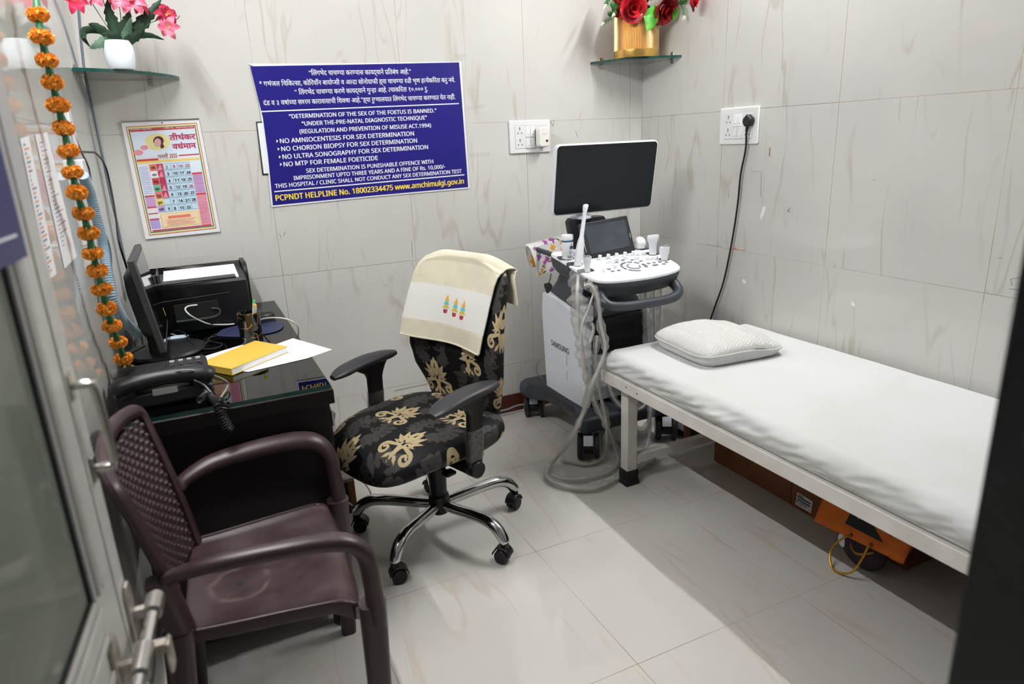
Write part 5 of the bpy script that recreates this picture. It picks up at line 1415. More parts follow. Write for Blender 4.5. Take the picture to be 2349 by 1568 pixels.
for k in range(10):
    a = 2 * math.pi * k / 10; g.tube([c, c + np.array([0.014 * math.cos(a), -0.003, 0.014 * math.sin(a)])], [0.0022, 0.0014], 5)
obj('daisy', g, M['white_fl'], pot)

# ================================================================== MARIGOLD GARLAND
def mari_mat():
    k = NT('orange_marigold_cloth'); v = k.coord()
    k.l(k.mix(k.rng(k.noise(v, 120.0, 2.0), 0.3, 0.7), col(250, 156, 44), col(255, 204, 104)), k.b.inputs['Base Color'])
    k.b.inputs['Roughness'].default_value = 0.8; k.b.inputs['Specular IOR Level'].default_value = 0.2
    return k.m
M['marigold'] = mari_mat()
M['bead'] = pm('green_garland_tape', (34, 112, 70), 0.5, c2=(22, 84, 50), scale=50)
ga = thing('flower_garland', 'orange marigold garland with green links hanging beside the left wall', 'garland', (-0.21, 1.78, GT + 0.002))
pom = G()
r2 = random.Random(3)
pom.sphere((0, 0, 0), (0.026, 0.026, 0.018), 12, 8)
for k in range(230):
    th = r2.uniform(0, 2 * math.pi); zz = r2.uniform(-0.92, 0.92); rr_ = math.sqrt(1 - zz * zz)
    d = np.array([rr_ * math.cos(th), rr_ * math.sin(th), zz * 0.70]); e1 = np.cross(d, (0.2, 0.1, 1)); e1 /= np.linalg.norm(e1); e2 = np.cross(d, e1)
    a = r2.uniform(0, 6.28); b = e1 * math.cos(a) + e2 * math.sin(a); c = np.cross(d, b); c /= np.linalg.norm(c)
    p0 = d * 0.021; w = 0.0052; l = 0.0105 + r2.uniform(0, 0.003)
    pom.add([p0 - b * w * 0.5, p0 + b * w * 0.5, p0 + b * w + d * l + c * 0.003, p0 + d * (l + 0.0015) + c * 0.0052, p0 - b * w + d * l + c * 0.001], [(0, 1, 2, 3, 4)])
GP = [(82, -12), (87, 34), (95, 84), (107, 138), (120, 188), (133, 241), (146, 293), (157, 346), (166, 395), (176, 441), (191, 489), (203, 534), (213, 581), (223, 620), (234, 663), (245, 707), (257, 747), (271, 785), (284, 822)]
o = np.array([-0.21, 1.78, GT + 0.002])
W3 = [PX(u, v, -0.215) - o for u, v in GP] + [PZ(302, 850, GT + 0.026) - o, PZ(328, 857, GT + 0.02) - o]
first = None
for i, p in enumerate(W3[1:]):
    if first is None:
        first = obj('marigold', pom, M['marigold'], ga, smooth=0); m = first
    else:
        m = first.copy(); C.objects.link(m); m.parent = ga
    m.location = tuple(float(x) for x in p)
    sc = (1.0 if i < 19 else 0.8) * 0.69
    d = (W3[i + 1] - W3[i]); 
    tl = 0.0 if i < 18 else 0.7
    m.rotation_euler = (r2.uniform(-0.12, 0.12) + tl, r2.uniform(-0.12, 0.12), r2.uniform(0, 6.28))
    m.scale = (sc * r2.uniform(0.92, 1.04), sc * r2.uniform(0.92, 1.04), sc * r2.uniform(0.95, 1.1))
for a, b in zip(W3[:-1], W3[1:]):
    g = G(); g.tube([a + (b - a) * 0.25, a + (b - a) * 0.55, a + (b - a) * 0.85], [0.006, 0.0075, 0.0085], 10); obj('green_link', g, M['bead'], ga)

# ================================================================== EXAMINATION BED
M['bedpaint'] = pm('white_enamel_paint', (226, 224, 219), 0.35, c2=(212, 208, 200), scale=10)
M['sheet'] = pm('white_cotton_sheet', (210, 211, 210), 0.85, c2=(204, 205, 202), scale=3.5, bump=0.1, bscale=900)
bed = thing('examination_bed', 'white painted steel examination bed along the right wall', 'bed', (1.79, 1.255, 0))
bx, by = 1.79, 1.255
g = G(); g.at(-bx, -by, 0)
g.box(1.42, 1.455, 0.295, 2.215, 0.420, 0.468); g.box(2.145, 2.18, 0.295, 2.215, 0.420, 0.468); g.box(1.455, 2.145, 2.18, 2.215, 0.420, 0.468); g.box(1.455, 2.145, 0.295, 0.33, 0.420, 0.468)
obj('frame', g, M['bedpaint'], bed, bevel=0.003)
g = G(); g.at(-bx, -by, 0); g.box(1.44, 2.16, 0.31, 2.2, 0.452, 0.466); obj('deck', g, pm('brown_plywood', (92, 70, 50), 0.7, c2=(76, 56, 40), scale=20), bed, smooth=0)
g = G(); g.at(-bx, -by, 0)
for u, v in ((1436, 888), (1461, 903)):
    p = PX(u, v, 1.4195); g.tube([(1.4193, p[1], p[2]), (1.421, p[1], p[2])], 0.0035, 8)
obj('bolt_hole', g, M['dark_hole'], bed, smooth=0)
for x, y in ((1.475, 2.09), (2.125, 2.09), (1.475, 0.42), (2.125, 0.42)):
    g = G(); g.at(-bx, -by, 0); g.box(x - 0.024, x + 0.024, y - 0.024, y + 0.024, 0.03, 0.422); leg = obj('leg', g, M['bedpaint'], bed, bevel=0.003)
    g = G(); g.at(x - bx, y - by, 0); g.loft([[(a, b, z) for a, b in rrect(w, w, 0.006, 3)] for w, z in ((0.066, 0.0), (0.066, 0.018), (0.060, 0.02), (0.060, 0.062), (0.054, 0.064))]); obj('rubber_foot', g, M['rubber'], leg)
for y in (2.085, 0.425):
    g = G(); g.at(-bx, -by, 0); g.box(1.499, 2.101, y - 0.016, y + 0.016, 0.092, 0.124); obj('stretcher', g, M['bedpaint'], bed, smooth=0)
# mattress under a white sheet
mt = thing('mattress', 'thin mattress under a creased white sheet on the examination bed', 'mattress', (1.80, 1.255, 0.468))
ring0 = []
x0, x1, zb, zt, r = 1.432, 2.186, 0.4695, 0.556, 0.036
def mring():
    out = []
    for k in range(14): out.append((x0 - 0.004 * math.sin(math.pi * k / 13), zb + (zt - r - zb) * k / 13, 'side'))
    for k in range(1, 9):
        a = math.pi - math.pi / 2 * k / 9; out.append((x0 + r + r * math.cos(a), zt - r + r * math.sin(a), 'edge'))
    for k in range(0, 61): out.append((x0 + r + (x1 - x0 - 2 * r) * k / 60, zt, 'top'))
    for k in range(1, 9):
        a = math.pi / 2 - math.pi / 2 * k / 9; out.append((x1 - r + r * math.cos(a), zt - r + r * math.sin(a), 'edge2'))
    for k in range(8): out.append((x1, zt - r + (zb - zt + r) * k / 7, 'far'))
    return out
R0 = mring()
g = G(); g.at(-1.80, -1.255, -0.468)
rings = []
ya, yb_ = 0.31, 2.205
NY_ = 330
for j in range(NY_ + 1):
    y = ya + (yb_ - ya) * j / NY_
    d = min(y - ya, yb_ - y)
    e = 1.0 if d > 0.035 else math.sqrt(max(0.0, 1 - (1 - d / 0.035) ** 2))
    rr = []
    for x, z, k in R0:
        z2 = zb + (z - zb) * (0.45 + 0.55 * e); cx = 1.80; x2 = cx + (x - cx) * (0.985 + 0.015 * e)
        side = max(0.0, 1 - max(0, (x - x0) / 0.05)) if k in ('side', 'edge') else 0.0
        if side > 0:
            w = mnoise.noise(Vector((y * 9 + (z - zb) * 34, (z - zb) * 30, 1.7))) * 0.55 + mnoise.noise(Vector((y * 3.2 - (z - zb) * 14, (z - zb) * 9, 4.2)))
            h = math.sin(math.pi * min(1, max(0, (z - zb) / (zt - zb))))
            w += 0.5 * mnoise.noise(Vector((y * 26 + (z - zb) * 60, (z - zb) * 40, 7.7)))
            x2 -= side * h * (0.013 * w + 0.007)
        else:
            z2 += 0.0022 * mnoise.noise(Vector((x * 5, y * 4, 0.3))) + 0.0012 * mnoise.noise(Vector((x * 16, y * 11, 3.3)))
        if k == 'side' and z < zb + 0.012: z2 = zb + (z - zb) * (0.45 + 0.55 * e) + 0.003 * (1 + mnoise.noise(Vector((y * 7, 0, 9))))
        rr.append((x2, y, z2))
    rings.append(rr)
g.loft(rings); obj('sheet_covered_mattress', g, M['sheet'], mt, smooth=70)
# pillow
M['pil_top'] = pm('cream_smocked_cover', (208, 207, 203), 0.85, var=0.04, scale=8)
pl_ = thing('pillow', 'cream pillow with herringbone gathers on the white bed', 'pillow', (1.79, 1.955, 0.5575), math.radians(-3))
HX, HY = 0.192, 0.188
def outline(u, v):
    x, y = 2 * u - 1, 2 * v - 1
    px = HX * x * (1 - 0.02 * (1 - y * y)); py = HY * y * (1 - 0.02 * (1 - x * x))
    k = (abs(x) ** 8 + abs(y) ** 8)
    c = 1 - 0.11 * (abs(x) * abs(y)) ** 4
    return px * c, py * c, x, y
def seamz(px, py): return 0.040 + 0.014 * mnoise.noise(Vector((px * 8, py * 8, 5.5)))
def ptop(u, v):
    px, py, x, y = outline(u, v)
    h = max(0.0, (1 - abs(x) ** 2.6)) ** 0.5 * max(0.0, (1 - abs(y) ** 2.6)) ** 0.5
    t = abs(((px / 0.052) % 1.0) - 0.5) * 2
    rid = math.sin(2 * math.pi * (py / 0.0125 + t * 1.5)) * 0.0016 + 0.0008 * mnoise.noise(Vector((px * 40, py * 40, 2)))
    return (px, py, seamz(px, py) + 0.050 * h ** 0.8 + (rid if h > 0.1 else rid * h * 10) + 0.004 * mnoise.noise(Vector((px * 9, py * 9, 0))) - 0.012 * math.exp(-((px - 0.15) ** 2 + (py + 0.12) ** 2) / 0.004) + 0.008 * math.exp(-((px - 0.05) ** 2 + (py + 0.18) ** 2) / 0.003))
def pbot(u, v):
    px, py, x, y = outline(u, v)
    h = max(0.0, (1 - abs(x) ** 4)) ** 0.5 * max(0.0, (1 - abs(y) ** 4)) ** 0.5
    sz = seamz(px, py); z = sz - (sz - 0.0005) * min(1, h * 1.9) ** 0.8
    return (px * (1 - 0.03 * (1 - h)), py * (1 - 0.03 * (1 - h)), z + 0.003 * (1 - h) * math.sin(px * 160) * math.cos(py * 140))
g = G(); g.surf(ptop, 210, 210); obj('gathered_top', g, M['pil_top'], pl_, smooth=80)
g = G(); g.surf(pbot, 60, 60, flip=True); obj('plain_underside', g, M['sheet'], pl_, smooth=80)
edge = [ptop(t, 0.0) for t in np.linspace(0, 1, 30)] + [ptop(1.0, t) for t in np.linspace(0, 1, 30)][1:] + [ptop(t, 1.0) for t in np.linspace(1, 0, 30)][1:] + [ptop(0.0, t) for t in np.linspace(1, 0, 30)][1:-1]
g = G(); g.tube([(p[0], p[1], seamz(p[0], p[1])) for p in edge], 0.0032, 8, closed=True); obj('piping', g, M['sheet'], pl_)

# ---------------------------------------------------------------- things under the bed
M['carton'] = pm('brown_cardboard', (136, 88, 52), 0.8, c2=(118, 75, 43), scale=12)
M['carton_dark'] = pm('brown_packing_tape', (120, 76, 44), 0.35)
t = thing('cardboard_box', 'large brown cardboard box under the head of the bed', 'box', (2.05, 1.8525, 0), 0, 'cartons under the bed')
g = G(); g.box(-0.145, 0.145, -0.2115, 0.2115, 0.0, 0.29); obj('carton', g, M['carton'], t, bevel=0.003)
g = G(); g.box(-0.1455, 0.1455, -0.025, 0.025, 0.288, 0.2905); obj('tape', g, M['carton_dark'], t, smooth=0)
t = thing('cardboard_box', 'flat brown carton with a white printed label under the bed', 'box', (2.045, 1.40, 0), 0, 'cartons under the bed')
g = G(); g.box(-0.145, 0.145, -0.235, 0.235, 0.0, 0.103); obj('carton', g, M['carton'], t, bevel=0.003)
g = G(); g.box(-0.148, 0.148, -0.238, 0.238, 0.103, 0.118); obj('lid', g, M['carton_dark'], t, bevel=0.002)
g = G(); o = np.array([2.045, 1.40, 0]); lab = [PX(u, v, 1.8993) - o for u, v in ((1829, 1128), (1864, 1150), (1860, 1177), (1824, 1156))]
g.quad(*lab); obj('label', g, M['paper'], t, smooth=0)
g = G()
def lb(s, q): return (lab[0] * (1 - s) + lab[1] * s) * (1 - q) + (lab[3] * (1 - s) + lab[2] * s) * q + np.array([-0.0008, 0, 0])
for q0, q1, s0, s1 in ((0.08, 0.16, 0.06, 0.45), (0.2, 0.34, 0.06, 0.92), (0.42, 0.55, 0.06, 0.92), (0.6, 0.64, 0.2, 0.8), (0.68, 0.72, 0.2, 0.7), (0.76, 0.79, 0.2, 0.75), (0.6, 0.76, 0.06, 0.15), (0.88, 0.91, 0.06, 0.4)):
    g.quad(lb(s0, q0), lb(s1, q0), lb(s1, q1), lb(s0, q1))
obj('label_print', g, M['pencil'], t, smooth=0)
# orange paper carrier bag lying with its mouth towards the room
M['bag'] = pm('orange_paper', (226, 118, 14), 0.6, c2=(206, 100, 8), scale=8)
M['bag_dark'] = pm('dark_navy_print', (24, 26, 34), 0.6)
M['bag_red'] = pm('red_emblem_print', (190, 52, 50), 0.6)
M['bag_star'] = pm('silver_emblem_print', (196, 190, 150), 0.5)
bag = thing('paper_bag', 'orange paper carrier bag lying under the bed with gold cord handles', 'bag', (1.80, 1.24, 0.0))
o = np.array([1.80, 1.24, 0.0])
N1, ND = np.array([0.42, 0.0, 0.907]), np.array([0.907, 0.0, -0.42])      # the bag leans back, mouth down and forward
def BP(s, q, side=0.0):   # s across the mouth (0 = near the head end), q from mouth to bottom
    return np.array([1.735, 1.392 - 0.318 * s, 0.112 + 0.026 * s]) + N1 * (0.285 * q) + ND * side - o
g = G(); g.surf(lambda u, v: BP(u, v), 16, 12); obj('front_panel', g, M['bag'], bag, smooth=60, solid=0.0015)
def BR(s, q): return BP(0.12 + 0.76 * s if q < 0.5 else s * (2 * q - 1) * 1 + (0.12 + 0.76 * s) * (2 - 2 * q), q, 0.09)
g = G(); g.surf(lambda u, v: BP(0.15 + 0.7 * u + (u - 0.5) * 0.3 * v, v, 0.09) + np.array([-0.012, 0, -0.012]) * (1 - v), 8, 8); obj('rear_panel', g, M['bag'], bag, solid=0.0015)
for s in (0.0, 1.0):
    g = G(); g.surf(lambda u, v, s=s: BP(s, v) * (1 - u) + (BP(0.15 + 0.7 * s + (s - 0.5) * 0.3 * v, v, 0.09) + np.array([-0.012, 0, -0.012]) * (1 - v)) * u, 6, 10); obj('gusset', g, M['bag'], bag, solid=0.0012)
g = G(); g.surf(lambda u, v: BP(u, 1.0, 0.09 * v), 6, 4); obj('bag_base', g, M['bag'], bag, solid=0.0012)
g = G(); g.surf(lambda u, v: np.array([1.795 + 0.035 * math.cos(2 * math.pi * u) * math.sin(math.pi * v), 1.245 + 0.085 * math.sin(2 * math.pi * u) * math.sin(math.pi * v), 0.085 - 0.083 * math.cos(math.pi * v)]) - o, 24, 14, True); obj('contents', g, pm('dark_plum_cloth', (62, 40, 50), 0.8, c2=(34, 28, 36), scale=25), bag)
g = G(); g.surf(lambda u, v: np.array([1.783 + 0.02 * math.cos(2 * math.pi * u) * math.sin(math.pi * v), 1.305 + 0.022 * math.sin(2 * math.pi * u) * math.sin(math.pi * v), 0.075 - 0.03 * math.cos(math.pi * v)]) - o, 16, 10, True); obj('white_wrapper', g, M['paper'], bag)
def bpoly(g, pts): g.add([BP(s, q, -0.0016) for s, q in pts], [tuple(range(len(pts)))])
g = G(); bpoly(g, [(0.33, 0.13), (0.36, 0.45), (0.38, 0.7), (0.60, 0.9), (0.66, 0.62), (0.48, 0.42), (0.60, 0.25), (0.76, 0.11), (0.55, 0.12)]); obj('dark_print', g, M['bag_dark'], bag, smooth=0)
def bmark(g, c, pts, k=0.0022): g.add([BP(c[0] + p[0], c[1] + p[1], -k) for p in pts], [tuple(range(len(pts)))])
g = G(); bmark(g, (0.44, 0.30), [(0.05 * math.cos(a) * (1 if k % 2 else 0.55), 0.07 * math.sin(a) * (1 if k % 2 else 0.55)) for k, a in enumerate(np.arange(0, 6.2, 6.2832 / 12))]); obj('star_emblem', g, M['bag_star'], bag, smooth=0)
g = G(); bmark(g, (0.44, 0.34), [(-0.07, 0.05), (-0.03, 0.06), (0.0, 0.07), (0.03, 0.04), (0.07, -0.02), (0.04, -0.04), (0.0, -0.05), (-0.03, -0.01)], 0.0028); obj('red_emblem', g, M['bag_red'], bag, smooth=0)
g = G(); g.tube([BP(0.74, 0.45, -0.002), BP(0.80, 0.2, -0.002)], 0.0014, 5); obj('red_stripe', g, M['bag_red'], bag)
M['gold_cord'] = pm('gold_twisted_cord', (206, 150, 40), 0.35, 0.5, var=0.3, scale=300)
for hz, lbz in ((0, 'front'), (1, 'rear')):
    if hz == 0: pts = [BP(0.44, 0.04, -0.001), BP(0.42, 0.0, -0.016), np.array([1.735, 1.31, 0.06]) - o, np.array([1.715, 1.30, 0.02]) - o, np.array([1.70, 1.265, 0.005]) - o, np.array([1.71, 1.215, 0.03]) - o, np.array([1.725, 1.195, 0.09]) - o, BP(0.66, 0.0, -0.012), BP(0.66, 0.04, -0.001)]
    else: pts = [BP(0.36, 0.05, 0.088), BP(0.38, -0.06, 0.045), BP(0.5, -0.14, 0.03), BP(0.62, -0.06, 0.045), BP(0.66, 0.05, 0.088)]
    g = G(); g.tube(spl(pts, 6), 0.0035, 8); obj('cord_handle', g, M['gold_cord'], bag)
for s in (0.44, 0.66):
    g = G(); q = BP(s, 0.04, -0.0018); g.add([q + np.array([0.0, 0.006 * math.cos(a), 0]) + N1 * 0.006 * math.sin(a) for a in np.arange(0, 6.2, 0.5)], [tuple(range(13))]); obj('eyelet', g, M['bag_dark'], bag, smooth=0)
# small stabiliser box behind the scanner and black leads on the floor there
t = thing('stabilizer_box', 'small dark box with a wooden edge on the floor behind the scanner', 'box', (2.03, 2.36, 0))
g = G(); g.box(-0.10, 0.13, -0.085, 0.10, 0.012, 0.19); obj('case', g, M['black_pl'], t, bevel=0.003)
g = G(); g.box(-0.108, -0.085, -0.09, -0.07, 0.01, 0.195); obj('wooden_edge', g, pm('wood_edge', (128, 78, 52), 0.5), t)
g = G(); g.box(-0.105, -0.098, -0.07, 0.08, 0.045, 0.075); obj('pale_strip', g, M['paper'], t, smooth=0)

# ================================================================== ULTRASOUND SCANNER
M['us_dark'] = pm('charcoal_plastic', (58, 62, 68), 0.38, var=0.08)
M['us_black'] = pm('near_black_plastic', (34, 36, 40), 0.45, var=0.1)
M['us_white'] = pm('cool_white_plastic', (226, 230, 238), 0.32, var=0.015)
M['us_top'] = pm('bright_white_console', (240, 243, 245), 0.3, var=0.0)
M['us_key'] = pm('grey_key', (112, 112, 124), 0.45, var=0.05)
M['lettergrey'] = pm('grey_lettering', (86, 88, 92), 0.4)
M['film'] = film_mat('clear_plastic_sleeve', (244, 244, 242), 0.42, 0.04)
M['lead_white'] = pm('off_white_lead', (212, 210, 204), 0.35)
M['screen_dull'] = pm('dusty_touch_screen', (58, 64, 72), 0.25, c2=(70, 76, 84), scale=9)
UX, UY = 1.645, 2.63
us = thing('ultrasound_scanner', 'wheeled ultrasound scanner with tall monitor and white control panel', 'ultrasound machine', (UX, UY, 0))
def UG(): return G().at(-UX, -UY, 0)
# base
half = [(0.235, 2.955), (0.255, 2.93), (0.255, 2.86), (0.195, 2.79), (0.18, 2.66), (0.19, 2.50), (0.232, 2.42), (0.245, 2.345), (0.225, 2.325)]
poly = [(UX + x, y) for x, y in half] + [(UX - x, y) for x, y in half[::-1]]
g = UG(); g.loft([[(UX + (x - UX) * s, 2.64 + (y - 2.64) * s, z) for x, y in poly[::-1]] for s, z in ((0.93, 0.128), (0.99, 0.137), (1.0, 0.165), (0.99, 0.19), (0.93, 0.208))]); obj('base', g, M['us_dark'], us)
for cx, cy in ((1.448, 2.361), (1.468, 2.92), (1.868, 2.353), (1.862, 2.92)):
    g = UG(); g.tube([(cx, cy + 0.012, 0.095), (cx, cy + 0.012, 0.138)], 0.020, 16); g.at(cx - UX, cy - UY, 0, rz=math.radians(-32))
    g.surf(lambda u, v: ((v - 0.5) * 0.042, -0.053 * math.cos(math.pi * (0.02 + 0.6 * u)), 0.060 + 0.053 * math.sin(math.pi * (0.02 + 0.6 * u))), 14, 4)
    g.box(-0.021, 0.021, -0.03, 0.03, 0.035, 0.09)
    cs_ = obj('caster', g, M['us_black'], us, solid=0.004)
    for sx in (-1, 1):
        g = UG(); g.at(cx - UX, cy - UY, 0, rz=math.radians(-32)); g.tube([(sx * 0.024, 0, 0.060), (sx * 0.030, 0, 0.060), (sx * 0.045, 0, 0.060), (sx * 0.049, 0, 0.060)], [0.055, 0.060, 0.060, 0.053], 30); w = obj('caster_wheel', g, M['us_black'], cs_)
        g = UG(); g.at(cx - UX, cy - UY, 0, rz=math.radians(-32)); g.tube([(sx * 0.0485, 0, 0.060), (sx * 0.0505, 0, 0.060)], [0.046, 0.044], 28); w2 = obj('wheel_cover', g, pm('pale_grey_cover', (186, 188, 192), 0.4, var=0), cs_)
    g = UG(); g.at(cx - UX, cy - UY, 0, rz=math.radians(-32)); g.loft([[(x, y, z) for x, y in rrect(0.042, 0.004, 0.0015, 2, 0, yy)] for yy, z in ((-0.034, 0.124), (-0.046, 0.112), (-0.055, 0.092), (-0.057, 0.086))]); obj('brake_pedal', g, M['us_white'], cs_)
# body core
g = UG(); g.box(1.495, 1.80, 2.475, 2.83, 0.2, 0.62); obj('body_core', g, M['us_black'], us, bevel=0.01)
pan_ = [(2.425, 0.205), (2.415, 0.30), (2.405, 0.52), (2.41, 0.60), (2.44, 0.632), (2.60, 0.662), (2.76, 0.685), (2.80, 0.675), (2.812, 0.60), (2.80, 0.40), (2.785, 0.205)]
for s in (-1, 1):
    xo = UX + s * 0.176
    g = UG(); g.loft([[(xo + s * d, 2.61 + (y - 2.61) * k, 0.43 + (z - 0.43) * k) for y, z in pan_] for d, k in ((-0.03, 1.0), (-0.006, 1.0), (0.0, 0.985))]); p = obj('side_panel', g, M['us_white'], us, bevel=0.004, seg=3)
    if s == -1:
        g = G(); write(g, 'SAMSUNG', np.array([xo - 0.0006 - UX, 2.722 - UY, 0.436]), np.array([xo - 0.0006 - UX, 2.556 - UY, 0.431]), 0.026, (-1, 0, 0), 0.03)
        obj('maker_lettering', g, M['lettergrey'], p, smooth=0)
        g = UG(); g.tube([(xo - 0.0004, 2.575, 0.425), (xo - 0.0004, 2.578, 0.395), (xo - 0.0004, 2.574, 0.37)], 0.0009, 5); g.tube([(xo - 0.0004, 2.578, 0.345), (xo - 0.0004, 2.579, 0.30)], 0.0007, 5); obj('scratch', g, M['pencil'], p)
# shoulder and column
def lofts(spec, r): return [[(x, y, z) for x, y in rrect(w, d, r, 6, cx, cy)] for w, d, z, cx, cy in spec]
g = UG(); g.loft(lofts([(0.322, 0.36, 0.58, UX, 2.63), (0.325, 0.365, 0.64, UX, 2.63), (0.318, 0.35, 0.672, UX, 2.635), (0.285, 0.30, 0.70, UX, 2.645), (0.25, 0.25, 0.735, UX, 2.655), (0.225, 0.22, 0.78, UX, 2.66), (0.22, 0.21, 0.85, UX, 2.66)], 0.05)); obj('shoulder', g, M['us_dark'], us, smooth=60)
# drive bay
g = UG(); g.box(1.503, 1.797, 2.435, 2.60, 0.452, 0.615); bay = obj('drive_bay', g, M['us_black'], us, bevel=0.008)
g = UG(); g.box(1.60, 1.74, 2.4335, 2.4355, 0.535, 0.575); g.box(1.60, 1.74, 2.4335, 2.4355, 0.465, 0.505); obj('drive_door', g, pm('matt_drive_door', (22, 23, 26), 0.5), bay, bevel=0.001)
g = UG(); g.tube([(1.77, 2.434, 0.545), (1.77, 2.437, 0.545)], 0.011, 16); obj('knob', g, M['black_pl'], bay)
g = UG(); g.box(1.515, 1.79, 2.445, 2.475, 0.225, 0.445); ports = obj('port_panel', g, M['us_white'], us, bevel=0.004)
for k, x in enumerate((1.56, 1.65, 1.74)):
    g = UG(); g.box(x - 0.032, x + 0.032, 2.405, 2.445, 0.30, 0.42); obj('probe_connector', g, M['us_white'], ports, bevel=0.006)
    g = UG(); g.tube([(x, 2.405, 0.36), (x, 2.385, 0.36)], [0.02, 0.016], 16); obj('connector_knob', g, M['us_key'], ports)
# console
CT = math.atan(0.187); cosT, sinT = math.cos(CT), math.sin(CT)
CO = np.array([1.612, 2.36, 0.84 + 0.187 * (2.36 - 2.2)])
EX, EY, EZ = np.array([1, 0, 0.0]), np.array([0, cosT, sinT]), np.array([0, -sinT, cosT])
def CG(): return G().frame(CO - np.array([UX, UY, 0]), EX, EY, EZ)
def onpan(u, v):
    r = ray(u, v); t = (CO - CAM) @ EZ / (r @ EZ); return CAM + r * t
def pan2(u, v):
    d = onpan(u, v) - CO; return np.array([d @ EX, d @ EY])
def k4(x, y): return (1260 + x / 7.34, 520 + y / 7.34)
outl = spl([(-0.226, 0.19, 0), (-0.228, 0.10, 0), (-0.227, 0.0, 0), (-0.222, -0.115, 0), (-0.198, -0.166, 0), (-0.13, -0.188, 0), (0.0, -0.196, 0), (0.12, -0.182, 0), (0.19, -0.156, 0), (0.216, -0.115, 0), (0.224, -0.04, 0), (0.222, 0.08, 0), (0.218, 0.17, 0), (0.16, 0.20, 0), (0.0, 0.205, 0), (-0.16, 0.205, 0)], 5, True)
outl = [(p[0], p[1]) for p in outl]
g = CG(); g.loft([[(x * s, y * s, z) for x, y in outl] for s, z in ((0.80, -0.085), (0.90, -0.075), (0.975, -0.05), (1.0, -0.022), (1.0, -0.0095))]); con = obj('console_body', g, M['us_dark'], us, smooth=50)
g = CG(); g.loft([[(x * s, y * s, z) for x, y in outl] for s, z in ((1.002, -0.0094), (1.004, -0.004), (0.996, 0.0))]); top = obj('console_top', g, M['us_top'], us, smooth=40)
def disc(g, c, rx, ry, z0, z1, n=20, rot=0.0):
    pts = [(c[0] + rx * math.cos(a) * math.cos(rot) - ry * math.sin(a) * math.sin(rot), c[1] + rx * math.cos(a) * math.sin(rot) + ry * math.sin(a) * math.cos(rot)) for a in np.linspace(0, 2 * math.pi, n, endpoint=False)]
    g.prism(pts, z0, z1)
for x, y in ((1003, 715), (1068, 751), (1170, 737), (1135, 600), (1237, 567), (1395, 560), (1543, 579), (1671, 619), (1766, 605), (1861, 594), (1974, 599), (1928, 628), (1003, 548), (1125, 505), (1292, 483), (1482, 483)):
    g = CG(); disc(g, pan2(*k4(x, y)), 0.0092, 0.0062, 0.0, 0.0022); obj('key', g, M['us_key'], top, bevel=0.0008)
g = CG(); disc(g, pan2(*k4(1784, 647)), 0.015, 0.008, 0.0, 0.0024); obj('key', g, M['us_key'], top, bevel=0.0008)
tb = pan2(*k4(1420, 668))
for a0, a1, r0, r1 in ((95, 150, 0.046, 0.056), (62, 86, 0.046, 0.056), (28, 54, 0.046, 0.056), (-30, 14, 0.046, 0.06), (158, 176, 0.046, 0.056), (182, 202, 0.046, 0.056), (212, 268, 0.046, 0.056)):
    aa = np.radians(np.linspace(a0, a1, 10)); pts = [(tb[0] + r1 * math.cos(a), tb[1] + r1 * math.sin(a)) for a in aa] + [(tb[0] + r0 * math.cos(a), tb[1] + r0 * math.sin(a)) for a in aa[::-1]]
    g = CG(); g.prism(pts, 0.0, 0.0022); obj('key', g, M['us_key'], top, bevel=0.0008)
g = CG(); aa = np.linspace(0, 2 * math.pi, 36); g.tube([(tb[0] + 0.0275 * math.cos(a), tb[1] + 0.0275 * math.sin(a), 0.0008) for a in aa[:-1]], 0.0022, 6, closed=True); obj('trackball_ring', g, M['us_key'], top)
g = CG(); g.sphere((tb[0], tb[1], 0.0), (0.024, 0.024, 0.010), 24, 10); obj('trackball', g, M['us_white'], top)
def knob(x, y, r, h):
    c = pan2(*k4(x, y)); g = CG(); disc(g, c, r * 1.06, r * 1.06, 0.0, h * 0.15); disc(g, c, r, r, h * 0.15, h); obj('knob', g, M['us_top'], top, bevel=0.0012)
for x, y in ((848, 553), (990, 536), (1130, 520), (1270, 500), (1408, 484)): knob(x, y, 0.0078, 0.020)
for x, y in ((1005, 608), (1130, 567), (1282, 543), (1475, 543)): knob(x, y, 0.0105, 0.014)
for x, y in ((1105, 700), (912, 758), (1070, 650), (1650, 566), (1730, 552), (1800, 550)): knob(x, y, 0.0068, 0.016)
g = CG(); c = pan2(*k4(1580, 478)); g.box(c[0] - 0.016, c[0] + 0.016, c[1] - 0.008, c[1] + 0.008, 0, 0.0006); obj('pale_sticker', g, pm('pale_green_sticker', (206, 214, 206), 0.5), top, smooth=0)
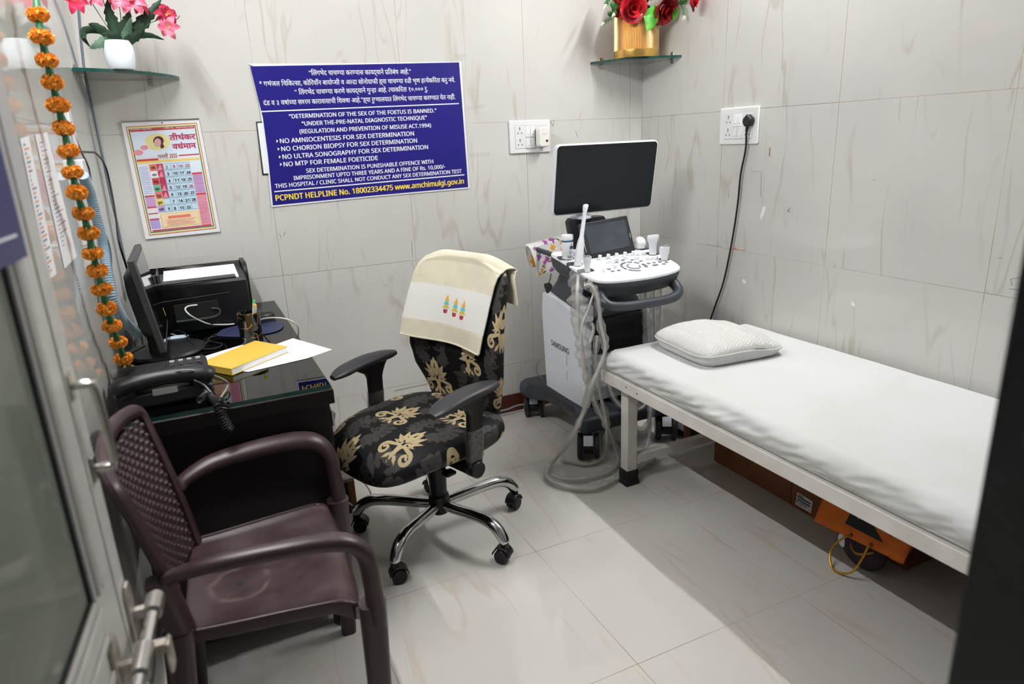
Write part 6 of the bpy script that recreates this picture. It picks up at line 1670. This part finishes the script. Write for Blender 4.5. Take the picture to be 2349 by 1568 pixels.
# probe holders: dark slots open to the sides of the console
for x, y, w, d in ((290, 520, 0.062, 0.05), (430, 620, 0.066, 0.042), (610, 735, 0.072, 0.04), (1750, 450, 0.062, 0.045), (1950, 545, 0.055, 0.036), (1560, 360, 0.05, 0.05)):
    c = pan2(*k4(x, y)); edge = -0.229 if x < 1000 else 0.224
    g = CG(); lo, hi = (edge, c[0] + w / 2) if x < 1000 else (c[0] - w / 2, edge)
    g.prism(rrect(hi - lo, d, min(0.014, d / 2.2), 5, (lo + hi) / 2, c[1]), -0.03, 0.0012); obj('probe_holder', g, M['us_dark'], top, bevel=0.001)
g = UG(); g.tube(spl([(1.43, 2.27, 0.80), (1.418, 2.225, 0.785), (1.412, 2.18, 0.762), (1.432, 2.155, 0.745), (1.50, 2.148, 0.736), (1.60, 2.146, 0.734), (1.69, 2.148, 0.735), (1.745, 2.155, 0.742), (1.778, 2.18, 0.757), (1.785, 2.225, 0.782), (1.785, 2.28, 0.805)], 6), [0.026, 0.024, 0.021, 0.020, 0.019, 0.019, 0.019, 0.020, 0.021, 0.023, 0.024], 16); obj('front_handle', g, M['us_dark'], us)
g = UG(); g.tube(spl([(1.42, 2.50, 0.885), (1.395, 2.60, 0.90), (1.37, 2.68, 0.915), (1.40, 2.72, 0.92), (1.50, 2.73, 0.92), (1.60, 2.73, 0.92)], 6), 0.011, 12); obj('rear_handle', g, M['us_dark'], us)
# touch panel
tp = thing  # (the touch panel is part of the scanner)
tb0, tb1 = np.array([1.622, 2.434, 0.890]), np.array([1.612, 2.482, 1.030])
ey = (tb1 - tb0) / np.linalg.norm(tb1 - tb0); ex = np.array([1, 0, 0.0]); ex = ex - ey * (ex @ ey); ex /= np.linalg.norm(ex); ez = np.cross(ex, ey)
TPH = np.linalg.norm(tb1 - tb0)
def TG(): return G().frame(tb0 - np.array([UX, UY, 0]), ex, ey, ez)
g = TG(); g.prism(rrect(0.247, TPH + 0.012, 0.008, 4, 0, TPH / 2), -0.016, 0.0); tpo = obj('touch_panel', g, M['us_black'], us, bevel=0.003)
g = TG(); g.prism(rrect(0.206, 0.118, 0.003, 3, 0.0, TPH * 0.53), 0.0, 0.0008); obj('touch_screen', g, M['screen_dull'], tpo, smooth=0)
g = TG(); g.box(-0.1225, -0.1215, 0.03, 0.12, -0.004, 0.0006); g.box(0.113, 0.1145, 0.055, 0.075, 0.0, 0.0009); obj('edge_trim', g, M['us_white'], tpo, smooth=0)
g = UG(); g.box(1.56, 1.68, 2.455, 2.53, 0.885, 0.93); obj('touch_mount', g, M['us_black'], us, bevel=0.01)
# monitor arm and monitor
g = UG(); g.loft([[(x, y, z) for x, y in rrect(w, 0.075, 0.025, 5, cx, cy)] for w, z, cx, cy in ((0.15, 0.84, 1.645, 2.69), (0.16, 0.93, 1.64, 2.68), (0.185, 0.99, 1.632, 2.665), (0.195, 1.015, 1.63, 2.66), (0.17, 1.03, 1.63, 2.66))]); obj('monitor_arm', g, M['us_black'], us)
g = UG(); g.at(1.60 - UX, 2.648 - UY, 0).lathe([(0.030, 1.024), (0.046, 1.03), (0.046, 1.04), (0.03, 1.046), (0.024, 1.08), (0.03, 1.12)], 28); obj('monitor_swivel', g, M['us_white'], us)
MC = np.array([1.688, 2.578, 1.203]); MT = math.radians(9.5); my = np.array([0, -math.sin(MT), math.cos(MT)]); mx = np.array([1, 0, 0.0]); mz = np.cross(mx, my)
def MG(): return G().frame(MC - np.array([UX, UY, 0]), mx, my, mz)
MW, MH = 0.522, 0.302
g = MG(); g.loft([[(x, y, z) for x, y in rrect(MW * s, MH * s2, 0.022, 6)] for s, s2, z in ((0.80, 0.70, -0.055), (0.93, 0.88, -0.045), (0.985, 0.975, -0.030), (1.0, 1.0, -0.014), (1.0, 1.0, -0.002), (0.992, 0.988, 0.0))]); mon = obj('monitor', g, M['us_white'], us, smooth=50)
g = MG(); g.prism(rrect(MW * 0.978, MH * 0.965, 0.017, 6), 0.0, 0.0015); face = obj('monitor_bezel', g, pm('black_glossy_bezel', (22, 26, 30), 0.28, spec=0.4, var=0.0), mon, smooth=0)
g = MG(); g.box(-MW * 0.455, MW * 0.455, -MH * 0.41, MH * 0.42, 0.0015, 0.0018); obj('display', g, pm('dark_display', (24, 29, 34), 0.22, spec=0.4, var=0.0), mon, smooth=0)

# ---------------------------------------------------------------- what hangs on, stands on and plugs into the scanner
o = onpan(*k4(308, 540))
bt = thing('wipes_bottle', 'white cylindrical bottle with a blue ring on the left of the control panel', 'bottle', o + EZ * 0.0015)
g = G(); g.lathe([(0.0, 0.0), (0.0225, 0.0), (0.0245, 0.003), (0.0245, 0.075), (0.0235, 0.078), (0.0235, 0.081)], 28); obj('bottle_body', g, M['us_top'], bt)
g = G(); g.lathe([(0.0246, 0.072), (0.0252, 0.073), (0.0252, 0.077), (0.0246, 0.078)], 28); obj('blue_ring', g, pm('teal_blue_ring', (24, 76, 112), 0.4), bt)
g = G(); g.lathe([(0.0235, 0.081), (0.0252, 0.082), (0.0252, 0.098), (0.0235, 0.101), (0.0, 0.102)], 28); obj('cap', g, M['us_top'], bt)
M['bluelabel'] = pm('blue_label_print', (60, 92, 124), 0.5)
def onB(a, z): return (0.0250 * math.sin(a), -0.0250 * math.cos(a), z)
g = G()
for a0, a1, z0, z1 in ((-0.1, 0.75, 0.043, 0.056), (-0.25, 0.8, 0.030, 0.0315), (-0.2, 0.7, 0.024, 0.0253), (-0.6, 0.8, 0.013, 0.0148), (-0.5, 0.75, 0.007, 0.010), (0.1, 0.25, 0.060, 0.064)):
    for k in range(6):
        p, q = a0 + (a1 - a0) * k / 6, a0 + (a1 - a0) * (k + 1) / 6; g.quad(onB(p, z0), onB(q, z0), onB(q, z1), onB(p, z1))
obj('label_print', g, M['bluelabel'], bt, smooth=0)

M['probe'] = pm('pale_grey_probe', (222, 224, 228), 0.35, var=0.02)
M['probe_lens'] = pm('grey_probe_lens', (128, 132, 136), 0.4)
def probe(name, label, base, segs, mat=None, lens=None):
    """segs: list of (point, half width x, half width y) rings going up from the holder"""
    t = thing(name, label, 'ultrasound probe', base, 0, 'ultrasound probes in the holders')
    g = G(); g.loft([[p - base + np.array([hx * math.copysign(abs(math.cos(a)) ** 0.7, math.cos(a)), hy * math.copysign(abs(math.sin(a)) ** 0.7, math.sin(a)), 0]) for a in np.linspace(0, 2 * math.pi, 18, endpoint=False)] for p, hx, hy in segs]); obj('probe_body', g, mat or M['probe'], t, smooth=60)
    if lens:
        g = G(); p, hx, hy, h = lens; g.at(*(p - base)); g.loft([[(hx * s * math.cos(a), hy * s * math.sin(a), z) for a in np.linspace(0, 2 * math.pi, 18, endpoint=False)] for s, z in ((1.0, 0.0), (0.98, h * 0.6), (0.8, h))]); obj('probe_lens', g, M['probe_lens'], t)
    return t
b = onpan(*k4(478, 655)) + EZ * 0.002; tip = PY(1344, 468, b[1] + 0.05)
def al(q): return b + (tip - b) * q
probe('ultrasound_probe', 'long thin wand probe standing upright at the left of the panel', b, [(b, 0.016, 0.014), (al(0.12), 0.0165, 0.0145), (al(0.30), 0.0155, 0.014), (al(0.40), 0.013, 0.012), (al(0.47), 0.0085, 0.0085), (al(0.62), 0.0078, 0.0078), (al(0.88), 0.0078, 0.0078), (al(0.94), 0.0105, 0.0105), (al(0.985), 0.0105, 0.0105), (al(1.0), 0.006, 0.006)])
def zup(p, h): return p + np.array([0, 0, h])
b = onpan(*k4(640, 762)) + EZ * 0.002
probe('ultrasound_probe', 'small probe in the front left holder of the panel', b, [(b, 0.011, 0.010), (zup(b, 0.025), 0.012, 0.010), (zup(b, 0.04), 0.016, 0.011), (zup(b, 0.06), 0.018, 0.012)], lens=(zup(b, 0.060), 0.016, 0.010, 0.005))
b = onpan(*k4(1740, 470)) + EZ * 0.002
probe('ultrasound_probe', 'flat T-shaped probe standing in the right holder of the panel', b, [(b, 0.016, 0.012), (zup(b, 0.03), 0.0155, 0.012), (zup(b, 0.05), 0.019, 0.012), (zup(b, 0.062), 0.028, 0.012), (zup(b, 0.078), 0.030, 0.012), (zup(b, 0.084), 0.027, 0.009)])
b = onpan(*k4(1935, 565)) + EZ * 0.002
probe('ultrasound_probe', 'squat probe with a grey lens in the front right holder', b, [(b, 0.014, 0.012), (zup(b, 0.018), 0.015, 0.012), (zup(b, 0.03), 0.022, 0.013), (zup(b, 0.05), 0.024, 0.014), (zup(b, 0.058), 0.021, 0.013)], lens=(zup(b, 0.058) + np.array([0.006, 0, 0]), 0.016, 0.011, 0.005))
b = onpan(*k4(1520, 365)) + EZ * 0.002
probe('ultrasound_probe', 'round domed white probe behind the touch screen corner', b, [(b, 0.022, 0.02), (zup(b, 0.01), 0.0235, 0.021), (zup(b, 0.012), 0.026, 0.023), (zup(b, 0.026), 0.0265, 0.0235), (zup(b, 0.04), 0.021, 0.019), (zup(b, 0.048), 0.012, 0.011), (zup(b, 0.051), 0.003, 0.003)], M['us_top'])

# floral cloth over the rear handle
fc = thing('floral_cloth', 'white cloth with purple and orange flowers hung at the scanner rear left', 'cloth', (1.40, 2.70, 0.90))
o = np.array([1.40, 2.70, 0.90])
A, Bq, Cq, Dq = [PY(u, v, y) - o for u, v, y in ((1212, 560, 2.66), (1296, 538, 2.68), (1288, 612, 2.66), (1233, 634, 2.645))]
nu = 120
V, UV = [], []
for j in range(nu + 1):
    for i in range(nu + 1):
        s, q = i / nu, j / nu
        p = (A * (1 - s) + Bq * s) * (1 - q) + (Dq * (1 - s) + Cq * s) * q
        p = p + np.array([0, -0.012 * math.sin(math.pi * q) - 0.006 * math.sin(s * 9 + q * 3) * q + 0.03 * max(0, 0.12 - q) / 0.12, -0.012 * max(0, 0.06 - q) / 0.06 * 0.5])
        V.append(p); UV.append((s, q))
UV = np.array(UV); S_, Q_ = UV[:, 0], UV[:, 1]
F = [(j * (nu + 1) + i, j * (nu + 1) + i + 1, (j + 1) * (nu + 1) + i + 1, (j + 1) * (nu + 1) + i) for j in range(nu) for i in range(nu)]
def flower(cx, cy, r, n=5, ph=0.0):
    dx, dy = S_ - cx, (Q_ - cy) * 0.85; th = np.arctan2(dy, dx) + ph
    return (r * (0.76 + 0.24 * np.cos(n * th)) - np.hypot(dx, dy)) * 0.1
def fl_leaf(cx, cy, r, a):
    dx, dy = (S_ - cx), (Q_ - cy) * 0.85; u = dx * math.cos(a) + dy * math.sin(a); v = -dx * math.sin(a) + dy * math.cos(a)
    return (1 - (u / r) ** 2 - (v / (r * 0.38)) ** 2) * r * 0.05
mag = np.maximum.reduce([flower(*f) for f in ((0.46, 0.08, 0.07), (0.66, 0.06, 0.09, 4), (0.12, 0.17, 0.06), (0.16, 0.44, 0.085, 3), (0.42, 0.58, 0.10, 6), (0.33, 0.66, 0.08), (0.70, 0.55, 0.07, 4), (0.55, 0.97, 0.11, 7), (0.86, 0.92, 0.05), (0.75, 0.90, 0.06))])
ora = np.maximum.reduce([flower(*f) for f in ((0.62, 0.28, 0.10, 6), (0.9, 0.20, 0.08), (0.92, 0.45, 0.1, 6), (0.22, 0.86, 0.07), (0.1, 0.97, 0.10, 5), (0.33, 0.82, 0.045))])
grn = np.maximum.reduce([fl_leaf(*f) for f in ((0.3, 0.30, 0.07, 0.2), (0.5, 0.38, 0.06, 1.2), (0.28, 0.76, 0.07, 0.4), (0.52, 0.66, 0.06, -0.3), (0.62, 0.84, 0.07, 0.8), (0.74, 0.80, 0.06, -0.6), (0.2, 0.38, 0.05, -0.9), (0.3, 0.95, 0.07, -0.2), (0.8, 0.1, 0.05, 0.5), (0.62, 0.60, 0.05, 0.7))])
M['floral'] = attr_mat('floral_cotton', (226, 224, 222), (('grn', (92, 122, 66)), ('ora', (222, 160, 54)), ('mag', (164, 84, 156))), 0.85, 0.1, 0.2, 600)
g = G(); g.add(V, F); obj('front_fold', g, M['floral'], fc, smooth=80, solid=0.003, attrs={'mag': mag, 'ora': ora, 'grn': grn})
A2, B2, C2, D2 = [PY(u, v, y) - o for u, v, y in ((1204, 566, 2.72), (1238, 552, 2.74), (1246, 612, 2.74), (1213, 612, 2.72))]
V = []
for j in range(41):
    for i in range(41):
        s, q = i / 40, j / 40; V.append((A2 * (1 - s) + B2 * s) * (1 - q) + (D2 * (1 - s) + C2 * s) * q + np.array([0, 0.004 * math.sin(6 * s + 3 * q), 0]))
S_, Q_ = np.array([i / 40 for j in range(41) for i in range(41)]), np.array([j / 40 for j in range(41) for i in range(41)])
F = [(j * 41 + i, j * 41 + i + 1, (j + 1) * 41 + i + 1, (j + 1) * 41 + i) for j in range(40) for i in range(40)]
ora = np.maximum(flower(0.4, 0.75, 0.3, 6), flower(0.55, 0.35, 0.16)); z0 = np.full(S_.shape, -1.0)
g = G(); g.add(V, F); obj('rear_fold', g, M['floral'], fc, smooth=80, solid=0.003, attrs={'mag': z0, 'ora': ora, 'grn': z0})
# hanging tag
c = PY(1258, 660, 2.58)
t = thing('hanging_tag', 'dark rounded triangular tag dangling under the floral cloth', 'tag', c)
g = G(); pts = [(-0.020, 0.022), (0.006, 0.024), (0.021, 0.008), (0.018, -0.004), (-0.002, -0.024), (-0.010, -0.023), (-0.022, 0.012)]
g.prism(pts, -0.004, 0.004); g.v = [(a, c_, b_) for a, b_, c_ in g.v]; obj('tag_plate', g, M['us_dark'], t, bevel=0.003)
g = G(); g.tube([(0.0, 0, 0.02), PY(1262, 640, 2.58) - c, PY(1264, 628, 2.60) - c], 0.0025, 6); obj('strap', g, M['us_black'], t)

# probe leads in clear plastic sleeves
def cable(label, pts, r=0.0046, sleeve=0.016, seed=0, n=7, name='probe_cable'):
    pts = [np.array(p) for p in pts]; o = pts[0]
    t = thing(name, label, 'cable', o, 0, 'sleeved probe leads')
    P = spl(pts, n)
    g = G(); g.tube([p - o for p in P], r, 8); obj('lead', g, M['lead_white'], t)
    if sleeve:
        P2 = spl(pts, n * 2)
        g = G(); rr = [max(r * 1.25, sleeve * (0.95 + 0.9 * mnoise.noise(Vector((i * 0.22, seed * 5.1, 0.5))))) for i in range(len(P2))]
        rings = []
        g.tube([p - o for p in P2], rr, 10, caps=False)
        g.v = [tuple(np.array(v) + 0.0028 * np.array([mnoise.noise(Vector(v) * 55 + Vector((seed, 0, 0))), mnoise.noise(Vector(v) * 55 + Vector((0, seed + 3.0, 0))), 0.0])) for v in g.v]
        g.v = [(x, y, max(z, 0.0008 - o[2])) for x, y, z in g.v]
        obj('sleeve', g, M['film'], t, smooth=70)
    return t
def Y(u, v, y): return PY(u, v, y)
def F0(u, v, z=0.014): return PZ(u, v, z)
cable('probe lead in a crinkled clear sleeve hanging down the left of the scanner front', [Y(1327, 628, 2.33), Y(1324, 665, 2.26), Y(1326, 720, 2.25), Y(1334, 780, 2.26), Y(1344, 840, 2.27), Y(1350, 888, 2.27)], 0.006, 0.032, 1)
cable('thin bare probe lead slanting down from the front left holder', [Y(1368, 640, 2.25), Y(1362, 670, 2.22), Y(1348, 712, 2.215), Y(1334, 750, 2.215), Y(1332, 800, 2.22), Y(1340, 860, 2.225)], 0.0042, 0, 2)
cable('sleeved probe lead looping down to the floor in the widest loop', [Y(1340, 655, 2.20), Y(1356, 655, 2.185), Y(1372, 690, 2.18), Y(1378, 745, 2.18), Y(1388, 795, 2.18), Y(1378, 835, 2.18), Y(1356, 885, 2.185), Y(1338, 945, 2.19), Y(1312, 1000, 2.20), F0(1280, 1045, 0.05), F0(1258, 1072, 0.018), F0(1254, 1090), F0(1270, 1106), F0(1310, 1118), F0(1362, 1120), F0(1402, 1105), F0(1425, 1092), F0(1470, 1068)], 0.0062, 0.015, 3)
cable('sleeved probe lead dropping straight and curling round the front caster', [Y(1370, 770, 2.24), Y(1366, 830, 2.25), Y(1374, 890, 2.26), Y(1386, 945, 2.24), Y(1392, 990, 2.22), F0(1390, 1035, 0.05), F0(1374, 1056), F0(1345, 1064), F0(1312, 1058), F0(1288, 1054)], 0.0055, 0.014, 4)
cable('sleeved probe lead crossing in front of the caster to the bed leg', [Y(1345, 860, 2.30), Y(1362, 915, 2.26), Y(1380, 955, 2.24), Y(1398, 990, 2.22), F0(1412, 1030, 0.06), F0(1417, 1058, 0.02), F0(1400, 1080), F0(1350, 1096), F0(1300, 1100), F0(1268, 1092)], 0.0055, 0.014, 5)
cable('sleeved probe lead sagging behind the bed leg', [Y(1395, 872, 2.38), Y(1406, 908, 2.36), Y(1425, 932, 2.34), Y(1448, 940, 2.33), Y(1472, 935, 2.33), Y(1488, 915, 2.34)], 0.0055, 0.015, 6)
cable('small looped probe lead hanging under the bed rail', [Y(1468, 900, 2.32), Y(1458, 935, 2.31), Y(1453, 965, 2.30), Y(1461, 984, 2.30), Y(1476, 986, 2.30), Y(1488, 968, 2.30), Y(1492, 930, 2.31)], 0.0052, 0.014, 7)
cable('straight sleeved lead dropping to the floor beside the small loop', [Y(1494, 905, 2.33), Y(1492, 960, 2.31), Y(1488, 1005, 2.28), F0(1484, 1034, 0.02), F0(1500, 1052), F0(1478, 1068), F0(1440, 1090)], 0.0052, 0.016, 8)
for k, (u0, u1, dy) in enumerate(((1480, 1487, 0.0), (1500, 1503, 0.03), (1516, 1514, -0.02))):
    cable(('inner', 'middle', 'outer')[k] + ' clear sleeve hanging straight under the right end of the panel', [Y(u0, 640, 2.36 + dy), Y(u0 + 1, 690, 2.36 + dy), Y((u0 + u1) / 2, 740, 2.36 + dy), Y(u1, 790, 2.36 + dy), Y(u1 - 6, 830, 2.36 + dy)], 0.0045, 0.024 if k < 2 else 0.016, 10 + k)
cable('smooth grey rod-like lead hanging behind the front handle', [Y(1460, 640, 2.5), Y(1458, 690, 2.5), Y(1457, 712, 2.5)], 0.008, 0, 14)
c = PY(1345, 718, 2.40)
t = thing('probe_plug', 'white probe connector bagged in clear film on the scanner drive bay', 'connector', c)
g = G(); g.prism(rrect(0.05, 0.075, 0.012, 4), -0.022, 0.02); g.v = [(a, c_ , b_) for a, b_, c_ in g.v]; obj('plug_shell', g, M['us_white'], t, bevel=0.006)
g = G(); g.tube([(0.028, 0.0, -0.005), (0.058, 0.0, -0.01)], [0.018, 0.016], 14); obj('lock_knob', g, M['us_key'], t)
g = G(); g.tube(spl([(0.012, -0.01, -0.034), (0.022, -0.02, -0.06), (0.012, -0.025, -0.10), (-0.006, -0.03, -0.13)], 5), 0.0075, 8); obj('lead', g, M['lead_white'], t)
g = G(); g.surf(lambda u, v: (0.02 + 0.085 * math.cos(2 * math.pi * u) * math.sin(math.pi * v) + 0.01 * mnoise.noise(Vector((u * 9, v * 9, 0))), 0.05 * math.sin(2 * math.pi * u) * math.sin(math.pi * v) + 0.02, 0.012 - 0.045 * math.cos(math.pi * v) + 0.012 * mnoise.noise(Vector((u * 8, v * 8, 3)))), 30, 16, True); obj('film_bag', g, M['film'], t, smooth=80)
# mains lead behind the scanner and on the skirting
lead('cable', 'grey lead looping at the rear left of the scanner base', 'cable', [PY(1250, 815, 2.86), PY(1235, 830, 2.88), PY(1231, 850, 2.9), PY(1240, 865, 2.9), PY(1256, 868, 2.88)], 0.003, M['grey_lead'])
lead('cable', 'grey cable lying along the skirting between chair and scanner', 'cable', [PY(1140, 944, 2.99), PY(1165, 938, 2.99), PY(1185, 930, 2.99), PY(1207, 926, 2.99), PY(1260, 915, 2.98)], 0.005, M['grey_lead'])
lead('cable', 'black mains leads on the floor behind the right caster', 'cable', [PZ(1548, 990, 0.006), PZ(1580, 996, 0.006), PZ(1610, 992, 0.006), PZ(1640, 985, 0.006), PZ(1680, 975, 0.006)], 0.005, M['black_pl'])

# ================================================================== STABILISER AND WHITE LEADS BESIDE THE DESK
t = thing('stabilizer_box', 'black box with a wooden front strip on the floor beside the desk', 'box', (0.36, 2.52, 0))
g = G(); g.box(-0.065, 0.06, -0.095, 0.11, 0.0, 0.135); obj('case', g, M['black_pl'], t, bevel=0.002)
g = G(); g.box(-0.066, 0.061, -0.096, 0.111, 0.135, 0.150); obj('pale_top', g, pm('pale_worn_lid', (176, 170, 160), 0.6, c2=(130, 120, 108), scale=40), t, bevel=0.002)
g = G(); g.box(0.035, 0.0605, -0.097, -0.094, 0.004, 0.134); obj('wooden_strip', g, pm('wood_strip', (128, 84, 50), 0.5), t)
lead('cable', 'white lead looping on the floor beside the black box', 'cable', [PY(790, 1035, 2.40), PY(786, 1065, 2.39), PY(780, 1090, 2.385), PY(784, 1130, 2.385), PY(800, 1152, 2.385), PZ(815, 1162, 0.01), PZ(840, 1165, 0.01), PZ(852, 1150, 0.02), PZ(850, 1130, 0.05), PZ(838, 1110, 0.10), PZ(820, 1098, 0.14), PZ(805, 1094, 0.158)], 0.003, M['white_lead'])
